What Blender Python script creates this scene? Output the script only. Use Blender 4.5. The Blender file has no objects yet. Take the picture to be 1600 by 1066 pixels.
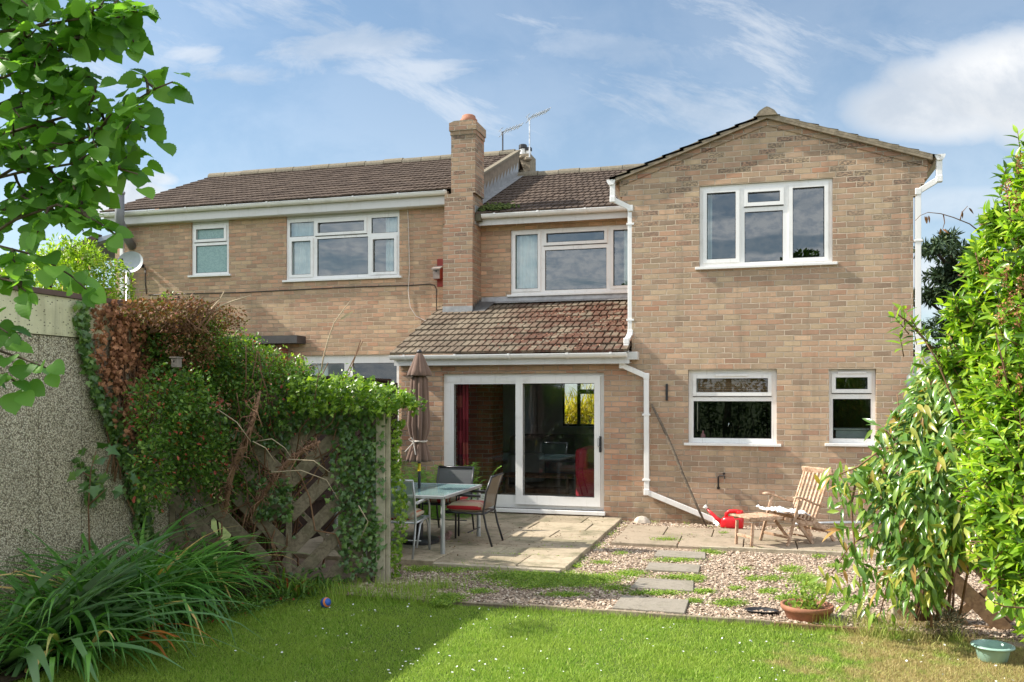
import bpy, math, random
import numpy as np
from mathutils import Vector, Matrix, noise as mnoise
random.seed(7); RNG = np.random.default_rng(7)
C = bpy.context.scene.collection
sc = bpy.context.scene
# ------------------------------------------------------------------ camera
FP = 1373.0; HX, HY = 800.0, 620.0; CAMZ = 1.72
YAW = math.atan(385/1373.0); SA, CA = math.sin(YAW), math.cos(YAW)
cd = bpy.data.cameras.new('camera'); cam = bpy.data.objects.new('camera', cd); C.objects.link(cam)
cam.location = (0, 0, CAMZ); cam.rotation_euler = (math.pi/2, 0, YAW)
cd.sensor_width = 36; cd.lens = FP/1600*36; cd.shift_y = 87/1600.0
cd.clip_start = .05; cd.clip_end = 3000
sc.camera = cam
# ------------------------------------------------------------------ light
SUN_EL = math.radians(39); SUN_TILT = math.radians(8)      # sun stands to the left, a little to the camera's side
sdir = Vector((-math.cos(SUN_TILT)*math.cos(SUN_EL), -math.sin(SUN_TILT)*math.cos(SUN_EL), math.sin(SUN_EL)))
sl = bpy.data.lights.new('sun', 'SUN'); sl.energy = 4.9; sl.angle = math.radians(.6); sl.color = (1, .94, .84)
so = bpy.data.objects.new('sun', sl); C.objects.link(so); so.rotation_euler = sdir.to_track_quat('Z', 'Y').to_euler()
so.location = (-20, -5, 20)
sc.view_settings.view_transform = 'Standard'; sc.view_settings.look = 'None'
sc.view_settings.exposure = .82; sc.view_settings.gamma = 1

class NT:
    """tiny node helper"""
    def __init__(s, nt): s.nt = nt; nt.nodes.clear()
    def n(s, t, **k):
        nd = s.nt.nodes.new(t)
        for a, b in k.items():
            if a == 'inp':
                for i, v in b.items():
                    if hasattr(v, 'is_output') or isinstance(v, bpy.types.NodeSocket): s.nt.links.new(v, nd.inputs[i])
                    else: nd.inputs[i].default_value = v
            else: setattr(nd, a, b)
        return nd
    def m(s, op, a, b=None, c=None, clamp=False):
        i = {0: a}
        if b is not None: i[1] = b
        if c is not None: i[2] = c
        return s.n('ShaderNodeMath', operation=op, use_clamp=clamp, inp=i).outputs[0]
    def v(s, op, a, b=None):
        i = {0: a}
        if b is not None: i[1] = b
        nd = s.n('ShaderNodeVectorMath', operation=op, inp=i)
        return nd.outputs[1] if op in ('LENGTH', 'DOT_PRODUCT') else nd.outputs[0]
    def noise(s, vec, scale, detail=3, rough=.5, dist=0):
        return s.n('ShaderNodeTexNoise', inp={'Vector': vec, 'Scale': scale, 'Detail': detail, 'Roughness': rough, 'Distortion': dist}).outputs[0]
    def mr(s, x, a, b, c=0, d=1):
        return s.n('ShaderNodeMapRange', inp={0: x, 1: a, 2: b, 3: c, 4: d}).outputs[0]
    def ss(s, x, a, b, c=0, d=1):
        return s.n('ShaderNodeMapRange', interpolation_type='SMOOTHSTEP', inp={0: x, 1: a, 2: b, 3: c, 4: d}).outputs[0]
    def mix(s, f, a, b, mode='MIX'):
        nd = s.n('ShaderNodeMix', data_type='RGBA', blend_type=mode, clamp_factor=True)
        for i, v in ((0, f), (6, a), (7, b)):
            if isinstance(v, bpy.types.NodeSocket): s.nt.links.new(v, nd.inputs[i])
            else: nd.inputs[i].default_value = v if i == 0 else (tuple(v)+(1,))[:4]
        return nd.outputs[2]
    def ramp(s, f, stops, interp='LINEAR'):
        nd = s.n('ShaderNodeValToRGB', inp={0: f}); cr = nd.color_ramp; cr.interpolation = interp
        while len(cr.elements) < len(stops): cr.elements.new(.5)
        for e, (p, c) in zip(cr.elements, stops): e.position = p; e.color = (tuple(c)+(1,))[:4]
        return nd.outputs[0]
    def comb(s, x, y, z=0.0): return s.n('ShaderNodeCombineXYZ', inp={0: x, 1: y, 2: z}).outputs[0]
    def sep(s, v): return s.n('ShaderNodeSeparateXYZ', inp={0: v}).outputs
    def bump(s, h, st, d=.01): return s.n('ShaderNodeBump', inp={'Height': h, 'Strength': st, 'Distance': d}).outputs[0]

# ------------------------------------------------------------------ sky (in direction space)
w = bpy.data.worlds.new('World'); sc.world = w; w.use_nodes = True
t = NT(w.node_tree)
sky = t.n('ShaderNodeTexSky', sky_type='NISHITA', sun_disc=False, sun_elevation=SUN_EL,
          sun_rotation=math.radians(360) + math.atan2(sdir.x, sdir.y), altitude=50, air_density=1.0, dust_density=.6, ozone_density=2.2)
dv = t.n('ShaderNodeTexCoord').outputs['Generated']
dn = t.v('NORMALIZE', dv)
X, Y, Z = t.sep(dn)
zc = t.m('MAXIMUM', Z, .04)
# image-like angular plane: a gnomonic chart about the view of the house, fixed in the world
pf = t.v('DOT_PRODUCT', dn, (-SA, CA, 0)); pr = t.v('DOT_PRODUCT', dn, (CA, SA, 0))
pfm = t.m('MAXIMUM', pf, .05)
gu = t.m('DIVIDE', pr, pfm); gv = t.m('DIVIDE', Z, pfm)
front = t.ss(pf, .05, .3)
# streaky cirrus: stretched noise running from upper left to lower right
rot = math.radians(-24)
ru = t.m('ADD', t.m('MULTIPLY', gu, math.cos(rot)), t.m('MULTIPLY', gv, math.sin(rot)))
rv = t.m('SUBTRACT', t.m('MULTIPLY', gv, math.cos(rot)), t.m('MULTIPLY', gu, math.sin(rot)))
warp = t.noise(t.comb(gu, gv, .3), 2.6, 3, .6)
cv = t.comb(t.m('MULTIPLY', ru, 1.8), t.m('ADD', t.m('MULTIPLY', rv, 7.0), t.m('MULTIPLY', warp, .5)), 1.37)
c1 = t.noise(cv, 1.5, 10, .68, .12)
c1m = t.ss(c1, .43, .68)
patch = t.ss(t.noise(t.comb(gu, gv, 4.1), 2.2, 2, .5), .34, .52)
hi = t.ss(gv, .14, .36)
cir = t.m('MULTIPLY', t.m('MULTIPLY', c1m, patch), t.m('MULTIPLY', hi, .55))
# soft blobs (centre u, v, radius u, radius v, strength)
edge = t.noise(t.comb(gu, t.m('MULTIPLY', gv, 1.4), 2.2), 5.5, 8, .62, .3)
edge2 = t.noise(t.comb(gu, t.m('MULTIPLY', gv, 2.4), 7.2), 9.0, 8, .66, .4)
def blob(u, v, a, b, soft0, soft1, e, amp, k=1.0):
    du = t.m('DIVIDE', t.m('SUBTRACT', gu, u), a); dvv = t.m('DIVIDE', t.m('SUBTRACT', gv, v), b)
    r = t.m('SQRT', t.m('ADD', t.m('MULTIPLY', du, du), t.m('MULTIPLY', dvv, dvv)))
    r = t.m('ADD', r, t.m('MULTIPLY', t.m('SUBTRACT', e, .5), amp))
    return t.ss(r, soft1, soft0, 0, k)
blobs = [blob(.65, .352, .24, .085, .62, 1.12, edge, 1.1, .97), blob(.50, .325, .15, .050, .45, 1.15, edge, 1.2, .9), blob(.54, .22, .20, .035, .3, 1.2, edge, 1.0, .55),
         blob(-.165, .40, .16, .032, .1, 1.1, edge2, 2.3, .6), blob(-.10, .375, .16, .028, .0, 1.0, edge2, 2.3, .55), blob(-.36, .39, .06, .02, .0, 1.0, edge2, 2.2, .6),
         blob(-.33, .366, .09, .022, .0, 1.0, edge2, 2.2, .55), blob(-.46, .225, .10, .035, .5, 1.15, edge, .9, .95), blob(-.40, .248, .035, .014, .2, 1.1, edge2, .9, .8),
         blob(.08, .40, .20, .05, .0, 1.1, edge2, 2.6, .35), blob(.50, .13, .3, .06, .3, 1.2, edge, .9, .75)]
tot = cir
for b in blobs: tot = t.m('MAXIMUM', tot, b)
tot = t.m('MULTIPLY', tot, front)
# broken cloud behind the camera, unseen, added bright to fill the shaded sides
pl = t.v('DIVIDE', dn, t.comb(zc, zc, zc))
bk_fill = t.ss(t.noise(pl, .9, 6, .6), .34, .56, 0, .95)
bk_fill = t.m('MULTIPLY', bk_fill, t.m('SUBTRACT', 1.0, front))
tot = t.m('MAXIMUM', tot, bk_fill)
haze = t.ss(Z, .0, .46, .48, .17)
tot = t.m('MAXIMUM', tot, haze)
shade = t.ss(edge, .35, .62)
ccol = t.mix(shade, (.66, .72, .80), (.98, .99, 1.0))
gray = blob(.60, .325, .26, .045, .2, 1.2, edge, .6, .35)
ccol = t.mix(t.m('MULTIPLY', gray, front), ccol, (.52, .58, .65))
tint = t.mix(1.0, sky.outputs[0], (.84, 1.03, 1.05), 'MULTIPLY')
b1 = t.n('ShaderNodeBackground', inp={0: tint, 1: .088})
b2 = t.n('ShaderNodeBackground', inp={0: ccol, 1: t.ss(front, 0, 1, 1.12, .60)})  # cloud is stronger behind the camera, as added fill
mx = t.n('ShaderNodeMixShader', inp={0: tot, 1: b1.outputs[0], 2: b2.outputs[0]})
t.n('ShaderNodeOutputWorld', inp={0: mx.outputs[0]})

# ------------------------------------------------------------------ pixel helpers: photo pixel -> real point at a real distance
def ray(x): u = (x-HX)/FP; return (-SA+u*CA, CA+u*SA)
def P(x, y, Yw):
    a, b = ray(x); d = Yw/b
    return Vector((a*d, Yw, CAMZ+(HY-y)*d/FP))
def G(x, y, z=0.0):
    a, b = ray(x); d = FP*(CAMZ-z)/(y-HY)
    return Vector((a*d, b*d, z))
def D(x, y, d):
    a, b = ray(x); return Vector((a*d, b*d, CAMZ+(HY-y)*d/FP))
def PXX(x, y, Xw):
    a, b = ray(x); d = Xw/a
    return Vector((Xw, b*d, CAMZ+(HY-y)*d/FP))
def topx(p):
    f = -SA*p[0]+CA*p[1]; r = CA*p[0]+SA*p[1]
    return HX+FP*r/f, HY-(p[2]-CAMZ)*FP/f

# ------------------------------------------------------------------ mesh builder
ORG = {}
class MB:
    def __init__(s): s.v = []; s.f = []
    def add(s, vs, fs):
        o = len(s.v); s.v += [tuple(p) for p in vs]; s.f += [tuple(i+o for i in f) for f in fs]; return s
    def quad(s, *p): return s.add(p, [tuple(range(len(p)))])
    def box(s, x0, x1, y0, y1, z0, z1):
        return s.add([(x0,y0,z0),(x1,y0,z0),(x1,y1,z0),(x0,y1,z0),(x0,y0,z1),(x1,y0,z1),(x1,y1,z1),(x0,y1,z1)],
                     [(0,3,2,1),(4,5,6,7),(0,1,5,4),(1,2,6,5),(2,3,7,6),(3,0,4,7)])
    def beam(s, p, q, wd, th, up=(0,0,1)):
        p = Vector(p); q = Vector(q); d = (q-p).normalized(); up = Vector(up)
        sx = d.cross(up)
        if sx.length < 1e-4: sx = d.cross(Vector((1,0,0)))
        sx.normalize(); uz = sx.cross(d).normalized()
        a = sx*wd/2; b = uz*th/2
        return s.add([p-a-b,p+a-b,p+a+b,p-a+b,q-a-b,q+a-b,q+a+b,q-a+b],
                     [(0,1,2,3),(7,6,5,4),(0,4,5,1),(1,5,6,2),(2,6,7,3),(3,7,4,0)])
    def tube(s, pts, r, n=8, cap=True, flat=1.0):
        pts = [Vector(p) for p in pts]; o = len(s.v); m = len(pts)
        rr = r if isinstance(r, (list, tuple)) else [r]*m
        ref = Vector((0,0,1))
        prev = None
        for i, p in enumerate(pts):
            d = (pts[min(i+1, m-1)]-pts[max(i-1, 0)]).normalized()
            if prev is None:
                a = d.cross(ref)
                if a.length < .05: a = d.cross(Vector((0,1,0)))
            else: a = prev - d*prev.dot(d)
            a.normalize(); prev = a; b = d.cross(a).normalized()
            for k in range(n):
                an = 2*math.pi*k/n
                s.v.append(tuple(p+a*math.cos(an)*rr[i]+b*math.sin(an)*rr[i]*flat))
        for i in range(m-1):
            for k in range(n):
                k2 = (k+1) % n
                s.f.append((o+i*n+k, o+i*n+k2, o+(i+1)*n+k2, o+(i+1)*n+k))
        if cap: s.f.append(tuple(o+k for k in reversed(range(n)))); s.f.append(tuple(o+(m-1)*n+k for k in range(n)))
        return s
    def lathe(s, prof, c=(0,0,0), n=20, sx=1, sy=1):
        o = len(s.v)
        for (r, z) in prof:
            for k in range(n):
                a = 2*math.pi*k/n; s.v.append((c[0]+r*math.cos(a)*sx, c[1]+r*math.sin(a)*sy, c[2]+z))
        for i in range(len(prof)-1):
            for k in range(n):
                k2 = (k+1) % n; s.f.append((o+i*n+k, o+i*n+k2, o+(i+1)*n+k2, o+(i+1)*n+k))
        return s
    def prism(s, poly, vec):
        n = len(poly); vec = Vector(vec); a = [Vector(p) for p in poly]
        vs = a+[p+vec for p in a]
        fs = [tuple(reversed(range(n))), tuple(range(n, 2*n))]+[(i, (i+1) % n, n+(i+1) % n, n+i) for i in range(n)]
        return s.add(vs, fs)
    def plate(s, x0, x1, z0, z1, y0, y1, holes):
        """slab facing -Y between y0 (front) and y1 (back) with rectangular openings"""
        xs = sorted(set([x0, x1]+[v for h in holes for v in (h[0], h[1]) if x0 < v < x1]))
        zs = sorted(set([z0, z1]+[v for h in holes for v in (h[2], h[3]) if z0 < v < z1]))
        solid = {}
        for i in range(len(xs)-1):
            for j in range(len(zs)-1):
                cx = (xs[i]+xs[i+1])/2; cz = (zs[j]+zs[j+1])/2
                solid[i, j] = not any(h[0] < cx < h[1] and h[2] < cz < h[3] for h in holes)
        for (i, j), ok in solid.items():
            if not ok: continue
            a, b, c, d = xs[i], xs[i+1], zs[j], zs[j+1]
            s.quad((a,y0,c),(b,y0,c),(b,y0,d),(a,y0,d)); s.quad((a,y1,c),(a,y1,d),(b,y1,d),(b,y1,c))
            if not solid.get((i-1, j)): s.quad((a,y0,c),(a,y0,d),(a,y1,d),(a,y1,c))
            if not solid.get((i+1, j)): s.quad((b,y0,c),(b,y1,c),(b,y1,d),(b,y0,d))
            if not solid.get((i, j-1)): s.quad((a,y0,c),(a,y1,c),(b,y1,c),(b,y0,c))
            if not solid.get((i, j+1)): s.quad((a,y0,d),(b,y0,d),(b,y1,d),(a,y1,d))
        return s
    def build(s, name, m, parent=None, smooth=False, bevel=0, local=False, loc=None, sub=0):
        me = bpy.data.meshes.new(name)
        if parent is not None: org = Vector((0,0,0)) if local else ORG[parent.name]
        elif loc is not None: org = Vector(loc)
        else:
            a = np.array(s.v); org = Vector(((a[:,0].min()+a[:,0].max())/2, (a[:,1].min()+a[:,1].max())/2, a[:,2].min()))
        me.from_pydata([tuple(Vector(p)-org) for p in s.v], [], s.f)
        me.materials.append(m)
        if smooth: me.polygons.foreach_set('use_smooth', [True]*len(me.polygons))
        o = bpy.data.objects.new(name, me); C.objects.link(o)
        if parent is not None: o.parent = parent; ORG[o.name] = ORG.get(parent.name, Vector((0,0,0))).copy()
        else: o.location = org; ORG[o.name] = org.copy()
        if bevel:
            b = o.modifiers.new('bevel', 'BEVEL'); b.width = bevel; b.segments = 2; b.limit_method = 'ANGLE'
        if sub:
            b = o.modifiers.new('sub', 'SUBSURF'); b.levels = sub; b.render_levels = sub
        return o
def tag(o, label, cat=None, group=None, kind=None):
    if label: o['label'] = label
    if cat: o['category'] = cat
    if group: o['group'] = group
    if kind: o['kind'] = kind
    return o
def thing(name, loc, label, cat, rz=0, group=None, kind=None):
    o = bpy.data.objects.new(name, None); C.objects.link(o); o.location = loc; o.rotation_euler = (0,0,rz)
    o.empty_display_size = .1
    ORG[o.name] = Vector(loc); return tag(o, label, cat, group, kind)
def copy_tree(o, parent=None):
    c = o.copy(); C.objects.link(c); c.parent = parent
    for ch in list(o.children): copy_tree(ch, c)
    return c

# ------------------------------------------------------------------ foliage builder (numpy)
def inst(name, tv, tf, pos, Rm, scl, m, parent=None, loc=None, smooth=True):
    """tv (k,3) template verts, tf faces; pos (N,3), Rm (N,3,3) columns = axes, scl (N,) or (N,3)"""
    tv = np.array(tv, float); N = len(pos); k = len(tv)
    scl = np.asarray(scl, float)
    if scl.ndim == 1: scl = scl[:, None].repeat(3, 1)
    V = np.einsum('nij,nkj->nki', Rm, tv[None]*scl[:, None, :])+pos[:, None, :]
    if parent is not None: org = np.array(ORG[parent.name])
    elif loc is not None: org = np.array(loc, float)
    else: org = np.array([V[...,0].mean(), V[...,1].mean(), V[...,2].min()])
    V = (V-org).reshape(-1, 3)
    ls = [len(f) for f in tf]; fl = np.concatenate([np.array(f) for f in tf])
    L = (fl[None]+(np.arange(N)*k)[:, None]).reshape(-1)
    tot = np.tile(ls, N); st = np.concatenate([[0], np.cumsum(tot)[:-1]])
    me = bpy.data.meshes.new(name)
    me.vertices.add(len(V)); me.vertices.foreach_set('co', V.astype(np.float32).ravel())
    me.loops.add(len(L)); me.loops.foreach_set('vertex_index', L.astype(np.int32))
    me.polygons.add(len(tot)); me.polygons.foreach_set('loop_start', st.astype(np.int32)); me.polygons.foreach_set('loop_total', tot.astype(np.int32))
    if smooth: me.polygons.foreach_set('use_smooth', np.ones(len(tot), bool))
    me.update(calc_edges=True); me.validate()
    me.materials.append(m)
    o = bpy.data.objects.new(name, me); C.objects.link(o)
    if parent is not None: o.parent = parent
    else: o.location = org
    ORG[o.name] = Vector(org)
    return o
def basis(d, up):
    """leaf axes: y = d (along the leaf), z ~ up"""
    d = d/np.linalg.norm(d, axis=1, keepdims=True)
    z = up-(up*d).sum(1, keepdims=True)*d; z /= np.maximum(np.linalg.norm(z, axis=1, keepdims=True), 1e-5)
    x = np.cross(d, z)
    return np.stack([x, d, z], axis=2)
def rnd(n, s=1.0): return RNG.normal(0, s, (n, 3))
def strip(ws, curl=0.0, fold=.15, jag=0.0, rip=0.0):
    """leaf template, unit length along y, half widths ws at even steps"""
    n = len(ws)-1; vs = []; fs = []
    for i, wd in enumerate(ws):
        y = i/n; z = -curl*y*y+(rip if i % 2 else -rip)
        j = jag*(1 if i % 2 else -1)
        vs += [(-wd, y-abs(j)*.4, z+fold*wd), (0, y, z), (wd, y-abs(j)*.4, z+fold*wd)]
    for i in range(n):
        a = 3*i; fs += [(a, a+1, a+4, a+3), (a+1, a+2, a+5, a+4)]
    return vs, fs
T_LANCE = strip([.02, .10, .125, .10, .06, .003], curl=.28, fold=.35)
T_LAUREL = strip([.02, .15, .20, .18, .10, .003], curl=.15, fold=.35)
T_SMALL = strip([.05, .30, .26, .02], curl=.12, fold=.3)
T_HAZEL = strip([.16, .36, .44, .49, .49, .52, .48, .49, .42, .42, .33, .31, .19, .10, .0], curl=.22, fold=.20, jag=.022, rip=.012)
T_BLADE = ([(-.5, 0, 0), (.5, 0, 0), (.28, .6, -.08), (0, 1, -.25), (-.28, .6, -.08)], [(0, 1, 2, 4), (4, 2, 3)])
def ivy_t():
    R = [(.0, .0), (.32, -.12), (.30, .14), (.58, .22), (.30, .42), (.0, .95), (-.30, .42), (-.58, .22), (-.30, .14), (-.32, -.12)]
    vs = [(0, .25, .06)]+[(x, y, -.05*abs(x)-.06*y) for x, y in R]
    n = len(R); fs = [(0, 1+i, 1+(i+1) % n) for i in range(n)]
    return vs, fs
T_IVY = ivy_t()
def shell_points(ells, n, lo=.55, flo=-.9):
    """points in a union of ellipsoids, biased to their outside; returns pos and outward direction"""
    vol = np.array([e[3]*e[4]*e[5] for e in ells])**.67; vol /= vol.sum()
    idx = RNG.choice(len(ells), n, p=vol)
    E = np.array([e[:6] for e in ells], float)[idx]
    d = rnd(n); d /= np.linalg.norm(d, axis=1, keepdims=True)
    r = lo+(1-lo)*RNG.random(n)**.6
    wob = np.array([mnoise.noise(Vector(q)) for q in (d*2.2+idx[:, None]*7.3)])
    r = r*(1+.35*wob)
    p = E[:, :3]+d*E[:, 3:6]*r[:, None]
    return p, d
# ------------------------------------------------------------------ materials
def newmat(name):
    m = bpy.data.materials.new(name); m.use_nodes = True
    return m, NT(m.node_tree)
def pri(t, col, rough=.6, bump=None, metal=0.0, spec=.5, out=True, **k):
    i = {'Base Color': col if isinstance(col, bpy.types.NodeSocket) else (tuple(col)+(1,))[:4], 'Roughness': rough, 'Metallic': metal, 'Specular IOR Level': spec}
    if bump is not None: i['Normal'] = bump
    i.update(k)
    b = t.n('ShaderNodeBsdfPrincipled', inp=i)
    if out: t.n('ShaderNodeOutputMaterial', inp={0: b.outputs[0]})
    return b.outputs[0]
def gpos(t): return t.n('ShaderNodeNewGeometry').outputs['Position']
def opos(t): return t.n('ShaderNodeTexCoord').outputs['Object']
def plain(name, col, rough=.5, var=.12, scale=6, metal=0.0, bump=0, bscale=60, dirt=None, spec=.5):
    """painted / moulded surface with a little wear"""
    m, t = newmat(name); p = opos(t)
    n1 = t.noise(p, scale, 4, .6)
    c = t.mix(t.mr(n1, .3, .7), [x*(1-var) for x in col], [min(1, x*(1+var)) for x in col])
    if dirt: c = t.mix(t.ss(t.noise(p, scale*2.3, 5, .7), .52, .75, 0, dirt[1]), c, dirt[0])
    b = t.bump(t.noise(p, bscale, 3), bump, .004) if bump else None
    pri(t, c, rough, b, metal, spec)
    return m
def brick_mat(name, cols, mortar, soot=0.0, red=0.0, hue=(1, 1, 1)):
    m, t = newmat(name); p = gpos(t); x, y, z = t.sep(p)
    u = t.m('ADD', x, y)
    wob = t.m('MULTIPLY', t.m('SUBTRACT', t.noise(p, 14, 2), .5), .012)
    zz = t.m('DIVIDE', t.m('ADD', z, wob), .075); row = t.m('FLOOR', zz)
    us = t.m('ADD', t.m('DIVIDE', t.m('ADD', u, wob), .225), t.m('MULTIPLY', t.m('MODULO', t.m('ADD', row, 100.0), 2.0), .5))
    rj = t.n('ShaderNodeTexWhiteNoise', noise_dimensions='1D', inp={'W': row}).outputs[0]
    us = t.m('ADD', us, t.m('MULTIPLY', rj, .16)); colm = t.m('FLOOR', us)
    fu = t.m('MULTIPLY', t.m('FRACT', us), .225); fz = t.m('MULTIPLY', t.m('FRACT', zz), .075)
    du = t.m('MINIMUM', fu, t.m('SUBTRACT', .225, fu)); dz = t.m('MINIMUM', fz, t.m('SUBTRACT', .075, fz))
    dd = t.m('MINIMUM', du, dz)
    ej = t.m('MULTIPLY', t.m('SUBTRACT', t.noise(p, 90, 2), .5), .006)
    mm = t.ss(t.m('ADD', dd, ej), .0045, .0085, 1, 0)
    wn = t.n('ShaderNodeTexWhiteNoise', noise_dimensions='2D', inp={'Vector': t.comb(row, colm)})
    r1 = wn.outputs[0]; rs = t.sep(wn.outputs[1])
    n = len(cols); c = t.ramp(r1, [((i+.0)/n, cc) for i, cc in enumerate(cols)], 'CONSTANT')
    c = t.mix(1.0, c, t.ramp(rs[1], [(0, (.84, .84, .85)), (1, (1.10, 1.10, 1.09))]), 'MULTIPLY')
    big = t.noise(p, .9, 4, .6); mid = t.noise(p, 5, 4, .6); fine = t.noise(p, 140, 3, .7)
    c = t.mix(1.0, c, t.ramp(mid, [(.3, (.86, .86, .85)), (.7, (1.12, 1.12, 1.12))]), 'MULTIPLY')
    c = t.mix(1.0, c, t.ramp(fine, [(.25, (.84, .84, .84)), (.75, (1.14, 1.14, 1.14))]), 'MULTIPLY')
    if soot:
        hgt = t.ss(z, 2.6, 4.9, .07, 1.0)
        smk = t.m('MULTIPLY', t.ss(rs[2], 1-soot, 1-soot+.08), t.ss(t.noise(t.comb(t.m('MULTIPLY', u, 30), 0.0, t.m('MULTIPLY', z, 60)), 1.0, 3), .42, .56))
        c = t.mix(t.m('MULTIPLY', t.m('MULTIPLY', smk, hgt), .72), c, (.085, .075, .065))
    if red:
        rr = t.m('MULTIPLY', t.ss(rs[2], .0, red, 1, 0), .55)
        c = t.mix(rr, c, (.36, .155, .095))
    mc = t.mix(t.ss(mid, .35, .65), mortar, [q*.72 for q in mortar])
    c = t.mix(mm, c, mc)
    # rain-streaked weathering and green-grey at the foot
    st = t.noise(t.comb(t.m('MULTIPLY', u, 3.0), 0.0, t.m('MULTIPLY', z, .35)), 1.0, 5, .65)
    c = t.mix(t.ss(st, .50, .70, 0, .42), c, (.17, .145, .11))
    c = t.mix(t.ss(big, .55, .75, 0, .25), c, (.42, .33, .25))
    foot = t.m('MULTIPLY', t.ss(z, .45, .0), t.ss(mid, .35, .6, .1, .55))
    c = t.mix(foot, c, (.11, .10, .07))
    if hue != (1, 1, 1): c = t.mix(1.0, c, hue, 'MULTIPLY')
    h = t.m('ADD', t.m('MULTIPLY', mm, -1.0), t.m('MULTIPLY', fine, .35)); h = t.m('ADD', h, t.m('MULTIPLY', rs[0], .5))
    pri(t, c, .88, t.bump(h, 1.0, .010), spec=.2)
    return m
BUFF = [(.46, .335, .235), (.40, .29, .21), (.43, .335, .235), (.37, .285, .205), (.44, .31, .22), (.35, .26, .19), (.415, .325, .225), (.46, .32, .225), (.39, .27, .20), (.42, .27, .19)]
M_BRICK_G = brick_mat('buff brick weathered', BUFF, (.56, .48, .38), soot=.30, red=.05, hue=(1.14, 1.085, 1.03))
M_BRICK_L = brick_mat('buff brick pale', [tuple(q*1.0 for q in c) for c in BUFF], (.50, .43, .33), hue=(1.22, 1.10, 1.01))
M_BRICK_E = brick_mat('buff pink brick', [(c[0]*1.14, c[1]*1.0, c[2]*.94) for c in BUFF], (.53, .43, .34), red=.20)
M_BRICK_C = brick_mat('chimney brick', [(c[0]*.88, c[1]*.80, c[2]*.76) for c in BUFF], (.50, .42, .32), soot=.16, red=.14)
M_BRICK_IN = brick_mat('dark red fireplace brick', [(.40, .14, .09), (.30, .11, .075), (.46, .17, .11)], (.5, .42, .34))
M_BRICK_R = brick_mat('red brick', [(.33, .12, .08), (.28, .10, .07), (.36, .15, .1)], (.35, .28, .22))

def upvc(name, k=.82, stain=.42):
    m, t = newmat(name); p = gpos(t)
    n1 = t.noise(p, 3.5, 5, .65)
    c = t.mix(t.ss(n1, .5, .8, 0, stain), (k, k*.985, k*.96), (.45, .42, .36))
    st = t.noise(t.v('MULTIPLY', p, (22, 22, 1.2)), 1, 4, .6)
    c = t.mix(t.ss(st, .55, .8, 0, stain*.8), c, (.40, .37, .31))
    pri(t, c, .28, t.bump(t.noise(p, 30, 2), .05, .004), spec=.5)
    return m
M_UPVC = upvc('white plastic'); M_PIPE = upvc('white plastic pipe', .82, .32); M_SOFFIT = upvc('cream painted timber', .62, .5)
def glass(name, f0, tint, rough=0.0):
    m, t = newmat(name)
    lw = t.n('ShaderNodeLayerWeight', inp={0: .35}).outputs[0]
    wav = t.bump(t.noise(gpos(t), 1.3, 1), .06, .02)
    g = t.n('ShaderNodeBsdfGlossy', inp={0: (.92, .97, 1, 1), 1: rough, 'Normal': wav})
    tr = t.n('ShaderNodeBsdfTransparent', inp={0: tuple(tint)+(1,)})
    f = t.m('ADD', t.m('MULTIPLY', lw, .5), f0, clamp=True)
    mx = t.n('ShaderNodeMixShader', inp={0: f, 1: tr.outputs[0], 2: g.outputs[0]})
    t.n('ShaderNodeOutputMaterial', inp={0: mx.outputs[0]})
    return m
M_GLASS_UP = glass('upper window glass', .14, (.62, .72, .72)); M_GLASS = glass('window glass', .06, (.78, .84, .82)); M_GLASS_DOOR = glass('door glass', .085, (.86, .9, .88))
m, t = newmat('frosted glass'); p = gpos(t)
pri(t, t.mix(t.ss(t.noise(p, 40, 2), .4, .6), (.20, .33, .32), (.26, .40, .385)), .22, t.bump(t.noise(p, 60, 2), .5, .01), spec=.6)
M_FROST = m
M_SEAL = plain('black rubber seal', (.03, .03, .032), .6)

def tile_mat(name, base, alt, mossy=0.0, mossx=None, mossc=(.08, .040, .028), lich=.5, lichc=(.42, .38, .29)):
    m, t = newmat(name); p = gpos(t)
    isl = t.n('ShaderNodeNewGeometry').outputs['Random Per Island']
    c = t.mix(isl, base, alt)
    n1 = t.noise(p, 26, 5, .7); n2 = t.noise(p, 2.2, 4, .6); n3 = t.noise(p, 75, 4, .75)
    c = t.mix(t.ss(n1, .45, .68, 0, lich), c, lichc)
    c = t.mix(t.ss(n3, .5, .72, 0, .45), c, (.06, .05, .045))
    if mossy:
        mx_ = t.sep(p)[0]; band = t.m('MULTIPLY', t.ss(mx_, -4.4, -3.2, .25, 1.0), t.ss(t.noise(p, 1.4, 3), .35, .5, .5, 1.0))
        mk = t.m('MULTIPLY', band, t.m('MULTIPLY', t.ss(n2, .62-mossy*.3, .66-mossy*.2), t.ss(t.m('ADD', n1, t.m('MULTIPLY', t.noise(p, 9, 3), .6)), .62, .82)))
        c = t.mix(mk, c, t.mix(n3, mossc, [q*1.9 for q in mossc]))
        h = t.m('ADD', n3, t.m('MULTIPLY', mk, 1.5))
    else: h = n3
    pri(t, c, .93, t.bump(h, .7, .008), spec=.15)
    return m
M_TILE_L = tile_mat('dark brown concrete roof tile', (.070, .050, .040), (.115, .084, .066), lich=.40, lichc=(.215, .175, .13))
M_TILE_E = tile_mat('mossy concrete roof tile', (.125, .10, .075), (.20, .165, .12), mossy=.70, lich=.48, lichc=(.31, .265, .195))
M_TILE_G = tile_mat('lichened roof tile', (.22, .19, .15), (.30, .26, .20), lich=.55, lichc=(.42, .37, .26))
M_RIDGE = tile_mat('lichened ridge tile', (.17, .15, .115), (.24, .205, .15), lich=.5, lichc=(.33, .29, .21))
M_LEAD = plain('lead flashing', (.33, .33, .33), .45, .25, 9, metal=.3, bump=.4, bscale=25, dirt=((.45, .45, .43), .5))
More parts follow.
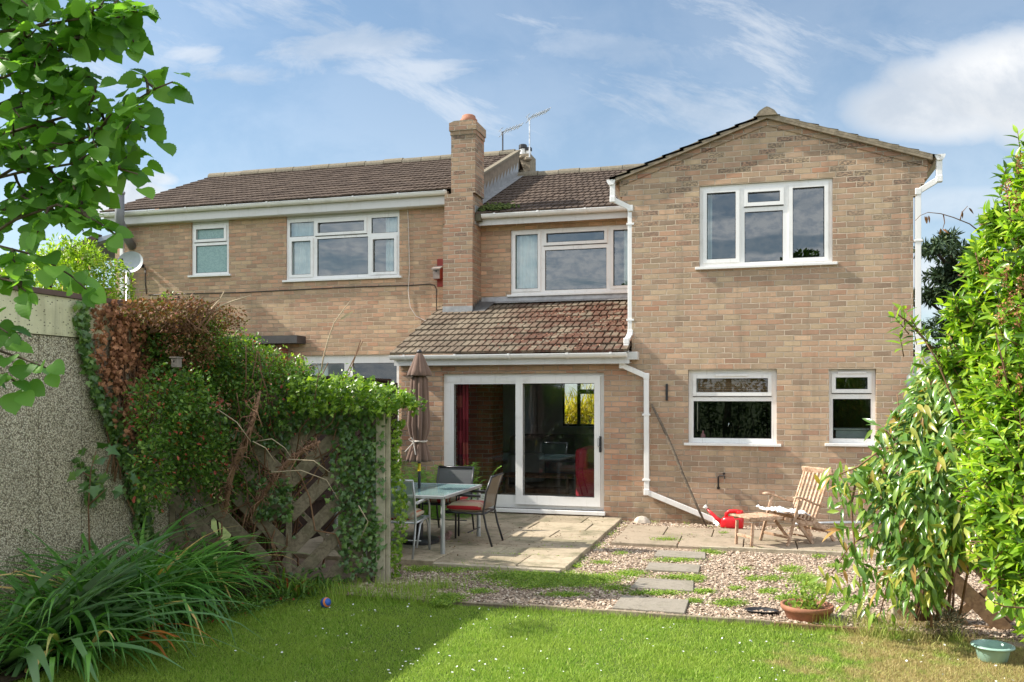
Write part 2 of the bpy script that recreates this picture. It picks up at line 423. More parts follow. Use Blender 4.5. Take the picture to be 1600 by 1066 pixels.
M_LEAD_D = plain('dark felt flashing', (.09, .09, .09), .8, .3, 9, bump=.5, bscale=25)
M_TERRA = plain('terracotta', (.33, .14, .08), .75, .2, 12, bump=.3, dirt=((.2, .13, .09), .5))
M_MORT = plain('weathered mortar', (.27, .22, .155), .95, .3, 14, bump=.6, bscale=50, dirt=((.10, .09, .06), .6))
def ground_mat(name, c1, c2, c3, s=4, fs=60, bst=.6):
    m, t = newmat(name); p = gpos(t)
    n1 = t.noise(p, s, 5, .6); n2 = t.noise(p, fs, 4, .7)
    c = t.mix(t.ss(n1, .38, .62), c1, c2); c = t.mix(t.ss(n2, .45, .7, 0, .7), c, c3)
    pri(t, c, .95, t.bump(n2, bst, .015), spec=.1)
    return m
def dry_field(t, p):
    """where the lawn has gone dry and straw coloured: a real patch of the lawn (to the right), the same field colours soil and blades"""
    x, y, z = t.sep(p)
    n1 = t.noise(t.comb(x, y, 0.0), 1.5, 5, .62); n2 = t.noise(t.comb(x, y, 3.0), 6.5, 4, .65)
    b = t.m('ADD', t.ss(x, -.9, 1.2, -.15, .17), t.ss(y, 6.9, 5.2, -.05, .03))
    return t.ss(t.m('ADD', t.m('ADD', t.m('MULTIPLY', n1, .62), t.m('MULTIPLY', n2, .38)), b), .49, .63)
m, t = newmat('lawn soil'); p = gpos(t); n2 = t.noise(p, 50, 4, .7)
c = t.mix(dry_field(t, p), (.10, .15, .035), (.34, .27, .12)); c = t.mix(t.ss(n2, .45, .7, 0, .5), c, (.06, .09, .025))
pri(t, c, .95, t.bump(n2, .8, .02), spec=.1); M_LAWN = m
m, t = newmat('grass blade'); gi = t.n('ShaderNodeNewGeometry'); p = gi.outputs['Position']; isl = gi.outputs['Random Per Island']
d = dry_field(t, p)
g = t.ramp(isl, [(0, (.19, .33, .035)), (.45, (.28, .46, .05)), (.8, (.40, .56, .09)), (1, (.54, .60, .17))])
g = t.mix(t.ss(t.noise(p, 2.2, 3), .35, .65, 0, .5), g, (.38, .50, .08))
s = t.ramp(isl, [(0, (.34, .28, .12)), (.6, (.58, .46, .22)), (1, (.68, .56, .30))])
c = t.mix(t.m('MULTIPLY', d, t.ss(isl, 1.0, .70, .25, .95)), g, s)
b = pri(t, c, .5, spec=.25, out=False)
tr = t.n('ShaderNodeBsdfTranslucent', inp={0: c})
t.n('ShaderNodeOutputMaterial', inp={0: t.n('ShaderNodeMixShader', inp={0: .38, 1: b, 2: tr.outputs[0]}).outputs[0]}); M_GRASS = m
M_EARTH = ground_mat('dark earth', (.05, .038, .026), (.075, .056, .036), (.03, .022, .015))
M_FIELD = ground_mat('far ground', (.06, .09, .03), (.08, .10, .035), (.04, .06, .02), s=.2, fs=5)
M_GRAVBED = ground_mat('gravel bed', (.26, .19, .14), (.33, .25, .18), (.12, .09, .065), s=3, fs=70, bst=1.0)
def stone_isl(name, stops, rough=.85, bs=60):
    m, t = newmat(name); gi = t.n('ShaderNodeNewGeometry')
    c = t.ramp(gi.outputs['Random Per Island'], stops)
    c = t.mix(1.0, c, t.ramp(t.noise(gi.outputs['Position'], bs, 3, .7), [(.3, (.82, .82, .82)), (.7, (1.15, 1.15, 1.15))]), 'MULTIPLY')
    pri(t, c, rough, spec=.25); return m
M_GRAVEL = stone_isl('beige gravel', [(0, (.24, .17, .125)), (.3, (.37, .275, .20)), (.6, (.46, .355, .265)), (.85, (.56, .45, .345)), (1, (.66, .57, .46))])
def slab_mat(name, a, b, g=(.10, .105, .05), gk=.5, ws=2.2):
    m, t = newmat(name); gi = t.n('ShaderNodeNewGeometry'); p = gi.outputs['Position']
    c = t.mix(gi.outputs['Random Per Island'], a, b)
    n1 = t.noise(p, ws, 5, .65); n2 = t.noise(p, 14, 5, .7); n3 = t.noise(p, 110, 3, .7)
    c = t.mix(t.ss(n1, .45, .66, 0, gk), c, g); c = t.mix(t.ss(n2, .48, .7, 0, .55), c, [q*.5 for q in a])
    c = t.mix(t.ss(n3, .4, .75, 0, .3), c, [q*1.25 for q in b])
    pri(t, c, .9, t.bump(t.m('ADD', n3, t.m('MULTIPLY', n2, 2)), .5, .008), spec=.2); return m
M_SLAB = slab_mat('weathered sandstone slab', (.31, .25, .175), (.47, .39, .28), gk=.7)
M_SLAB2 = slab_mat('worn paving slab', (.31, .25, .185), (.38, .305, .225), gk=.4)
M_STEP = slab_mat('grey stepping stone', (.27, .24, .195), (.34, .30, .25), gk=.25)
M_KERB = slab_mat('concrete edging', (.42, .36, .27), (.46, .39, .29), gk=.4)
M_CONC = plain('aged concrete post', (.38, .34, .25), .95, .25, 8, bump=.7, bscale=70, dirt=((.10, .11, .06), .55))
def wood(name, a, b, g=None, gk=.4, axis=(3, 3, 30), rough=.8):
    m, t = newmat(name); p = opos(t)
    n1 = t.noise(t.v('MULTIPLY', p, axis), 1.6, 6, .65, .6); n2 = t.noise(p, 5, 4, .6); isl = t.n('ShaderNodeNewGeometry').outputs['Random Per Island']
    c = t.mix(t.ss(n1, .35, .65), a, b)
    c = t.mix(1.0, c, t.ramp(isl, [(0, (.8, .8, .8)), (1, (1.2, 1.2, 1.2))]), 'MULTIPLY')
    if g: c = t.mix(t.ss(n2, .45, .7, 0, gk), c, g)
    pri(t, c, rough, t.bump(n1, .35, .004), spec=.25); return m
M_TRELLIS = wood('weathered grey green timber', (.21, .165, .115), (.35, .285, .205), (.16, .16, .09), .35, axis=(14, 14, 14))
M_TRELLIS_R = wood('brown timber', (.15, .09, .05), (.26, .165, .09), (.10, .09, .05), .4, axis=(14, 14, 14))
M_TEAK = wood('bleached teak', (.34, .20, .12), (.62, .44, .31), (.25, .17, .11), .55, axis=(12, 12, 12), rough=.65)
M_DARKWOOD = wood('dark stained board', (.035, .022, .018), (.06, .038, .03), axis=(20, 20, 2))
M_POLE = wood('grey weathered pole', (.10, .08, .06), (.19, .15, .11))
M_BARK = wood('bark', (.07, .05, .035), (.15, .11, .08), axis=(6, 6, 3), rough=.95)
M_STEM = wood('brown dry stem', (.14, .075, .045), (.26, .15, .09), axis=(6, 6, 3), rough=.9)
M_STEM_P = wood('pale dry stem', (.36, .28, .19), (.46, .37, .25), axis=(6, 6, 3), rough=.9)
m, t = newmat('pebble dash'); p = gpos(t)
vz = t.n('ShaderNodeTexVoronoi', feature='F1', inp={'Vector': p, 'Scale': 92.0, 'Randomness': 1.0})
vc = t.sep(vz.outputs['Color'])[0]
c = t.ramp(vc, [(0, (.44, .375, .27)), (.35, (.58, .50, .37)), (.7, (.72, .64, .48)), (1, (.86, .79, .64))])
c = t.mix(t.ss(vz.outputs['Distance'], .42, .75), c, (.20, .17, .12))
c = t.mix(t.ss(t.noise(p, 1.6, 4, .6), .5, .72, 0, .35), c, (.27, .24, .18))
pri(t, c, .92, t.bump(t.m('MULTIPLY', vz.outputs['Distance'], -1.0), .9, .01), spec=.25); M_PEBBLE = m
m, t = newmat('cream roughcast board'); p = gpos(t)
vz = t.n('ShaderNodeTexVoronoi', inp={'Vector': t.v('MULTIPLY', p, (1, 1, 1.7)), 'Scale': 34.0, 'Randomness': 1.0})
spk = t.m('MULTIPLY', t.ss(vz.outputs['Distance'], .42, .25), t.ss(t.sep(vz.outputs['Color'])[0], .55, .6))
c = t.mix(t.ss(t.noise(p, 3, 4), .4, .65), (.62, .58, .38), (.74, .70, .48)); c = t.mix(spk, c, (.07, .06, .04))
c = t.mix(t.ss(t.noise(t.v('MULTIPLY', p, (1, 6, .6)), 1.5, 4), .52, .7, 0, .45), c, (.22, .20, .13))
pri(t, c, .9, t.bump(t.noise(p, 80, 3), .7, .006), spec=.2); M_CREAM = m
M_CAP = plain('brown capping', (.12, .075, .06), .7, .25, 5, bump=.3)

def leafmat(name, stops, rough=.38, trans=.35, spec=.5, tb=1.5, vein=True):
    m, t = newmat(name); gi = t.n('ShaderNodeNewGeometry')
    c = t.ramp(gi.outputs['Random Per Island'], stops)
    n1 = t.noise(gi.outputs['Position'], 3.0, 2)
    c = t.mix(1.0, c, t.ramp(n1, [(.3, (.78, .80, .75)), (.7, (1.18, 1.16, 1.1))]), 'MULTIPLY')
    b = pri(t, c, rough, spec=spec, out=False)
    tc = t.mix(1.0, c, (tb*1.05, tb*1.1, tb*.4), 'MULTIPLY')
    tr = t.n('ShaderNodeBsdfTranslucent', inp={0: tc})
    t.n('ShaderNodeOutputMaterial', inp={0: t.n('ShaderNodeMixShader', inp={0: trans, 1: b, 2: tr.outputs[0]}).outputs[0]})
    return m
L_HAZEL = leafmat('hazel leaf', [(0, (0.077, 0.186, 0.035)), (.5, (0.131, 0.284, 0.053)), (1, (0.219, 0.414, 0.088))], .45, .42, .35, 1.9)
L_LAUREL = leafmat('laurel leaf', [(0, (.045, .105, .016)), (.25, (0.121, 0.243, 0.024)), (.5, (0.230, 0.405, 0.034)), (.85, (0.378, 0.540, 0.054)), (1, (0.540, 0.621, 0.081))], .30, .38, .5)
L_CLEM = leafmat('clematis leaf', [(0, (0.079, 0.174, 0.035)), (.5, (0.158, 0.298, 0.056)), (.8, (0.315, 0.410, 0.079)), (.93, (0.473, 0.425, 0.096)), (1, (0.473, 0.252, 0.096))], .27, .32, .6)
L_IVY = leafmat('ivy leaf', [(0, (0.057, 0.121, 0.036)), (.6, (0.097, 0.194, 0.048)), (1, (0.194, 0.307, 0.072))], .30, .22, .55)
L_IVYTOP = leafmat('ivy leaf with painted sun', [(0, (0.078, 0.157, 0.022)), (.5, (0.157, 0.280, 0.034)), (1, (0.302, 0.426, 0.056))], .32, .35, .5)  # brighter copy of the ivy leaf, sunlight put into the colour
L_DEAD = leafmat('dead brown ivy', [(0, (0.170, 0.076, 0.043)), (.5, (0.374, 0.170, 0.093)), (1, (0.578, 0.289, 0.170))], .8, .15, .2, 1.0)
L_FUCH = leafmat('fine shrub leaf', [(0, (0.049, 0.111, 0.022)), (.5, (0.098, 0.203, 0.035)), (.93, (0.209, 0.335, 0.056)), (.95, (0.419, 0.070, 0.056)), (1, (0.489, 0.111, 0.070))], .45, .3, .4)
L_STRAP = leafmat('strap leaf', [(0, (0.065, 0.184, 0.038)), (.6, (0.119, 0.302, 0.060)), (.93, (0.216, 0.454, 0.086)), (.955, (0.778, 0.540, 0.216)), (1, (0.907, 0.648, 0.302))], .35, .3, .5)
L_PHORM = leafmat('sword leaf', [(0, (0.072, 0.155, 0.062)), (.6, (0.124, 0.248, 0.093)), (1, (0.207, 0.352, 0.145))], .32, .22, .55)
L_ORANGE = leafmat('orange leaf', [(0, (.55, .17, .04)), (1, (.62, .22, .05))], .5, .3, .4, 1.1)
L_COVER = leafmat('ground cover leaf', [(0, (0.120, 0.216, 0.036)), (.5, (0.228, 0.360, 0.060)), (1, (0.408, 0.504, 0.108))], .5, .3, .3)
L_CONIF = leafmat('conifer needle', [(0, (0.027, 0.053, 0.030)), (.6, (0.053, 0.090, 0.045)), (1, (0.105, 0.143, 0.060))], .6, .12, .3, 1.0)
L_BUSH = leafmat('bright bush leaf', [(0, (0.108, 0.204, 0.024)), (.5, (0.240, 0.384, 0.036)), (.92, (0.408, 0.552, 0.060)), (1, (0.660, 0.480, 0.360))], .4, .35, .4)
L_FERN = leafmat('fern', [(0, (0.112, 0.270, 0.045)), (1, (0.292, 0.495, 0.090))], .5, .35, .4)
L_YELL = leafmat('yellow plant leaf', [(0, (.25, .28, .03)), (.5, (.5, .42, .05)), (1, (.62, .50, .10))], .4, .4, .4)
L_TREE = leafmat('broad tree leaf', [(0, (.03, .065, .015)), (1, (.07, .13, .03))], .5, .25, .3)

M_DGREY = plain('dark grey metal', (.055, .055, .06), .4, .15, 10, metal=.6)
M_SILVER = plain('silver painted metal', (.42, .44, .45), .38, .1, 10, metal=.5)
M_BLACK = plain('black plastic', (.02, .02, .022), .45)
M_IRON = plain('dark iron', (.035, .03, .028), .6, .2, 20, metal=.5)
M_CHROME = plain('chrome', (.7, .7, .7), .15, .05, metal=1)
M_ALU = plain('galvanised metal', (.50, .52, .54), .4, .15, 14, metal=.8)
M_DISH = plain('grey dish paint', (.36, .39, .41), .5, .12, 6, dirt=((.2, .22, .2), .4))
M_CANVAS = None
m, t = newmat('brown parasol canvas'); p = opos(t)
c = t.mix(t.noise(p, 9, 4), (.125, .078, .058), (.20, .13, .10)); pri(t, c, .85, t.bump(t.noise(p, 300, 2), .3, .002), spec=.15, **{'Sheen Weight': .2}); M_CANVAS = m
M_STRING = plain('pale cord', (.65, .58, .52), .8)
def mesh_fabric(name, col, a):
    m, t = newmat(name); b = pri(t, col, .7, spec=.2, out=False); tr = t.n('ShaderNodeBsdfTransparent')
    t.n('ShaderNodeOutputMaterial', inp={0: t.n('ShaderNodeMixShader', inp={0: a, 1: tr.outputs[0], 2: b}).outputs[0]}); return m
M_MESHB = mesh_fabric('brown sling mesh', (.17, .135, .10), .88); M_MESHG = mesh_fabric('grey sling mesh', (.09, .095, .10), .94); M_MESHS = mesh_fabric('pale green sling mesh', (.25, .36, .27), .62)
m, t = newmat('table glass'); p = gpos(t)
f = t.m('ADD', t.m('MULTIPLY', t.n('ShaderNodeLayerWeight', inp={0: .4}).outputs[0], .5), .12, clamp=True)
d = t.n('ShaderNodeBsdfDiffuse', inp={0: (.30, .46, .46, 1)}); g = t.n('ShaderNodeBsdfGlossy', inp={0: (.9, 1, 1, 1), 1: .06})
x = t.n('ShaderNodeMixShader', inp={0: .45, 1: t.n('ShaderNodeBsdfTransparent', inp={0: (.75, .9, .88, 1)}).outputs[0], 2: d.outputs[0]})
t.n('ShaderNodeOutputMaterial', inp={0: t.n('ShaderNodeMixShader', inp={0: f, 1: x.outputs[0], 2: g.outputs[0]}).outputs[0]}); M_TABGLASS = m
def stripes(name, axis, cols, period):
    m, t = newmat(name); s = t.sep(opos(t))[axis]
    f = t.m('FRACT', t.m('DIVIDE', t.m('ADD', s, 10.0), period))
    c = t.ramp(f, cols, 'CONSTANT'); pri(t, c, .9, t.bump(t.noise(opos(t), 250, 2), .25, .003), spec=.1, **{'Sheen Weight': .15}); return m
RED = (.42, .03, .035); BEI = (.50, .36, .25)
M_STRIPE = stripes('red and beige stripe', 1, [(0, BEI), (.22, RED), (.45, (.55, .42, .32)), (.52, RED), (.60, (.62, .52, .40)), (.68, (.55, .16, .09)), (.75, (.6, .5, .38)), (.85, RED), (.9, BEI)], .26)
M_STRIPEG = stripes('green and cream stripe', 0, [(0, (.22, .22, .14)), (.2, (.45, .43, .33)), (.3, (.16, .16, .10)), (.45, (.36, .35, .25)), (.6, (.5, .48, .38)), (.7, (.2, .2, .13)), (.85, (.40, .38, .28))], .11)
M_RED = plain('glossy red plastic', (.62, .012, .02), .3, .08, 8)
M_BLUE = plain('blue plastic', (.02, .10, .42), .4)
M_ORANGE = plain('orange plastic', (.75, .22, .05), .4)
M_WHITE = plain('white cloth', (.78, .78, .80), .9, .06, 8, bump=.3, bscale=20)
M_WPLAST = plain('white plastic part', (.8, .8, .78), .35)
M_YELLOW = plain('yellow plastic', (.75, .55, .02), .4)
M_BOWL = plain('sage green plastic', (.32, .50, .42), .35, .1, 6)
M_HOSE = plain('grey green hose', (.13, .17, .16), .45, .2, 8, dirt=((.3, .12, .07), .5))
M_CURTAIN = plain('pale curtain', (.86, .89, .86), .9, .08, 4)
m, t = newmat('red patterned curtain'); p = opos(t); x, y, z = t.sep(p)
ck = t.n('ShaderNodeTexWhiteNoise', noise_dimensions='2D', inp={'Vector': t.comb(t.m('FLOOR', t.m('MULTIPLY', x, 7)), t.m('FLOOR', t.m('MULTIPLY', z, 5.5)))}).outputs[0]
pri(t, t.ramp(ck, [(0, (.30, .02, .04)), (.35, (.5, .05, .08)), (.6, (.14, .015, .05)), (.8, (.55, .12, .10))], 'CONSTANT'), .85); M_REDCUR = m
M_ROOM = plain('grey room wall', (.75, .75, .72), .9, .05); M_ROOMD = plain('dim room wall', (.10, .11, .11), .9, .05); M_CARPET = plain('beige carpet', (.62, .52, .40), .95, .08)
M_SOFA = plain('grey upholstery', (.20, .22, .24), .9, .1); M_REDSOFA = plain('red upholstery', (.38, .015, .035), .85, .1)
M_REDWOOD = plain('red painted wood', (.28, .04, .03), .7, .15); M_GREYWOOD = plain('grey weathered wood', (.24, .20, .18), .85, .2, 12)
m, t = newmat('wood slat blind'); s = t.sep(opos(t))[2]
f = t.m('FRACT', t.m('DIVIDE', s, .03)); pri(t, t.mix(t.ss(f, .6, .95), (.36, .19, .10), (.08, .04, .02)), .6); M_BLIND = m
M_SOLAR = plain('pale blue grey roof', (.24, .28, .33), .5, .1, 3)
# ================================================================== SETTING: ground
def sheet(name, poly, z, m, kind='structure', th=0):
    b = MB()
    if th: b.prism([(x, y, z-th) for x, y in poly], (0, 0, th))
    else: b.quad(*[(x, y, z) for x, y in poly])
    o = b.build(name, m, loc=(poly[0][0], poly[0][1], z)); o['kind'] = kind; return o
sheet('ground', [(-600, -600), (600, -600), (600, 900), (-600, 900)], -.14, M_FIELD)
sheet('lawn', [(-5.5, -9), (3.9, -9), (3.9, 7.16), (-3.3, 7.16), (-3.6, 7.7), (-5.5, 7.4)], -.08, M_LAWN)
sheet('gravel_bed', [(-5.28, 7.16), (4.2, 7.16), (4.2, 12.47), (-5.28, 12.47)], -.052, M_GRAVBED)
sheet('planting_soil', [(-5.5, 1.5), (-4.65, 1.5), (-4.4, 5.6), (-4.0, 6.8), (-3.8, 7.75), (-5.5, 7.3)], -.05, M_EARTH)
YF, YB = 12.47, 14.53
def tiles(mb, O, u, s, wid, length, gauge=.28, p=.224, th=.024, jit=.003):
    O = Vector(O); u = Vector(u).normalized(); s = Vector(s).normalized(); n = u.cross(s).normalized()
    if n.z < 0: n = -n
    k = 0; a = 0.0
    prof = [(0, 1), (.385, 1), (.405, .1), (.475, .1), (.5, 1), (.885, 1), (.905, .1), (.975, .1), (1.0, 1)]
    while a < length-.02:
        L = min(gauge, length-a); off = -(p/2)*(k % 2)*.5-(.02 if k % 2 else 0)
        x = off
        while x < wid:
            jz = random.uniform(-jit, jit); js = random.uniform(-.006, .006); tl = random.uniform(-.002, .002)
            lo = []; up = []; rs = []
            for fx, h in prof:
                xx = min(max(x+fx*p*.992, 0), wid)
                hh = th*(.25+.75*h)
                lo.append(O+u*xx+s*(a-.03+js)+n*(hh+jz+tl*fx)); up.append(O+u*xx+s*(a+L+.01)+n*(hh-th*.8+jz)); rs.append(O+u*xx+s*(a-.03+js)+n*(jz-.004))
            m_ = len(prof); fs = []
            for i in range(m_-1): fs += [(i, i+1, m_+i+1, m_+i), (2*m_+i, 2*m_+i+1, i+1, i)]
            if min(max(x, 0), wid) < min(max(x+p, 0), wid)-.004: mb.add(lo+up+rs, fs)
            x += p
        a += gauge; k += 1
    e = n*.012
    mb.quad(O-e, O+u*wid-e, O+u*wid+s*length-e, O+s*length-e)
def gutter(mb, x0, x1, y, z, r=.055):
    n = 8
    for i in range(n):
        a0 = math.pi+math.pi*i/n; a1 = math.pi+math.pi*(i+1)/n
        for rr in (r, r-.006):
            mb.quad((x0, y+rr*math.cos(a0), z+rr*math.sin(a0)), (x1, y+rr*math.cos(a0), z+rr*math.sin(a0)), (x1, y+rr*math.cos(a1), z+rr*math.sin(a1)), (x0, y+rr*math.cos(a1), z+rr*math.sin(a1)))
    for sy in (-1, 1): mb.box(x0, x1, y+sy*r-.006, y+sy*r+.006, z-.004, z+.01)
    for xe in (x0, x1):
        mb.quad(*[(xe, y+r*math.cos(math.pi+math.pi*i/n), z+r*math.sin(math.pi+math.pi*i/n)) for i in range(n+1)])
def gut_bracket(x, y, z, r=.055):
    b = MB(); n = 8
    pts = [(x, y+(r+.007)*math.cos(math.pi+math.pi*i/n), z+(r+.007)*math.sin(math.pi+math.pi*i/n)) for i in range(n+1)]
    b.prism(pts, (.03, 0, 0)); b.box(x-.002, x+.032, y-r-.014, y-r+.004, z-.01, z+.018); return b
def W(x0, yT, yB, x1, Yw, right=False):
    xr = x1 if right else x0
    return (P(x0, yT, Yw).x, P(x1, yT, Yw).x, P(xr, yB, Yw).z, P(xr, yT, Yw).z)
def window(par, r, Yw, lights, gl, rec=.06, sill=True, label=None, vent=None, depth=.06, sillh=.035):
    x0, x1, z0, z1 = r; w_ = x1-x0; h_ = z1-z0; yf = Yw+rec
    g = [(x0+l[0]*w_, x0+l[1]*w_, z1-l[3]*h_, z1-l[2]*h_) for l in lights]
    fr = MB().plate(x0+.002, x1-.002, z0+.002, z1-.002, yf, yf+depth, g).build('window', M_UPVC, par, bevel=.005)
    if label: fr['label'] = label
    for l, q in zip(lights, g):
        k = l[4] if len(l) > 4 else ''
        a, b, c, d = q
        if 's' in k:
            e = .05; MB().plate(a-e, b+e, c-e, d+e, yf-.020, yf-.0005, [q]).build('sash', M_UPVC, fr, bevel=.006)
        yy = yf-.014 if 's' in k else yf+.006
        MB().plate(a-.001, b+.001, c-.001, d+.001, yy, yy+.01, [(a+.007, b-.007, c+.007, d-.007)]).build('seal', M_SEAL, fr)
        gm = M_FROST if 'f' in k else gl
        MB().quad((a, yf+.024, c), (b, yf+.024, c), (b, yf+.024, d), (a, yf+.024, d)).build('pane', gm, fr)
        if 'o' in k:                     # thin dark gap under an opening light
            MB().box(a-.05, b+.05, yf-.012, yf-.001, c-.062, c-.052).build('gap', M_SEAL, fr)
    if sill: MB().box(x0-.055, x1+.055, Yw-.045, yf-.002, z0-sillh, z0+.001).build('sill', M_UPVC, fr, bevel=.004)
    if vent:
        MB().box(x0+vent[0]*w_, x0+vent[1]*w_, yf-.036, yf-.0205, z1-(vent[2]+.018)*h_, z1-(vent[2]-.012)*h_).build('trickle_vent', M_UPVC, fr, bevel=.004)
    return fr
def room(par, x0, x1, y0, y1, z0, z1, m, back=None, name='interior_wall'):
    b = MB()
    b.quad((x0,y0,z0),(x0,y1,z0),(x0,y1,z1),(x0,y0,z1)); b.quad((x1,y0,z0),(x1,y0,z1),(x1,y1,z1),(x1,y1,z0))
    b.quad((x0,y0,z1),(x0,y1,z1),(x1,y1,z1),(x1,y0,z1))
    if back: b.plate(x0, x1, z0, z1, y1, y1+.12, back)
    else: b.quad((x0,y1,z0),(x1,y1,z0),(x1,y1,z1),(x0,y1,z1))
    o = b.build(name, m, par)
    MB().box(x0, x1, y0, y1, z0-.05, z0).build('floor', M_CARPET, par)
    return o
def pipe(par, pts, label=None, br=(), w_=.072, m=None):
    b = MB()
    for p, q in zip(pts, pts[1:]):
        p = Vector(p); q = Vector(q); d = (q-p).normalized()*.018
        b.beam(p-d, q+d, w_, w_*.8, up=(0, 1, 0.02))
    o = b.build('downpipe', m or M_PIPE, par, bevel=.006)
    if label: o['label'] = label
    for p in pts[1:-1]:                                           # sockets at the bends
        p = Vector(p); MB().box(p.x-w_*.56, p.x+w_*.56, p.y-w_*.5, p.y+w_*.46, p.z-.045, p.z+.045).build('socket', M_PIPE, o, bevel=.01)
    for p in br:
        MB().box(p[0]-w_*.75, p[0]+w_*.75, p[1]-w_*.5, p[1]+w_*.6, p[2]-.014, p[2]+.014).build('bracket', M_PIPE, o, bevel=.003)
    return o

# ================================================================== the detached-looking right house with its gabled wing
H = thing('brick_house', (0, 14, 0), 'buff brick house with gabled wing, red-brown chimney and white patio doors', 'house')
XL, XR = -1.731, 1.948
rW4 = W(1092.7, 291, 418, 1301.3, YF); rW5 = W(1075.2, 577.8, 692, 1214, YF); rW6 = W(1295.4, 577, 693, 1369.2, YF)
rD = W(691, 582.4, 799.5, 943.8, YF, right=True)
rW3 = W(797.6, 360, 461.0, 1003, YB)
# gabled wing wall: rectangle, corbelled shoulders and gable in one piece of brickwork
b = MB(); ZE = 4.34
b.plate(XL, XR, -.12, ZE, YF, YF+.1, [rW4, rW5, rW6])
steps = [(ZE, ZE+.075, .045), (ZE+.075, ZE+.15, .09), (ZE+.15, ZE+.225, .135), (ZE+.225, 4.80, .17)]
hw = (rW4[0], rW4[1])
for za, zb, e in steps:
    for a, c in ((XL-e, hw[0]), (hw[1], XR+e)): b.box(a, c, YF, YF+.1, za, zb)
    zt = min(zb, 99)
    if zb > rW4[3]: b.box(hw[0], hw[1], YF, YF+.1, max(za, rW4[3]), zb)
APX, APZ = .108, 5.50
b.prism([(XL-.17, YF, 4.80), (XR+.17, YF, 4.80), (APX, YF, APZ)], (0, .1, 0))
wl = b.build('wall', M_BRICK_G, H); wl['label'] = 'weathered buff brick gable wall with sooty bricks'
b = MB()      # side wall and rear walls close the block
b.box(XR-.1, XR-.001, YF+.101, 20.5, -.12, 4.8); b.box(XL+.001, XL+.1, YF+.101, YB+.1, 2.3, 4.8)
rBW = (-5.02+.0, -3.75, .95, 2.12)
rBW = (P(880, 600, 20.5).x, P(935, 600, 20.5).x, P(900, 666, 20.5).z, P(900, 594, 20.5).z)
b.plate(-5.3, XR-.1, -.12, 4.9, 20.5, 20.62, [rBW]); b.build('rear_wall', M_BRICK_E, H)
# raking brick-on-edge band under the verge, mortar fillet and tiles
def rake(zoff, th, y0, y1, m, name, ext=0.0, x_in=0.0):
    for sg in (-1, 1):
        xe = (XL-.17-ext) if sg < 0 else (XR+.17+ext)
        ze = 4.80-(APZ-4.80)/((XR-XL)/2+.17)*ext
        b = MB(); b.prism([(xe, y0, ze+zoff), (APX, y0, APZ+zoff), (APX, y0, APZ+zoff+th), (xe, y0, ze+zoff+th)], (0, y1-y0, 0))
        o = b.build(name, m, H)
rake(-.085, .083, YF-.016, YF-.001, M_BRICK_C, 'verge_brick_band')
rake(.0, .076, YF-.068, YF+.35, M_MORT, 'verge_mortar', .05)
b = MB(); sl_l = Vector((APX-(XL-.27), 0, (APZ-4.80)*((APX-XL+.27)/(APX-XL+.17))))
for sg in (-1, 1):
    e = Vector((XL-.27 if sg < 0 else XR+.27, YF-.07, 4.80-.04+.050))
    top = Vector((APX, YF-.07, APZ+.05))
    s = (top-e); L = s.length
    if sg < 0: tiles(b, (e.x, 20.4, e.z), (0, -1, 0), s, 20.4-YF+.07, L, gauge=.262, th=.04)
    else: tiles(b, e, (0, 1, 0), s, 20.4-YF+.07, L, gauge=.262, th=.04)
rf = b.build('roof', M_TILE_G, H); rf['label'] = 'lichened tiled roof of the gabled wing'
b = MB()
prof = [(-.15, -.055), (-.10, .015), (-.03, .06), (0, .07), (.03, .06), (.10, .015), (.15, -.055)]
yy = YF-.09
while yy < 20.4:
    jz = random.uniform(-.008, .008)
    b.prism([(APX+px_, yy, APZ+.075+pz+jz) for px_, pz in prof], (0, .44, 0)); yy += .45
b.build('ridge_tile', M_RIDGE, rf)
MB().prism([(APX-.13, YF-.097, APZ+.03), (APX+.13, YF-.097, APZ+.03), (APX+.04, YF-.097, APZ+.115), (APX-.03, YF-.097, APZ+.12)], (0, .05, 0)).build('ridge_end_mortar', M_MORT, rf)
# brackets of boarding behind the corbels (sloping boxed eaves)
for sg in (-1, 1):
    xa = XL if sg < 0 else XR
    b = MB(); b.prism([(xa, YF+.11, ZE-.03), (xa+sg*.24, YF+.11, 4.76), (xa+sg*.20, YF+.11, 4.80), (xa, YF+.11, 4.80)], (0, 1.9 if sg < 0 else 7.5, 0))
    b.build('boxed_eave', plain('peach painted eave', (.55, .36, .25), .8, .1) if sg < 0 else bpy.data.materials['peach painted eave'], H)
# wing gutters seen end-on, and their downpipes
for sg, x_ in ((-1, P(955, 285, YF-.03).x), (1, P(1468.5, 246, YF-.03).x)):
    zg = P(955, 283, YF).z if sg < 0 else P(1468, 243.5, YF).z
    b = MB(); n = 6; y0 = YF-.06; y1 = YF+1.8 if sg < 0 else 20.3
    pr_ = [(-.062, .008), (-.062, -.012), (-.045, -.05), (-.03, -.066), (.03, -.066), (.045, -.05), (.062, -.012), (.062, .008)]
    b.prism([(x_+a, y0, zg+c) for a, c in pr_], (0, y1-y0, 0)); b.build('gutter', M_PIPE, H)
xp = P(985, 400, YF+.02).x; yq = YF+.03
zg = P(955, 290, YF).z
pipe(H, [(P(957.5, 290, YF).x, YF-.01, zg), (P(957.5, 290, YF).x, YF-.01, P(957, 312, YF).z), (xp, yq, P(985, 325, YF).z), (xp, yq, P(985, 520, YF).z), (P(979, 520, YF-.1).x, YF-.10, P(979, 533, YF-.1).z), (P(978.5, 520, YF-.1).x, YF-.12, P(979, 553, YF-.1).z)],
     'white downpipe at the left edge of the gabled wing', br=[(xp, yq, P(985, 350, YF).z), (xp, yq, P(985, 500, YF).z)])
xr_ = P(1434.5, 400, YF+.02).x; xh = P(1467, 250, YF).x
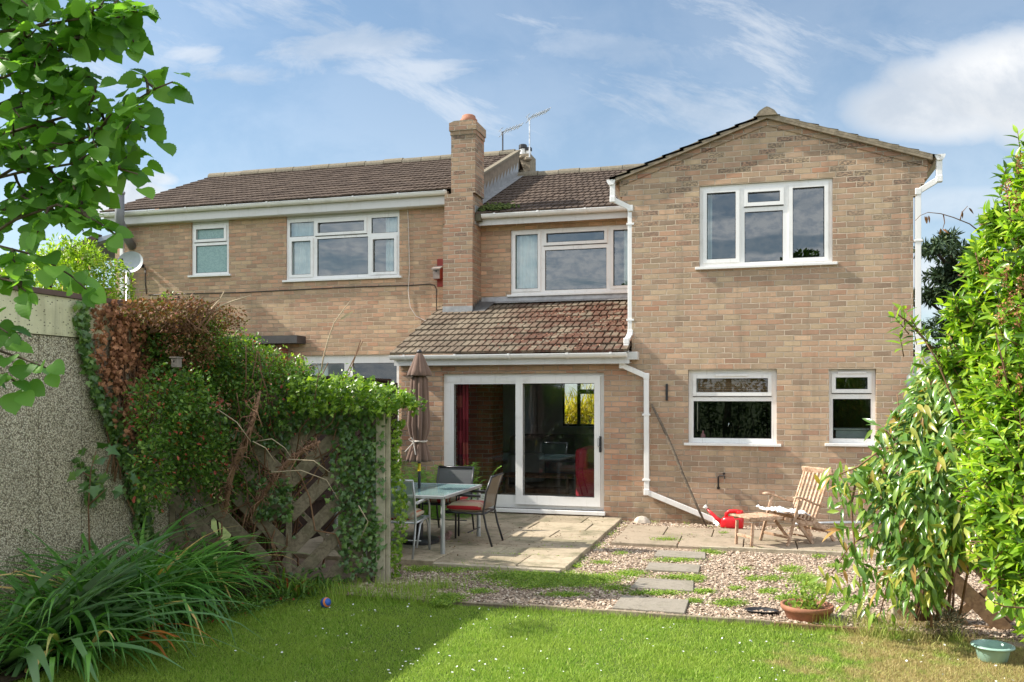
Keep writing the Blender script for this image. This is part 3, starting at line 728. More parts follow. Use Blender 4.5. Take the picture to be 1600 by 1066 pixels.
pipe(H, [(xh, YF-.01, P(1467, 250, YF).z), (xh, YF-.01, P(1467, 280, YF).z), (xr_, yq, P(1434, 299, YF).z), (xr_, yq, .02)],
     'white downpipe at the right corner of the gabled wing', br=[(xr_, yq, P(1434, 376, YF).z), (xr_, yq, 2.0)])
# windows of the wing
window(H, rW4, YF, [(.058, .28, .09, .905, 's'), (.372, .613, .11, .235, 'so'), (.348, .635, .345, .955), (.708, .94, .09, .93, 's')], M_GLASS_UP, rec=.035, label='white upper gable window with three lights')
window(H, rW5, YF, [(.093, .90, .12, .31, 'so'), (.058, .941, .43, .935)], M_GLASS, rec=.075, vent=(.306, .68, .075), label='white kitchen window with brown blind')
window(H, rW6, YF, [(.15, .83, .11, .27, 'so'), (.09, .9, .40, .935)], M_GLASS, rec=.075, vent=(.2, .8, .045), label='narrow white window at the right of the wing')
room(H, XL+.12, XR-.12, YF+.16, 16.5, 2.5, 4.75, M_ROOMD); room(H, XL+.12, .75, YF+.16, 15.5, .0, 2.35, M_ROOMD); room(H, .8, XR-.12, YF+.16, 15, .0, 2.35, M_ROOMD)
# ---- garden room with lean-to roof
XE = -5.25
b = MB(); b.plate(XE, XL-.0, -.12, 2.26, YF, YF+.1, [rD]); b.box(XE, XE+.1, YF+.101, YB, -.12, 2.3)
b.box(XE+.0, XE+.30, YF-.05, YF-.001, 2.13, 2.20); b.box(XE+.02, XE+.34, YF-.028, YF-.001, 2.055, 2.128)
wl = b.build('wall', M_BRICK_E, H); wl['label'] = 'pinkish brick wall around the patio doors'
b = MB(); sv = Vector((0, 2.31, .965)); tiles(b, (-5.31, 12.2, 2.365), (1, 0, 0), sv, -5.31*-1-1.742, sv.length, gauge=.272, th=.032, jit=.005)
rf = b.build('roof', M_TILE_E, H); rf['label'] = 'lean-to tiled roof patched with brown moss'
# moss cushions sit in the tile troughs
N = 2300; uu = RNG.normal(-2.6, .62, N); vv = np.clip(RNG.normal(.50, .23, N), .03, .97)
keep = (uu > -4.4) & (uu < -1.76) & (np.array([mnoise.noise(Vector((a*2.2, c_*3.2, 0))) for a, c_ in zip(uu, vv)]) > -.12)
uu, vv = uu[keep], vv[keep]
pos = np.stack([uu, 12.2+vv*2.31, 2.375+vv*.965+.004], 1); ico = ([(1,0,0),(0,1,0),(-1,0,0),(0,-1,0),(.5,.5,.5),(-.5,.5,.55),(-.5,-.5,.5),(.5,-.5,.55)], [(0,1,4),(1,5,4),(1,2,5),(2,6,5),(2,3,6),(3,7,6),(3,0,7),(0,4,7),(4,5,6,7)])
mm_ = stone_isl('brown moss', [(0, (.07, .032, .022)), (.6, (.14, .062, .04)), (.9, (.22, .11, .07)), (1, (.3, .26, .19))])
s_ = RNG.uniform(.006, .020, N)[keep]
mo = inst('moss', ico[0], ico[1], pos, basis(np.tile([0, 1, .42], (len(pos), 1)).astype(float)+rnd(len(pos), .3), np.tile([0, -.4, 1], (len(pos), 1)).astype(float)), np.stack([s_*1.3, s_*1.7, s_*.8], 1), mm_, rf, smooth=False)
mo['kind'] = 'stuff'
b = MB()
b.box(-5.29, XL-.005, 12.275, 12.30, 2.185, 2.30); b.build('fascia', M_SOFFIT, H)
MB().box(-5.27, XL-.005, 12.30, YF-.001, 2.20, 2.212).build('soffit', M_SOFFIT, H)
b = MB(); gutter(b, -5.32, XL-.03, 12.215, 2.325); gt = b.build('gutter', M_PIPE, H); gt['label'] = 'white gutter above the patio doors'
for x_ in (-5.1, -4.3, -3.48, -2.62, -2.0): gut_bracket(x_, 12.215, 2.325).build('bracket', M_PIPE, gt)
MB().box(P(965, 560, 12.2).x, P(995, 560, 12.2).x, 12.27, YF-.003, P(980, 562, 12.3).z, P(980, 550, 12.3).z).build('gutter_end_box', M_SOFFIT, H, bevel=.004)
# flashing where the lean-to meets the house, and the damp crumpled patch by the stack
b = MB(); n = 26
for i in range(n):
    xa = -4.62+(XL+4.62-.005)*i/n; xb = -4.62+(XL+4.62-.005)*(i+1)/n
    j1, j2 = [.012*math.sin(i*1.7+k) for k in (0, 1)]
    b.quad((xa, YB-.005, 3.44), (xb, YB-.005, 3.44), (xb, YB-.03, 3.36), (xa, YB-.03, 3.36))
    b.quad((xa, YB-.03, 3.36), (xb, YB-.03, 3.36), (xb, YB-.17+j2, 3.315), (xa, YB-.17+j1, 3.315))
b.build('flashing', M_LEAD, H)
# ---- stack
CX0, CX1, CY0 = -5.157, -4.631, 14.05
def zat(x, y, Yw): return P(x, y, Yw).z
zA = zat(715, 302, CY0); zT = zat(715, 191, CY0)
b = MB(); b.box(CX0, CX1, CY0, YB+.1, 2.9, zat(700, 355, CY0)); b.box(CX0+.02, CX1+.0, CY0+.02, YB+.1, zat(700, 355, CY0), zA)
x0c, x1c = P(704, 250, CY0).x, P(741.5, 250, CY0).x
b.box(x0c, x1c, CY0+.03, YB+.05, zA, zT-.21)
b.box(x0c-.012, x1c+.012, CY0+.018, YB+.062, zT-.21, zT-.14); b.box(x0c-.028, x1c+.028, CY0+.0, YB+.08, zT-.14, zT-.0)
ch = b.build('chimney', M_BRICK_C, H); ch['label'] = 'tall red-brown brick chimney stack'
cxm = (x0c+x1c)/2; cym = CY0+.27
MB().prism([(x0c-.02, CY0+.01, zT), (x1c+.02, CY0+.01, zT), (x1c-.06, CY0+.01, zT+.03), (x0c+.06, CY0+.01, zT+.03)], (0, .45, 0)).build('mortar_cap', M_MORT, ch)
MB().lathe([(.12, .0), (.145, .03), (.15, .08), (.125, .11), (.115, .15), (.095, .165), (.08, .15), (.0, .15)], (cxm+.02, cym, zT+.02), 20).build('chimney_pot', M_TERRA, ch, smooth=True)
MB().box(CX0-.004, CX1+.004, CY0-.012, CY0-.001, 3.14, 3.25).build('flashing', M_LEAD, ch)
b = MB()
for i in range(5):
    b.quad((CX1+.003, CY0+.1*i-.02, 3.10+.042*i), (CX1+.003, CY0+.1*i+.1, 3.10+.042*(i+1)), (CX1+.003, CY0+.1*i+.1, 3.34+.03*i), (CX1+.003, CY0+.1*i-.02, 3.18+.04*i))
b.quad((CX1, CY0-.02, 3.155), (CX1+.22, CY0-.02, 3.16), (CX1+.3, YB-.1, 3.35), (CX1, YB-.1, 3.36)); b.build('flashing', M_LEAD_D, ch)
MB().box(CX1+.002, CX1+.012, CY0+.12, YB-.05, zat(752, 352, 14.3), zat(752, 322, 14.3)).build('flashing', M_LEAD, ch)
# ---- middle: upper wall, roof, window
b = MB(); b.plate(CX1-.02, XL+.0, 3.2, 4.74, YB, YB+.1, [rW3]); wl = b.build('wall', M_BRICK_L, H); wl['label'] = 'shaded upper brick wall between chimney and wing'
window(H, rW3, YB, [(.037, .212, .075, .91, 's'), (.28, .72, .075, .215, 'so'), (.268, .735, .33, .945), (.788, .963, .075, .91, 's')], M_GLASS_UP, rec=.035, label='white upper window between the chimney and the gabled wing')
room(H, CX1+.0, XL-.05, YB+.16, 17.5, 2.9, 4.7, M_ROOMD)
b = MB(); sv = Vector((0, 3.58, 1.51)); tiles(b, (-4.86, 14.2, 4.83), (1, 0, 0), sv, 6.4, sv.length)
b.quad((-4.86, 17.78, 6.32), (1.5, 17.78, 6.32), (1.5, 20.6, 5.0), (-4.86, 20.6, 5.0))
rf = b.build('roof', M_TILE_L, H); rf['label'] = 'brown tiled roof between chimney and wing'
def ridge(par, x0, x1, y, z, m=M_RIDGE, r=.11):
    b = MB(); x = x0
    while x < x1-.02:
        L = min(.44, x1-x); jz = random.uniform(-.008, .008)
        b.prism([(x, y+r*math.cos(a)*1.15, z-.06+jz+r*math.sin(a)*1.1) for a in [math.pi*k/8 for k in range(9)]], (L-.012, 0, 0)); x += .44
    return b.build('ridge_tile', m, par)
ridge(rf, -4.84, 1.5, 17.78, 6.36)
MB().box(-4.60, XL-.01, 14.30, 14.325, 4.64, 4.765).build('fascia', M_SOFFIT, H); MB().box(-4.60, XL-.01, 14.325, YB-.001, 4.70, 4.71).build('soffit', M_SOFFIT, H)
b = MB(); gutter(b, -4.52, XL-.05, 14.235, 4.80, .06); gt = b.build('gutter', M_PIPE, H); gt['label'] = 'white gutter between chimney and wing'
for x_ in (-4.3, -3.55, -2.75, -2.1): gut_bracket(x_, 14.235, 4.80, .06).build('bracket', M_PIPE, gt)
MB().box(-4.63, -4.53, 14.17, 14.31, 4.70, 4.84).build('gutter_end_box', plain('mossy old timber', (.12, .11, .07), .9, .3, 14, bump=.5), H)
mv = rnd(420, 1)*np.array([.17, .10, .02])+np.array([-4.36, 14.42, 4.965]); mv[:, 2] = 4.83+(mv[:, 1]-14.2)*.42+.03+np.abs(RNG.normal(0, .02, 420))
o = inst('moss_clump', ico[0], ico[1], mv, basis(rnd(420)+np.array([0, 1, .4]), np.tile([0., 0, 1], (420, 1))), RNG.uniform(.012, .035, 420), stone_isl('green moss', [(0, (.04, .06, .015)), (1, (.11, .14, .03))]), H, smooth=False); o['kind'] = 'stuff'
# ---- patio doors
dr = window(H, rD, YF, [(.066, .465, .078, .905), (.505, .94, .075, .905)], M_GLASS_DOOR, rec=.07, sill=False, depth=.09)
ORG['sliding_door'] = ORG[dr.name]; dr.name = 'sliding_door'; dr['label'] = 'white sliding patio door'
x0, x1, z0, z1 = rD; w_ = x1-x0; h_ = z1-z0
MB().plate(x0+.462*w_, x0+.975*w_, z0+.03*h_, z0+.975*h_, YF+.032, YF+.069, [(x0+.505*w_, x0+.94*w_, z0+.095*h_, z0+.925*h_)]).build('sliding_leaf', M_UPVC, dr, bevel=.006)
MB().box(x0+.055, x0+.462*w_, YF+.055, YF+.069, z1-.062*h_, z1-.03*h_).build('track', M_UPVC, dr)
MB().box(x0-.03, x1+.02, YF-.05, YF+.068, z0-.055, z0+.0).build('sill', M_UPVC, dr, bevel=.006)
b = MB(); hx = P(937.5, 700, YF).x; hz0, hz1 = P(937, 707, YF).z, P(937, 682, YF).z
b.box(hx-.018, hx+.018, YF+.022, YF+.0315, hz0, hz1); b.build('handle', M_BLACK, dr, bevel=.004)
MB().tube([(hx-.01, YF+.02, hz1-.02), (hx-.025, YF-.02, hz1-.03), (hx-.025, YF-.02, hz1-.14), (hx-.01, YF+.02, hz1-.15)], .008, 6).build('handle_grip', M_ALU, dr)
# living room behind the doors, with a far window to the front garden
room(H, -5.1, -1.85, YF+.16, 20.45, .02, 2.34, M_ROOM, back=[rBW])
bw = MB().plate(rBW[0], rBW[1], rBW[2], rBW[3], 20.46, 20.5, [(rBW[0]+.04, rBW[0]+.41*(rBW[1]-rBW[0]), rBW[2]+.05, rBW[3]-.04), (rBW[0]+.50*(rBW[1]-rBW[0]), rBW[1]-.04, rBW[2]+.05, rBW[3]-.33), (rBW[0]+.50*(rBW[1]-rBW[0]), rBW[1]-.04, rBW[3]-.22, rBW[3]-.04)]).build('window', M_DGREY, H); bw['label'] = 'far window seen through the patio doors'
MB().box(rBW[0]-.05, rBW[1]+.05, 20.3, 20.46, rBW[2]-.05, rBW[2]).build('sill', M_UPVC, bw)
MB().box(-5.09, P(772, 650, 14.4).x, 14.3, 14.95, .02, 2.33).build('fireplace_wall', M_BRICK_IN, H)

# ================================================================== the neighbouring semi on the left
NH = thing('brick_house', (-8.5, 14.5, 0), 'pale brick house with long dark tiled roof at the left behind the ivy', 'house')
rW1 = W(299, 351, 431, 357.5, YB); rW2 = W(446.7, 343, 438.5, 624, YB); rW7 = W(472, 556, 720, 623.5, YB)
ZS = 5.03
h1 = (rW1[0], rW1[1], rW1[2], ZS+.2); h2 = (rW2[0], rW2[1], rW2[2], ZS+.2)
b = MB(); b.plate(-12.18, CX0+.02, -.12, 5.12, YB, YB+.1, [h1, h2, rW7]); b.box(-12.18, -12.08, YB+.101, 21, -.12, 5.1)
b.prism([(-12.18, YB+.101, 5.1), (-12.18, 21, 5.1), (-12.18, 17.78, 6.7)], (.1, 0, 0))
b.box(CX0+.021, CX0+.4, YB+.101, YB+.2, 4.5, 5.12)
b.build('wall', M_BRICK_L, NH); MB().box(-12.08, -5.3, 21, 21.1, -.12, 5.1).build('rear_wall', M_BRICK_L, NH)
for i_, r in enumerate((rW1, rW2)): MB().box(r[0]+.002, r[1]-.002, YB+.03, YB+.09, r[3]+.001, ZS+.19).build('panel', M_SOFFIT, NH)
window(NH, rW1, YB, [(.12, .86, .10, .30, 'so'), (.10, .93, .42, .95, 'f')], M_FROST, rec=.03, label='small white bathroom window with frosted glass')
window(NH, rW2, YB, [(.03, .245, .055, .29), (.05, .22, .365, .91, 's'), (.285, .695, .085, .25, 'so'), (.277, .725, .345, .945), (.755, .98, .055, .30), (.77, .953, .40, .92, 's')], M_GLASS_UP, rec=.03, label='wide white bedroom window')
window(NH, rW7, YB, [(.065, .43, .075, .97), (.52, .965, .075, .97)], M_GLASS, rec=.05, label='white patio door half hidden by ivy')
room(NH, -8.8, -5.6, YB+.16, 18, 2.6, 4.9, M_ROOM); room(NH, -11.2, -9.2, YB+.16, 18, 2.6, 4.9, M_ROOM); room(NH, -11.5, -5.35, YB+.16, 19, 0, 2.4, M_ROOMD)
b = MB(); sv = Vector((0, 3.53, 1.52)); tiles(b, (-12.28, 14.25, 5.30), (1, 0, 0), sv, 7.42, sv.length)
b.quad((-12.28, 17.78, 6.8), (-4.86, 17.78, 6.8), (-4.86, 21.3, 5.28), (-12.28, 21.3, 5.28)); rf = b.build('roof', M_TILE_L, NH); rf['label'] = 'long dark brown tiled roof'
ridge(rf, -12.26, -4.9, 17.78, 6.85)
MB().box(-12.3, CX0-.06, 14.36, 14.385, 5.06, 5.25).build('fascia', M_SOFFIT, NH); MB().box(-12.3, CX0-.06, 14.385, YB-.001, 5.05, 5.062).build('soffit', M_SOFFIT, NH)  # fascia in the darker cream: the gutter's shade is put into its colour
b = MB(); gutter(b, -12.36, CX0-.005, 14.30, 5.265, .06); gt = b.build('gutter', M_PIPE, NH)
for x_ in np.arange(-12.1, -5.2, .86): gut_bracket(float(x_), 14.30, 5.265, .06).build('bracket', M_PIPE, gt)
# verge over the lower roof: board, capping and saw-toothed lead
def vp(y, dz): return 5.30+(y-14.25)*.4306+dz
b = MB(); b.prism([(-4.86, 14.2, vp(14.2, .045)), (-4.86, 17.78, vp(17.78, .045)), (-4.86, 17.78, vp(17.78, -.33)), (-4.86, 14.2, vp(14.2, -.33))], (.03, 0, 0))
b.build('bargeboard', plain('weathered brown bargeboard', (.22, .17, .12), .9, .25, 8, bump=.5, bscale=40, dirt=((.10, .09, .07), .5)), NH)
MB().prism([(-4.90, 14.2, vp(14.2, .075)), (-4.90, 17.8, vp(17.8, .075)), (-4.90, 17.8, vp(17.8, .03)), (-4.90, 14.2, vp(14.2, .03))], (.10, 0, 0)).build('verge_capping', M_RIDGE, NH)
b = MB(); n = 15
for i in range(n):
    ya = 14.3+(17.7-14.3)*i/n; yb = 14.3+(17.7-14.3)*(i+1)/n
    lo = lambda y: 4.83+(y-14.2)*.4218+.03
    b.quad((-4.828, ya, lo(ya)), (-4.828, yb, lo(yb)), (-4.828, yb, lo(yb)+.14), (-4.828, yb-.03, lo(yb)+.27), (-4.828, ya+.02, lo(ya)+.17), (-4.828, ya, lo(ya)+.14))
    b.quad((-4.828, ya, lo(ya)), (-4.828, yb, lo(yb)), (-4.70, yb, lo(yb)+.0), (-4.70, ya, lo(ya)+.0))
b.build('flashing', M_LEAD, NH)
# corbel by the chimney at the eave
b = MB()
for k in range(4): b.box(CX0-.02-.05*(4-k)*.6, CX0-.001, YB-.12, YB-.001, 4.72+.075*k, 4.795+.075*k)
b.build('corbel', M_BRICK_C, NH)
# downpipes, flue
xa = P(191, 400, YB-.05).x; xb = P(200, 400, YB-.05).x
pipe(NH, [(xa, YB-.2, 5.2), (xa, YB-.05, 4.85), (xa, YB-.05, .1)], 'white downpipe at the left corner, left of the pair'); 
b = MB(); b.tube([(xb, YB-.05, 4.4), (xb, YB-.05, .1)], .045, 10); o = b.build('downpipe', M_PIPE, NH, smooth=True); o['label'] = 'round white pipe beside the corner downpipe'
b = MB(); fx = P(187, 320, 14.1); b.tube([(fx.x, 14.1, P(187, 304, 14.1).z), (fx.x, 14.1, P(187, 345, 14.1).z), P(196, 368, 14.3), P(207, 386, YB)], .085, 12)
b.build('flue_pipe', plain('grey flue', (.17, .175, .18), .5, .15), NH, smooth=True)
MB().lathe([(.09, 0), (.10, .02), (.10, .05), (.05, .08), (0, .085)], (fx.x, 14.1, P(187, 304, 14.1).z), 12).build('flue_cap', M_ALU, NH)
# rubble stack beyond the ridge with two flue pots
sx0, sx1 = P(806, 240, 18.5).x, P(834, 240, 18.5).x
b = MB(); random.seed(3)
zt = P(820, 240, 18.5).z
b.box(sx0+.02, sx1-.03, 18.3, 18.8, 5.5, zt-.06)
for k in range(46):
    cx = random.uniform(sx0, sx1-.06); cz = random.uniform(5.9, zt-.02); cy = 18.3
    s1 = random.uniform(.05, .10)
    if cx > sx1-.16 and cz > zt-.13: continue
    b.lathe([(s1*.5, -s1*.55), (s1, -s1*.2), (s1*.95, s1*.25), (s1*.4, s1*.55), (0, s1*.6)], (cx, cy, cz), 7, 1, .6)
st = b.build('chimney', M_MORT, NH); st['label'] = 'stubby stone chimney behind the ridge'
for px_, py_, rr, hh in ((817, 240, .085, .17), (826, 241, .07, .12)):
    q = P(px_, py_, 18.5); MB().lathe([(rr*.8, -.06), (rr*.85, hh*.6)], (q.x, 18.5, q.z), 14).build('chimney_pot', M_WPLAST, st)
    MB().lathe([(rr, hh*.55), (rr*1.08, hh*.6), (rr*1.08, hh), (rr*.9, hh+.02), (0, hh+.03)], (q.x, 18.5, q.z), 14).build('pot_cap', M_BLACK, st)
# ================================================================== hard garden surfaces
random.seed(11)
PX1 = -1.86
def slabs(name, x0, x1, y0, y1, top, th, rows, m, cols, gap=.012, base=True, skew=0.0):
    b = MB(); y = y0; k = 0
    while y < y1-.05:
        h = min(rows[k % len(rows)], y1-y); x = x0-random.uniform(0, .3)
        while x < x1-.02:
            wd = random.choice(cols); xa = max(x, x0); xb = min(x+wd, x1)
            if x1-xb < .2: xb = x1
            if xb-xa > .08:
                g = gap/2; dz = [random.uniform(-.006, .006) for _ in range(4)]
                j = [random.uniform(-.006, .006) for _ in range(4)]
                A = [(xa+g, y+g+j[0]), (xb-g, y+g+j[1]), (xb-g, y+h-g+j[2]), (xa+g, y+h-g+j[3])]
                vs = [(p[0], p[1], top-th) for p in A]+[(p[0], p[1], top-.006+d) for p, d in zip(A, dz)]+[(p[0]+(.006 if i in (0, 3) else -.006), p[1]+(.006 if i < 2 else -.006), top+d) for i, (p, d) in enumerate(zip(A, dz))]
                b.add(vs, [(0,1,5,4),(1,2,6,5),(2,3,7,6),(3,0,4,7),(4,5,9,8),(5,6,10,9),(6,7,11,10),(7,4,8,11),(8,9,10,11)])
            x = xb if xb == x1 else x+wd
        y += h; k += 1
    o = b.build(name, m, loc=(x0, y0, top)); o['kind'] = 'structure'; return o
slabs('patio', -5.24, PX1, 8.64, YF-.02, 0, .08, [.62, .60, .64, .61, .66, .62], M_SLAB, [.6, .9, .75])
slabs('path', -1.70, 3.4, 10.42, 11.92, -.02, .07, [.75, .75], M_SLAB2, [.9, .75, .6])
sheet('patio_bedding', [(-5.24, 8.66), (PX1-.02, 8.66), (PX1-.02, YF-.02), (-5.24, YF-.02)], -.022, M_EARTH)
sheet('path_bedding', [(-1.70, 10.44), (3.4, 10.44), (3.4, 11.9), (-1.7, 11.9)], -.036, M_EARTH)
def kerb(x0, x1, y, z0, z1, label, group, th=.05, m=M_KERB, rot=0.0, name='edging_stone', cat='edging stone'):
    b = MB(); xs = [x0, x1]
    n = max(1, int((x1-x0)/.3)); vs = []
    for i in range(n):
        a = x0+(x1-x0)*i/n; c = x0+(x1-x0)*(i+1)/n; j = random.uniform(-.004, .004)
        b.box(a, c+.001, y-th/2+rot*(a-x0), y+th/2+rot*(a-x0), z0, z1+j)
    o = b.build(name, m, bevel=.005); return tag(o, label, cat, group)
kerb(-3.25, -1.90, 8.57, -.06, -.005, 'pale concrete edging along the front of the patio slabs', None, .09)
kerb(-.65, .62, 10.36, -.06, .0, 'concrete edging before the house path, left of the deck chair', None, .06)
kerb(.64, 1.7, 10.37, -.06, .0, 'concrete edging before the house path, below the deck chair', None, .06)
kerb(-3.25, -1.88, 7.19, -.12, -.045, 'shaded timber lawn edging left of the stepping stones', None, .035, M_TRELLIS, name='timber_edging', cat='lawn edging')
kerb(-1.86, .1, 7.17, -.12, -.03, 'timber lawn edging beside the nearest stepping stone', None, .035, M_TRELLIS, name='timber_edging', cat='lawn edging')
kerb(.12, 1.05, 7.15, -.12, -.035, 'sunlit timber lawn edging ending at the terracotta pot', None, .035, M_TRELLIS_R, name='timber_edging', cat='lawn edging')
# rusty flat edging strip in the gravel
b = MB(); b.beam(G(1030, 845, -.03), G(1078, 851, -.03), .03, .012); tag(b.build('broken_edging', M_TERRA), 'broken rusty strip of edging at the gravel corner', 'edging')
for (px_, py_, w_, d_, lab) in ((1019, 944, .60, .46, 'nearest and largest stepping stone by the lawn'), (1037, 913, .56, .42, 'second stepping stone from the lawn'), (1052, 886.5, .55, .40, 'third stepping stone from the lawn'), (1063, 866, .55, .38, 'farthest stepping stone, near the house path')):
    g = G(px_, py_, -.03); b = MB()
    vs = [(-w_/2, -d_/2), (w_/2, -d_/2), (w_/2-.01, d_/2), (-w_/2+.01, d_/2)]
    vs = [(g.x+x+random.uniform(-.012, .012), g.y+y+random.uniform(-.012, .012), -.075) for x, y in vs]
    b.prism(vs, (0, 0, .05)); tag(b.build('stepping_stone', M_STEP, bevel=.006), lab, 'stepping stone', 'stepping stones across the gravel')
# gravel: real chips
def in_solid(x, y):
    if -5.24 < x < PX1 and y > 8.5: return True
    if -1.72 < x < 3.4 and 10.33 < y < 11.93: return True
    return False
STONES = [(G(1019, 944, -.03), .30, .23), (G(1037, 913, -.03), .28, .21), (G(1052, 886.5, -.03), .275, .20), (G(1063, 866, -.03), .275, .19)]
def on_stone(x, y, m=0): return any(abs(x-s.x) < a-m and abs(y-s.y) < c-m for s, a, c in STONES)
N = 68000
gx = RNG.uniform(-3.6, 3.2, N); gy = 7.2+(12.44-7.2)*RNG.random(N)**1.15
ok = np.array([not in_solid(a, c) and not on_stone(a, c) for a, c in zip(gx, gy)])
gx, gy = gx[ok], gy[ok]; n = len(gx)
oc = ([(1,0,0),(.3,.95,.1),(-.8,.6,-.1),(-.9,-.5,.1),(.1,-1,0),(.2,.1,.8),(-.3,-.1,.75)], [(0,1,5),(1,2,6,5),(2,3,6),(3,4,6),(4,0,5,6)])
s_ = RNG.uniform(.0055, .0155, n)
o = inst('gravel', oc[0], oc[1], np.stack([gx, gy, RNG.uniform(-.054, -.040, n)], 1), basis(np.stack([rnd(n)[:, 0], rnd(n)[:, 1], RNG.normal(0, .15, n)], 1), np.tile([0, 0, 1.], (n, 1))+rnd(n, .35)), np.stack([s_*1.25, s_*.9, s_*.8], 1), M_GRAVEL, smooth=False)
tag(o, None, kind='stuff')
# a few loose chips and a lump of rubble at the wall foot
b = MB(); q = G(1003, 812, 0); b.lathe([(.0, -.05), (.13, -.05), (.11, .0), (.07, .035), (.02, .05), (0, .05)], (q.x, q.y, 0), 6, 1, .6)
tag(b.build('rubble_stone', plain('chalky rubble', (.55, .48, .40), .9, .25, 14, bump=.5), bevel=.02), 'pale lump of rubble against the wall foot beside the patio', 'stone')

# ================================================================== garage and outbuilding on the left
GX = -5.5
gar = thing('garage', (GX, 5, -.1), 'pebble-dashed concrete garage with cream upper band and brown capping, on the left', 'garage')
b = MB(); ys = [6.16+.457*i for i in range(-11, 5)]
zseam = lambda y: 2.17-.0*(y-5)
for a, c in zip(ys, ys[1:]): b.box(GX-.1, GX, a+.004, c-.004, -.12, 2.21)
b.build('wall', M_PEBBLE, gar); MB().box(GX-.12, GX-.02, ys[0], ys[-1], -.12, 2.205).build('panel_joint', M_SEAL, gar)
b = MB(); b.box(GX-.1, GX+.012, ys[0], 6.145, 2.217, 2.535); b.box(GX-.1, GX+.012, 6.15, ys[-1], 2.217, 2.535); b.build('upper_band', M_CREAM, gar)
MB().box(GX-.14, GX+.035, ys[0]-.05, ys[-1]+.02, 2.538, 2.58).build('capping', M_CAP, gar)
b = MB(); b.box(GX-2.6, GX-.1, ys[0], ys[-1]-.003, 2.50, 2.538); b.build('roof', M_DARKWOOD, gar)
b = MB(); b.box(GX-2.6, GX-.101, ys[-1]-.1, ys[-1], -.12, 2.50); b.box(GX-2.6, GX-2.5, ys[0], ys[-1]-.1, -.12, 2.50); b.build('rear_wall', M_PEBBLE, gar)
PRX = P(464, 530, 14.2).x
ob = thing('porch', (PRX-1.2, 14, -.1), 'brick porch with a dark flat fascia against the left house, above the shrub', 'porch')
MB().box(PRX-2.4, P(440, 560, 14.3).x, 14.28, 14.52, -.12, 2.60).build('wall', M_BRICK_R, ob)
MB().box(PRX-2.6, PRX, 14.2, 14.52, P(464, 536, 14.2).z, P(464, 524, 14.2).z).build('fascia', M_DARKWOOD.copy() if 0 else plain('charcoal fascia board', (.055, .05, .05), .6, .25, 6, bump=.3), ob)
# brown boundary fence beside the patio
fn = thing('wooden_fence', (-5.42, 11.3, -.1), 'dark brown boarded fence between ivy and patio doors', 'fence')
b = MB(); y = 8.3
while y < 12.4: b.box(-5.47+random.uniform(0, .006), -5.44, y, y+.118, -.1, 1.96); y += .12
b.build('boards', M_DARKWOOD, fn); MB().box(-5.53, -5.38, 8.3, 12.40, 1.962, 1.99).build('capping', M_DARKWOOD, fn)
b = MB(); b.box(-5.44, -5.29, 12.34, 12.42, -.1, 1.93); b.box(-5.43, -5.39, 8.35, 12.3, .4, .48); b.build('rail', M_DARKWOOD, fn)

# ================================================================== trellis screens
def trellis(name, A, Bp, z0, z1, label, m, chev, bw=.105, pitch=.19, front=True, center=None, back=True, slant=1, part='diagonal_board'):
    A = Vector(A); Bp = Vector(Bp); u = (Bp-A); L = u.length; u.normalize(); nrm = Vector((u.y, -u.x, 0))
    if nrm.y > 0: nrm = -nrm
    th = thing(name, ((A.x+Bp.x)/2, (A.y+Bp.y)/2, z0), label, 'trellis')
    Hh = z1-z0; c0 = center if center is not None else L/2
    def clip(s0, dirn, smin, smax, c):
        # line z = c + dirn*(s-s0); clip to rect
        pts = []
        lo, hi = smin, smax
        a = s0+(0-c)/dirn; b_ = s0+(Hh-c)/dirn
        l2, h2 = min(a, b_), max(a, b_)
        lo = max(lo, l2); hi = min(hi, h2)
        if hi-lo < .07: return None
        return (lo, c+dirn*(lo-s0)), (hi, c+dirn*(hi-s0))
    def put(seg, off, w_, t_, nm):
        (s1, h1), (s2, h2) = seg
        p = A+u*s1+Vector((0, 0, z0+h1-A.z))+nrm*off; q = A+u*s2+Vector((0, 0, z0+h2-A.z))+nrm*off
        MB().beam(p, q, t_, w_, up=(0, 0, 1)).build(nm, m, th, bevel=.003)
    c = -L*1.5
    while c < Hh+L*1.5:
        if chev:
            for d_, lo, hi in ((-1, 0.03, c0), (1, c0, L-.03)):
                sg = clip(c0, d_, lo, hi, c+random.uniform(-.01, .01))
                if sg: put(sg, .012, bw, .018, 'diagonal_board')
        else:
            sg = clip(c0, slant, .02, L-.02, c)
            if sg: put(sg, .012, bw, .018, 'diagonal_board')
        c += pitch
    if back:
        c = -L*1.5
        while c < Hh+L*1.5:
            if chev:
                for d_, lo, hi in ((1, 0.03, c0), (-1, c0, L-.03)):
                    sg = clip(c0, d_, lo, hi, c)
                    if sg: put(sg, -.012, .045, .016, 'back_batten')
            else:
                sg = clip(c0, -slant, .02, L-.02, c)
                if sg: put(sg, -.012, .06, .016, 'back_batten')
            c += .34 if not chev else .62
    for s in ([0.02, L-.02]+([c0] if chev else [])):
        put(((s, 0), (s, Hh)), .028 if s == c0 else 0, .001, .001, 'x') if 0 else None
        p = A+u*s+Vector((0, 0, z0-A.z))+nrm*(.034 if s == c0 else 0)
        MB().beam(p, p+Vector((0, 0, Hh)), .055, .022, up=nrm).build('upright', m, th, bevel=.002)
    for h in (0.0, Hh):
        p = A+Vector((0, 0, z0+h-A.z)); MB().beam(p, p+u*L, .03, .05, up=(0, 0, 1)).build('rail', m, th, bevel=.002)
    return th, A, u, nrm, L, Hh
TA = Vector((GX+.02, 7.30, 0)); TB = Vector((-3.57, 7.76, 0))
L_ = (TB-TA).length
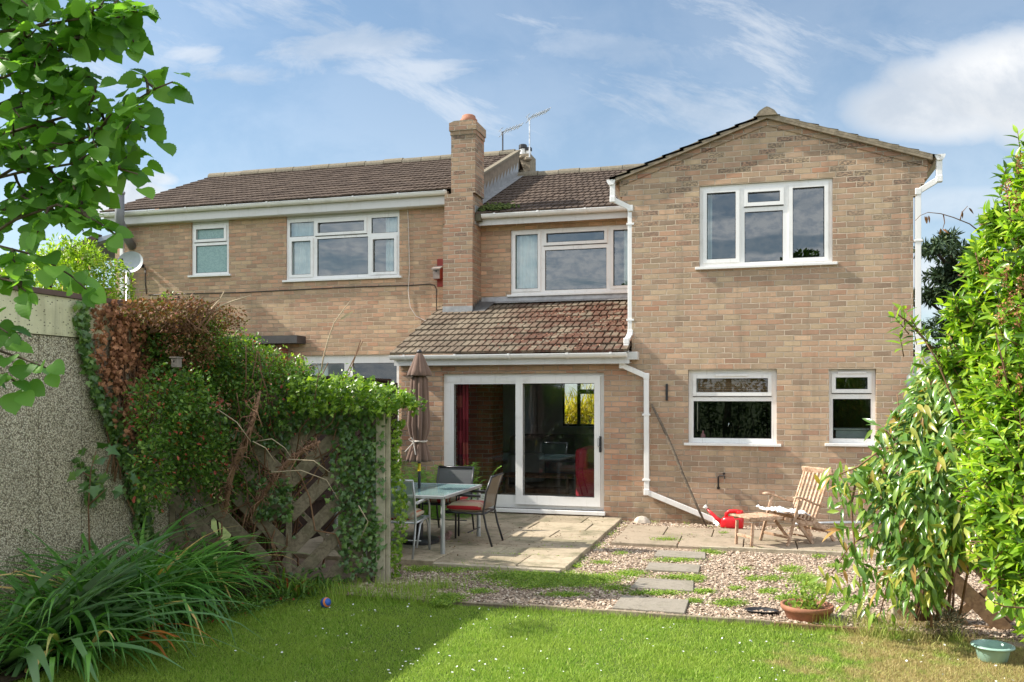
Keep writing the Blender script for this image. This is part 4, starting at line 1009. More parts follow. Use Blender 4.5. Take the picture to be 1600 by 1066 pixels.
# where the centre batten seen at x=451 stands
rx, ry = ray(453); 
uu_ = (TB-TA).normalized(); det = rx*(-uu_.y)-(-uu_.x)*ry; kk = (rx*TA.y-ry*TA.x)/(ry*uu_.x-rx*uu_.y); 
TR = trellis('trellis_screen', TA, TB, -.06, 1.52, 'grey-green chevron trellis overgrown with ivy, beside the concrete post', M_TRELLIS, True, center=kk, bw=.125, pitch=.325)
cp = G(597, 905, -.08); b = MB(); cpx, cpy = D(597, 620, 8.36).x, D(597, 620, 8.36).y
po = thing('concrete_post', (cpx, cpy, -.1), 'slim weathered concrete fence post at the right end of the ivy trellis', 'post', rz=math.atan2(uu_.y, uu_.x))
b.box(-.05, .035, -.05, .05, 0, 1.67); b.build('shaft', M_CONC, po, local=True, bevel=.008)
MB().box(.036, .075, -.02, .05, 0, 1.66).build('rebate_fin', M_CONC, po, local=True, bevel=.006)
RA = D(1405, 620, 6.95); RB = D(1720, 620, 6.45)
TRR = trellis('trellis_screen', (RA.x, RA.y, 0), (RB.x, RB.y, 0), -.06, 1.0, 'brown diagonal trellis under the climber at the right', M_TRELLIS_R, False, bw=.12, pitch=.30, slant=-1)
b = MB(); q = D(1404, 620, 6.98); b.box(q.x-.05, q.x+.05, q.y-.05, q.y+.05, -.1, .62); tag(b.build('wooden_post', M_CONC, bevel=.008), 'mossy post at the foot of the right-hand climber', 'post')
b = MB(); q1, q2 = D(1592, 930, 9.6), D(1592, 700, 9.6); b.beam((q1.x, q1.y, -.05), (q1.x, q1.y, .9), .09, .09, up=(0, 1, 0)); tag(b.build('wooden_post', M_TRELLIS_R), 'reddish post standing on the gravel behind the brown trellis', 'post')
# flat stone under the bowl
b = MB(); q = G(1560, 1012, -.08); q.x += .45; q.y += .25; b.prism([(q.x-.62, q.y-.2, -.10), (q.x+.6, q.y-.35, -.10), (q.x+.7, q.y+.30, -.10), (q.x-.5, q.y+.34, -.10)], (0, 0, .042)); tag(b.build('paving_slab', M_SLAB2, bevel=.005), 'single slab under the green bowl at the right', 'slab')
q = G(1551, 1027, -.055)
bowl = MB().lathe([(.0, .0), (.100, .0), (.112, .006), (.135, .085), (.142, .098), (.165, .102), (.170, .096), (.170, .106), (.150, .112), (.138, .106), (.125, .085), (.105, .012), (0, .008)], (q.x, q.y, -.078), 40, .80, .80)
tag(bowl.build('plastic_bowl', M_BOWL, smooth=True), 'sage green plastic bowl on the grass at the lower right', 'bowl')
# ball
q = G(509, 951, -.08); c = (q.x, q.y, -.03); b = MB(); prof = [(.045*math.sin(math.pi*i/12), -.045*math.cos(math.pi*i/12)) for i in range(13)]; b.lathe(prof, c, 20)
bl = b.build('ball', M_BLUE, smooth=True); tag(bl, 'small blue and orange ball lying on the shaded lawn', 'ball')
b = MB(); r_ = .0462
for k in range(16):
    a0, a1 = math.pi*k/15*1.0-.2, math.pi*(k+1)/15-.2
    f = lambda a, w_: (c[0]+r_*math.cos(w_)*math.cos(a)*.75+r_*math.sin(w_)*.5, c[1]-r_*abs(math.cos(w_))*.66*max(.2, 1), c[2]+r_*math.sin(a)*math.cos(w_))
b = MB(); ax = Vector((.75, -.35, .3)).normalized(); e1 = ax.cross(Vector((0, 0, 1))).normalized(); e2 = ax.cross(e1)
n = 24
for k in range(n):
    a0 = 2*math.pi*k/n; a1 = 2*math.pi*(k+1)/n; h0, h1 = .40, .72
    def pt(h, a): rr = math.sqrt(1-h*h); return Vector(c)+(ax*h+(e1*math.cos(a)+e2*math.sin(a))*rr)*.0458
    b.quad(pt(h0, a0), pt(h0, a1), pt(h1, a1), pt(h1, a0))
b.build('ball_stripe', M_ORANGE, bl, smooth=True)

# ================================================================== table, parasol, chairs
TX0, TX1, TY0, TY1, TZ = -4.62, -3.30, 9.02, 10.34, .634
tb = thing('garden_table', ((TX0+TX1)/2, (TY0+TY1)/2, 0), 'square frosted-glass patio table with silver legs under the closed parasol', 'table')
MB().box(TX0+.02, TX1-.02, TY0+.02, TY1-.02, TZ-.008, TZ).build('table_top', M_TABGLASS, tb, bevel=.003)
MB().plate(0, 1, 0, 1, 0, 1, []) if 0 else None
b = MB()
for (p, q) in (((TX0, TY0), (TX1, TY0)), ((TX1, TY0), (TX1, TY1)), ((TX1, TY1), (TX0, TY1)), ((TX0, TY1), (TX0, TY0))): b.beam((p[0], p[1], TZ-.014), (q[0], q[1], TZ-.014), .035, .032)
b.build('frame', M_SILVER, tb, bevel=.004)
for x_ in (TX0+.02, TX1-.02):
    for y_ in (TY0+.02, TY1-.02): MB().tube([(x_, y_, TZ-.02), (x_, y_, .0)], [.024, .026], 12).build('leg', M_SILVER, tb, smooth=False)
MB().lathe([(0, 0), (.10, .0), (.105, .004), (.09, .006), (0, .007)], (-4.12, 9.42, TZ+.001), 24).build('glass_disc', M_WPLAST, tb)
pxx, pyy = -3.865, 9.72
par_ = thing('parasol', (pxx, pyy, 0), 'closed brown parasol tied with pale cord, standing through the glass table', 'parasol')
b = MB(); b.tube([(pxx, pyy, .03), (pxx, pyy, 2.24)], .017, 10); b.build('pole', M_DGREY, par_, smooth=True)
MB().tube([(pxx, pyy, .84), (pxx, pyy, .93)], .0185, 10).build('pole_label', M_YELLOW, par_)
MB().lathe([(0, 0), (.24, 0), (.24, .03), (.22, .05), (.05, .07), (.04, .25), (.0, .25)], (pxx, pyy, .002), 28).build('base', M_BLACK, par_, smooth=False)
MB().lathe([(.03, 0), (.034, .02), (.02, .04), (0, .045)], (pxx, pyy, 2.235), 12).build('finial', M_DGREY, par_)
def folded(prof, n, nf, depth, seed, lean=0.0):
    rr = random.Random(seed); ph = [rr.uniform(0, 6.28) for _ in range(4)]; b = MB(); m_ = len(prof)
    for i, (r, z, k) in enumerate(prof):
        for j in range(n):
            a = 2*math.pi*j/n; f = abs(math.sin(nf*a/2+ph[0]+.25*math.sin(z*3)))**.6
            f = (1-depth*k)+depth*k*f+.05*k*math.sin(3*a+ph[1]+z*2.5)
            b.v.append((pxx+r*f*math.cos(a+.12*z)+lean*(z-1.6), pyy+r*f*math.sin(a+.12*z), z))
    for i in range(m_-1):
        for j in range(n): j2 = (j+1) % n; b.f.append((i*n+j, i*n+j2, (i+1)*n+j2, (i+1)*n+j))
    return b
prof = [(.03, 2.02, .2), (.105, 1.93, .6), (.115, 1.8, .8), (.122, 1.65, .9), (.135, 1.5, .95), (.138, 1.38, 1), (.118, 1.28, .9), (.088, 1.205, .55), (.084, 1.185, .5), (.10, 1.14, .7), (.128, 1.06, .9), (.150, .99, .95), (.150, .955, .95), (.12, .965, .9)]
folded(prof, 96, 9, .50, 4).build('canopy', M_CANVAS, par_, smooth=True)
folded([(.032, 2.235, .1), (.06, 2.19, .35), (.10, 2.10, .5), (.135, 2.03, .6), (.155, 1.975, .65), (.150, 1.965, .65), (.12, 1.99, .6)], 96, 8, .32, 9).build('canopy_cap', M_CANVAS, par_, smooth=True)
b = MB(); b.tube([(pxx+.092*math.cos(a), pyy+.092*math.sin(a), 1.195+.006*math.sin(a*3)) for a in [2*math.pi*k/20 for k in range(21)]], .007, 6)
b.tube([(pxx+.1, pyy-.05, 1.2), (pxx-.02, pyy-.11, 1.19), (pxx-.08, pyy-.11, 1.13), (pxx-.14, pyy-.10, 1.07)], .006, 5); b.tube([(pxx-.02, pyy-.11, 1.19), (pxx-.05, pyy-.13, 1.24), (pxx-.09, pyy-.11, 1.22), (pxx-.03, pyy-.11, 1.18), (pxx-.01, pyy-.12, 1.09), (pxx+.0, pyy-.12, 1.04)], .006, 5)
b.build('tie_cord', M_STRING, par_)
def chair(loc, rz, label, fr, sl, cush, cushlabel, cg=None, w_=.48, arms='straight', hb=.80):
    """local: faces +x, back at x=-.25"""
    th = thing('garden_chair', loc, label, 'chair', rz, 'chairs around the glass table'); h = w_/2; sz = .39
    for s in (-1, 1):
        y = s*h; r = .0125
        MB().tube([(.26, y, 0), (.255, y, .3), (.245, y, .52), (.20, y, .575), (.12, y, .58), (-.20, y, .57)], r, 8).build('leg', fr, th, True, local=True)
        MB().tube([(-.34, y, 0), (-.27, y, .22), (-.235, y, sz), (-.27, y, .62), (-.335, y, hb)], r, 8).build('leg', fr, th, True, local=True)
        MB().beam((.14, y, .592), (-.20, y, .582), .045, .014).build('armrest', fr, th, bevel=.005, local=True)
        if arms == 'loop': MB().tube([(.25, y, .02), (.20, y, .30), (.10, y, .40), (-.08, y, .33), (-.20, y, .10)], .012, 8).build('side_hoop', fr, th, True, local=True)
    b = MB(); b.tube([(.235, -h, sz-.01), (.235, h, sz-.01)], .012, 8); b.tube([(-.235, -h, sz-.02), (-.235, h, sz-.02)], .012, 8)
    for s in (-1, 1): b.tube([(.24, s*h, sz-.01), (-.235, s*h, sz-.02)], .012, 8)
    b.build('seat_frame', fr, th, True, local=True)
    MB().tube([(-.05, -h, .15), (-.05, h, .15)], .007, 6).build('stretcher', fr, th, True, local=True)
    MB().tube([(-.337, -h-.005, hb), (-.337, h+.005, hb)], .013, 8).build('top_rail', M_SILVER if fr is M_SILVER else fr, th, True, local=True)
    b = MB(); n = 6
    for i in range(n):
        t0, t1 = i/n, (i+1)/n; f = lambda t_: (-.24-.10*t_**1.5, sz+.03+(hb-.01-sz-.03)*t_)
        (xa_, za), (xb_, zb) = f(t0), f(t1); b.quad((xa_, -h+.012, za), (xa_, h-.012, za), (xb_, h-.012, zb), (xb_, -h+.012, zb))
    b.build('backrest', sl, th, True, local=True)
    b = MB(); b.quad((-.23, -h+.01, sz-.005), (.23, -h+.01, sz-.003), (.23, h-.01, sz-.003), (-.23, h-.01, sz-.005)); b.build('seat', sl, th, local=True)
    if cush:
        ct = thing('seat_cushion', (0, 0, 0), cushlabel, 'cushion', group=cg); bpy.data.objects.remove(ct)
        b = MB(); nx, ny = 10, 10; top = []; 
        def zz(i, j, s): 
            a = min(i, nx-i)/nx*2; c_ = min(j, ny-j)/ny*2; e = (min(1, a*3.2)*min(1, c_*3.2))**.5; return s*(.014+.042*e)
        for s in (1, -1):
            o_ = len(b.v)
            for i in range(nx+1):
                for j in range(ny+1): b.v.append((-.20+.42*i/nx, -.21+.42*j/ny, .045+zz(i, j, s)))
            for i in range(nx):
                for j in range(ny):
                    q = (o_+i*(ny+1)+j, o_+(i+1)*(ny+1)+j, o_+(i+1)*(ny+1)+j+1, o_+i*(ny+1)+j+1); b.f.append(q if s > 0 else q[::-1])
        e = [(i, 0) for i in range(nx+1)]+[(nx, j) for j in range(1, ny+1)]+[(i, ny) for i in range(nx-1, -1, -1)]+[(0, j) for j in range(ny-1, -1, -1)]
        o2 = (nx+1)*(ny+1)
        for (i, j), (i2, j2) in zip(e, e[1:]): a = i*(ny+1)+j; c_ = i2*(ny+1)+j2; b.f.append((a, o2+a, o2+c_, c_))
        co = b.build('seat_cushion', cush, None, True, loc=(0, 0, 0)); co.location = Vector(loc)+Vector((0, 0, sz-.003)); co.rotation_euler = (0, 0, rz); tag(co, cushlabel, 'cushion', 'seat cushions on the patio chairs')
    return th
chair((-3.28, 9.86, 0), math.pi, 'brown mesh patio chair at the right side of the glass table', M_DGREY, M_MESHB, M_STRIPE, 'red and beige striped cushion on the brown chair right of the table', w_=.45)
chair((-3.80, 10.52, 0), -math.pi/2, 'grey mesh patio chair behind the glass table, back to the doors', M_DGREY, M_MESHG, M_STRIPE, 'striped cushion on the grey chair behind the table')
chair((-3.80, 8.98, 0), math.pi/2+.06, 'silver patio chair with see-through green back, nearest the concrete post', M_SILVER, M_MESHS, M_STRIPE, 'red striped cushion on the silver chair', w_=.52, arms='loop', hb=.83)
b = MB().tube([(-4.05, 8.84, .49), (-3.62, 8.86, .49)], [.09, .098], 18); b = MB()
pr_ = [(.0, -.24), (.06, -.235), (.092, -.21), (.098, -.1), (.099, .1), (.093, .21), (.06, .235), (0, .24)]
b.lathe(pr_, (0, 0, 0), 22); b.v = [(z, x, y) for x, y, z in b.v]
co = b.build('bolster_cushion', M_STRIPEG, None, True, loc=(0, 0, 0)); co.location = (-3.86, 8.86, .495); co.rotation_euler = (0, 0, .06); tag(co, 'olive and cream striped bolster leaning in the silver chair', 'cushion')
b = MB(); q = G(701, 843, 0); b.tube([(q.x-.12, q.y, .0), (q.x-.02, q.y, .03), (q.x+.03, q.y-.02, .09)], [.04, .045, .03], 10); tag(b.build('garden_shoe', plain('pink grey fabric', (.36, .22, .2), .8, .4, 30)), 'small worn shoe on the slabs under the glass table', 'shoe')

# ================================================================== steamer chair, watering can
dc = Vector((.38, 11.05, -.02)); hd = math.atan2(-.63, -.77)
st = thing('deck_chair', dc, 'weathered teak steamer chair with a white towel, facing left in front of the wing', 'chair', hd); st.scale = (.88, .92, .95)
def tbeam(name, p, q, w_, t_, up=(0, 0, 1)): return MB().beam(p, q, w_, t_, up).build(name, M_TEAK, st, bevel=.005, local=True)
h = .26
def leg(name, *pts, w_=.022, t_=.042): 
    b = MB()
    for p, q in zip(pts, pts[1:]): b.beam(p, q, w_, t_, up=(1, 0, .3))
    return b.build(name, M_TEAK, st, bevel=.004, local=True)
# frame rails
for s in (-1, 1):
    y = s*(h-.03)
    tbeam('seat_rail', (.32, y, .335), (-.26, y, .22), .022, .045)
    leg('rear_leg', (.0, y*.92, .27), (-.24, y*.92, .245), (-.42, y*.92, .16), (-.56, y*.92, .0), t_=.05)
    leg('front_leg', (.30, s*(h+.0), 0.0), (.10, s*(h+.0), .555))
    leg('mid_leg', (-.16, s*h*.88, 0.0), (.08, s*h*.88, .25))
    # curved arm
    b = MB(); ap = [(.22, .590), (.16, .60), (.02, .560), (-.14, .50), (-.28, .465)]
    for p, q in zip(ap, ap[1:]): b.beam((p[0], s*(h+.03), p[1]), (q[0], s*(h+.03), q[1]), .06, .020)
    b.build('armrest', M_TEAK, st, bevel=.006, local=True)
    # back posts
    b = MB(); bp = [(-.16, .24), (-.28, .48), (-.38, .70), (-.45, .86)]
    for p, q in zip(bp, bp[1:]): b.beam((p[0], s*(h-.03), p[1]), (q[0], s*(h-.03), q[1]), .028, .036, up=(1, 0, 0))
    b.build('back_post', M_TEAK, st, bevel=.004, local=True)
    leg('foot_leg', (.80, s*.15, 0.0), (.78, s*.155, .30))
    tbeam('foot_rail', (.83, s*.155, .335), (.32, s*.20, .345), .022, .04)
for k in range(6):
    y = -.175+.07*k; b = MB(); bp = [(-.165, .27), (-.27, .48), (-.37, .70), (-.44, .86)]
    for p, q in zip(bp, bp[1:]): b.beam((p[0]+.012, y, p[1]), (q[0]+.012, y, q[1]), .032, .012, up=(1, 0, 0))
    b.build('back_slat', M_TEAK, st, bevel=.003, local=True)
MB().beam((-.455, -h-.02, .885), (-.455, h+.02, .885), .030, .085, up=(.3, 0, 1)).build('headrest', M_TEAK, st, bevel=.012, local=True)
tbeam('lower_back_rail', (-.165, -h+.03, .265), (-.165, h-.03, .265), .03, .04)
for k in range(9):
    x_ = -.13+.052*k; tbeam('seat_slat', (x_, -h+.02, .262+.0035*k*9*.6), (x_, h-.02, .262+.0035*k*9*.6), .040, .012)
for k in range(9):
    x_ = .36+.052*k; tbeam('foot_slat', (x_, -.18, .368-.001*k), (x_, .18, .368-.001*k), .042, .012)
tbeam('foot_end_rail', (.84, -.20, .362), (.84, .20, .362), .06, .022); tbeam('foot_stretcher', (.79, -.15, .12), (.79, .15, .12), .018, .035)
tbeam('stretcher', (.25, -h, .10), (.25, h, .10), .02, .035); tbeam('stretcher', (-.16, -h*.88, .07), (-.16, h*.88, .07), .05, .016); tbeam('stretcher', (-.42, -h*.8, .14), (-.42, h*.8, .14), .02, .035)
# towel
b = MB(); n, m_ = 26, 18
for i in range(n+1):
    for j in range(m_+1):
        u_, v_ = i/n, j/m_; q = Vector((u_*4, v_*3, .3)); z = .045*mnoise.noise(q*1.3)+.02*mnoise.noise(q*3.1)
        ex = .035*mnoise.noise(Vector((v_*4, 1.2 if u_ < .5 else 7.7, 0)))*(1 if abs(u_-.5) > .3 else .3)
        b.v.append((-.15+.56*u_+ex, -.21+.42*v_+.03*mnoise.noise(Vector((u_*4, 5, 0))), .315+.10*u_*.6+max(-.005, z)*1.3+.035))
for i in range(n):
    for j in range(m_): b.f.append((i*(m_+1)+j, (i+1)*(m_+1)+j, (i+1)*(m_+1)+j+1, i*(m_+1)+j+1))
tw = b.build('towel', M_WHITE, None, True, loc=(0, 0, 0)); tw.location = dc; tw.rotation_euler = (0, 0, hd); tw.scale = (.88, .92, 1.0); s_ = tw.modifiers.new('s', 'SOLIDIFY'); s_.thickness = .012
tag(tw, 'crumpled white towel on the seat of the teak chair', 'towel')
# watering can
q = G(1140, 824, -.02); wc = thing('watering_can', (q.x, q.y, -.02), 'red plastic watering can with white rose, by the foot of the downpipe', 'watering can', rz=-.12)
def lb(b, name, m, **k): return b.build(name, m, wc, local=True, **k)
b = MB(); rings = [(.03, .145, .085, 0), (.03, .152, .09, .015), (.035, .148, .09, .09), (.045, .138, .085, .125), (.05, .12, .075, .14)]
n = 24; 
for cx, rx_, ry_, z in rings:
    for k in range(n):
        a = 2*math.pi*k/n; ca, sa = math.cos(a), math.sin(a); e = .6
        b.v.append((cx+rx_*math.copysign(abs(ca)**e, ca), ry_*math.copysign(abs(sa)**e, sa), z))
for i in range(len(rings)-1):
    for k in range(n): k2 = (k+1) % n; b.f.append((i*n+k, i*n+k2, (i+1)*n+k2, (i+1)*n+k))
b.f.append(tuple(reversed(range(n)))); b.f.append(tuple((len(rings)-1)*n+k for k in range(n))); lb(b, 'body', M_RED, smooth=True)
b = MB(); b.tube([(-.07, 0, .035), (-.17, 0, .11), (-.30, 0, .235)], [.04, .026, .015], 12); lb(b, 'spout', M_RED, smooth=True)
b = MB(); b.tube([(-.30, 0, .232), (-.315, 0, .25), (-.335, 0, .268)], [.018, .024, .03], 14); lb(b, 'rose', M_WPLAST, smooth=True)
b = MB(); b.tube([(-.045, 0, .12), (-.04, 0, .18), (.0, 0, .212), (.07, 0, .218), (.14, 0, .212)], [.016, .017, .018, .018, .018], 10, flat=1.5); lb(b, 'handle', M_RED, smooth=True)
b = MB(); b.box(.095, .178, -.055, .055, .12, .232); lb(b, 'filler', M_RED, bevel=.022)
b = MB(); q = P(1098, 800, 12.40); pipe(H, [(P(972, 560, 12.30).x, 12.33, P(972, 560, 12.3).z), (P(972, 575, 12.38).x, 12.38, P(972, 571, 12.38).z), (P(1010, 590, 12.42).x, 12.42, P(1010, 588, 12.42).z), (P(1010.5, 770, 12.42).x, 12.42, P(1010, 769, 12.42).z), (P(1119, 814, 12.40).x, 12.40, P(1119, 814, 12.40).z), (P(1124, 820, 12.36).x, 12.33, -.03)],
     'white downpipe that kinks and slopes down to the red watering can', br=[(P(1010, 650, 12.42).x, 12.42, P(1010, 648, 12.42).z), (P(1010, 750, 12.42).x, 12.42, P(1010, 750, 12.42).z)])
b = MB(); b.beam(P(1058, 783, 12.37), P(1054, 794, 12.37), .10, .02, up=(0, 1, 0)); 
# leaning pole
b = MB(); a_ = P(1018, 632, 12.44); c_ = G(1103, 816, -.04); c_.y = 12.2; c_.x = P(1103, 818, 12.2).x
mid = [a_.lerp(c_, t_)+Vector((.012*math.sin(t_*7), -.015*math.sin(t_*3.1), .03*math.sin(t_*3.14))) for t_ in [0, .2, .4, .6, .8, 1]]
b.tube(mid, [.014, .021, .023, .022, .02, .014], 8); tag(b.build('wooden_pole', M_POLE, smooth=True), 'long grey pole leaning against the brick wall by the downpipe', 'pole')
# black bracket on the wall
c_ = P(1042, 614, YF); b = MB(); b.box(c_.x-.016, c_.x+.016, YF-.03, YF-.001, P(0+1042, 626, YF).z, P(1042, 600, YF).z); b.box(c_.x-.008, c_.x+.008, YF-.05, YF-.031, P(1042, 612, YF).z-.02, P(1042, 612, YF).z+.01)
tag(b.build('wall_bracket', M_BLACK, bevel=.005), 'short black wall bracket between downpipe and kitchen window', 'bracket')
# garden tap
b = MB(); a_ = P(1122.5, 762, YF); t_ = P(1122.5, 743, YF); e = P(1130, 741, YF)
b.tube([(a_.x, YF-.012, a_.z), (a_.x, YF-.025, a_.z+.03), (t_.x, YF-.03, t_.z-.015), (t_.x+.015, YF-.035, t_.z), (e.x, YF-.05, t_.z+.002), (e.x+.02, YF-.06, t_.z-.005), (e.x+.02, YF-.062, t_.z-.04)], .011, 8); b.box(e.x-.004, e.x+.03, YF-.062, YF-.05, t_.z+.02, t_.z+.045); b.tube([(e.x+.012, YF-.055, t_.z), (e.x+.012, YF-.055, t_.z+.03)], .006, 6)
b.box(a_.x-.02, a_.x+.02, YF-.012, YF-.001, a_.z-.02, a_.z+.01)
tag(b.build('garden_tap', M_IRON, smooth=False), 'old iron garden tap and pipe on the wall below the kitchen window', 'tap')
# hose reel at the right corner
q = P(1429, 596, YF-.08); hr = thing('hose_reel', (q.x, YF-.08, q.z), 'grey-green hose reel and hanging loops on the right corner of the wall', 'hose reel')
b = MB(); b.lathe([(0, -.13), (.07, -.125), (.105, -.09), (.115, -.02), (.105, .07), (.05, .12), (0, .125)], (0, 0, 0), 20); b.v = [(z+q.x+.03, x*.8+q.y-.03, y+q.z) for x, y, z in b.v]; b.build('drum_cover', M_HOSE, hr, True)
b = MB()
for k in range(5):
    rx_ = .07+.012*k; cx = q.x-.075+.012*k; b.tube([(cx+rx_*.6*math.sin(a), q.y-.02-.012*k, q.z-.10-.13*(1-math.cos(a))) for a in [2*math.pi*j/20 for j in range(21)]], .008, 6)
b.build('hose', M_HOSE, hr, True)
MB().box(q.x-.03, q.x+.03, q.y+.03, YF-.001, q.z-.05, q.z+.05).build('bracket', M_BLACK, hr)
# pale waste pipe at the foot of the wall
b = MB(); b.tube([P(1238, 819, 12.36), P(1300, 817, 12.36), P(1420, 816, 12.36)], .022, 8); tag(b.build('waste_pipe', M_ALU, smooth=True), 'grey pipe along the wall foot behind the teak chair', 'pipe')
# wall lantern beside the patio doors
q = P(652, 598, YF-.1); wl_ = thing('wall_lantern', (q.x, YF-.1, q.z), 'black wall lantern half behind the parasol', 'lantern')
b = MB(); b.lathe([(.035, -.09), (.06, .06), (.07, .065), (.03, .11), (.01, .13), (0, .14)], (q.x, YF-.1, q.z), 6); b.build('lamp_frame', M_BLACK, wl_)
MB().lathe([(.030, -.085), (.053, .055)], (q.x, YF-.1, q.z), 6, 1.03, 1.03).build('glass', plain('lantern glass', (.55, .58, .55), .2), wl_)
MB().tube([(q.x, YF-.1, q.z+.12), (q.x, YF-.06, q.z+.17), (q.x, YF-.005, q.z+.12)], .008, 6).build('arm', M_BLACK, wl_)
# bird box by the chimney
q = P(684, 428, YB-.02); bb = thing('bird_box', (q.x, YB-.1, q.z-.12), 'small grey and red bird box on the wall left of the chimney', 'bird box')
x0_, x1_ = P(677, 420, YB-.15).x, P(687.5, 420, YB-.15).x; z0_, z1_ = P(680, 436, YB-.15).z, P(680, 421, YB-.15).z
MB().box(x0_, x1_, YB-.17, YB-.15, z0_, z1_).build('front', M_GREYWOOD, bb, bevel=.003)
MB().prism([(x0_, YB-.149, z0_), (x0_, YB-.02, z0_), (x0_, YB-.02, z1_+.06), (x0_, YB-.149, z1_)], (x1_-x0_, 0, 0)).build('box', M_REDWOOD, bb)
MB().prism([(x0_-.02, YB-.20, z1_-.01), (x0_-.02, YB-.003, z1_+.065), (x0_-.02, YB-.003, z1_+.085), (x0_-.02, YB-.20, z1_+.012)], (x1_-x0_+.04, 0, 0)).build('lid', M_GREYWOOD, bb)
MB().lathe([(.0, 0), (.016, 0)], (0, 0, 0), 12) if 0 else None
b = MB(); xc = (x0_+x1_)/2; b.add([(xc+.015*math.cos(a), YB-.172, z1_-.035+.015*math.sin(a)) for a in [math.pi*k/6 for k in range(12)]], [tuple(range(12))]); b.build('entrance_hole', M_BLACK, bb)
MB().box(x0_+.02, x1_+.01, YB-.019, YB-.001, z0_-.12, z1_+.20).build('backboard', M_REDWOOD, bb, bevel=.003)
# cables
def wire(name, pts, r, m, label):
    b = MB(); b.tube(pts, r, 5); return tag(b.build(name, m, smooth=True), label, 'cable')
wire('cable', [P(x, y, YB-.012) for x, y in ((232, 461), (300, 459), (380, 457), (460, 453), (540, 449), (600, 447), (640, 446), (672, 444), (679, 446), (682, 452), (682, 490))], .008, M_BLACK, 'black cable drooping along the left house wall below the windows')
wire('cable', [P(x, y, YB-.015) for x, y in ((636, 318), (638, 345), (639, 380), (640, 420), (638, 455), (641, 480), (650, 494), (664, 501), (680, 504))], .007, M_STRING, 'thin cream cable hanging from the eave left of the chimney')
wire('cable', [P(x, y, YB-.012) for x, y in ((227, 418), (227, 440), (229, 460))], .009, M_BLACK, 'short black cable dropping from the satellite dish')
b = MB(); b.tube([P(262, 470, 14.3), P(280, 465, 14.3)], .03, 8); tag(b.build('drain_pipe', M_DGREY), 'short dark pipe poking out above the brown ivy', 'pipe')
# satellite dish
q = P(207, 412, 14.18); sd = thing('satellite_dish', (q.x, 14.18, q.z-.25), 'grey satellite dish at the left corner of the left house', 'satellite dish')
ax = Vector((.10, -1, .18)).normalized(); e1 = ax.cross(Vector((0, 0, 1))).normalized(); e2 = e1.cross(ax)
b = MB(); n = 28; R_ = .27
for i in range(9):
    r = R_*i/8
    for k in range(n):
        a = 2*math.pi*k/n; b.v.append(tuple(q+e1*r*math.cos(a)*1.02+e2*r*math.sin(a)*.80+ax*(r*r/R_*.32)))
for i in range(8):
    for k in range(n): k2 = (k+1) % n; b.f.append((i*n+k, i*n+k2, (i+1)*n+k2, (i+1)*n+k))
b.build('dish', M_DISH, sd, True)
MB().tube([q+e2*(-.20)+ax*.02, q+ax*.30-e2*.10], .012, 8).build('arm', M_DGREY, sd); MB().tube([q+ax*.30-e2*.12, q+ax*.36-e2*.02], .03, 10).build('receiver', M_DGREY, sd)
MB().beam(q-ax*.01, Vector((P(225, 412, YB).x, YB-.02, q.z)), .05, .07).build('mount', M_DGREY, sd)
# aerials
def yagi(base, top, tip, n, label, m, back=.06):
    base, top, tip = Vector(base), Vector(top), Vector(tip)
    a_ = thing('tv_aerial', base, label, 'aerial'); MB().tube([base, top], .016, 8).build('mast', m, a_)
    d = (tip-top).normalized(); L = (tip-top).length; MB().tube([top-d*.06, tip], .010, 6).build('boom', M_ALU, a_)
    sd_ = d.cross(Vector((0, 0, 1))).normalized(); sd_ = (sd_*.75+Vector((0, 0, .35))).normalized(); b = MB()
    for k in range(n): p = top+d*L*(k+.5)/n; b.tube([p-sd_*.11, p+sd_*.11], .008, 5)
    b.build('directors', M_ALU, a_)
    b = MB(); p = top-d*.06
    for h_ in (-.06, .06): b.tube([p+Vector((0, 0, h_))-sd_*.07, p+Vector((0, 0, h_))+sd_*.07], .006, 5)
    b.tube([p-Vector((0, 0, .07)), p+Vector((0, 0, .07))], .007, 5); b.build('reflector', M_ALU, a_)
    return a_
yagi(P(785.5, 246, 17.7), P(785.5, 206, 17.7), P(815, 196, 18.2), 6, 'lower television aerial on a dark mast behind the left ridge', M_DGREY)
yagi(P(827.5, 246, 18.1), P(827.5, 184, 18.1), P(858, 172, 18.6), 7, 'taller television aerial on a silver mast beside the stone chimney', M_ALU)
# ---- indoors, seen through the glass
def curtain(x0, x1, y, z0, z1, m, label, folds=5, name='curtain', d=.05):
    b = MB(); n = 40
    for k in range(n+1):
        x = x0+(x1-x0)*k/n; yy_ = y+d*math.sin(2*math.pi*folds*k/n)*.5
        b.v += [(x, yy_, z0), (x+.01*math.sin(k), yy_, z1)]
    for k in range(n): b.f.append((2*k, 2*k+2, 2*k+3, 2*k+1))
    return tag(b.build(name, m, None, True), label, 'curtain')
curtain(P(713, 700, 12.85).x, P(730, 700, 12.85).x, 12.9, .1, 2.1, M_REDCUR, 'red patterned curtain at the left inside the patio doors', 3)
x0, x1, z0, z1 = rW2; w_ = x1-x0
curtain(x0+.05, x0+.26*w_, YB+.13, z0-.1, z1, M_CURTAIN, 'pale curtain at the left of the wide bedroom window', 5)
curtain(x0+.86*w_, x1-.02, YB+.13, z0-.1, z1, M_CURTAIN, 'pale curtain at the right of the wide bedroom window', 4)
x0, x1, z0, z1 = rW3; w_ = x1-x0
curtain(x0+.06, x0+.24*w_, YB+.13, z0-.1, z1, M_CURTAIN, 'pale curtain at the left of the middle upper window', 4)
curtain(x0+.86*w_, x1-.02, YB+.13, z0-.1, z1, M_CURTAIN, 'pale curtain behind the right downpipe in the middle window', 3)
x0, x1, z0, z1 = rW4; curtain(x0+.04, x0+.16, YF+.2, z0-.1, z1, M_CURTAIN, 'edge of a pale curtain in the gable window', 2)
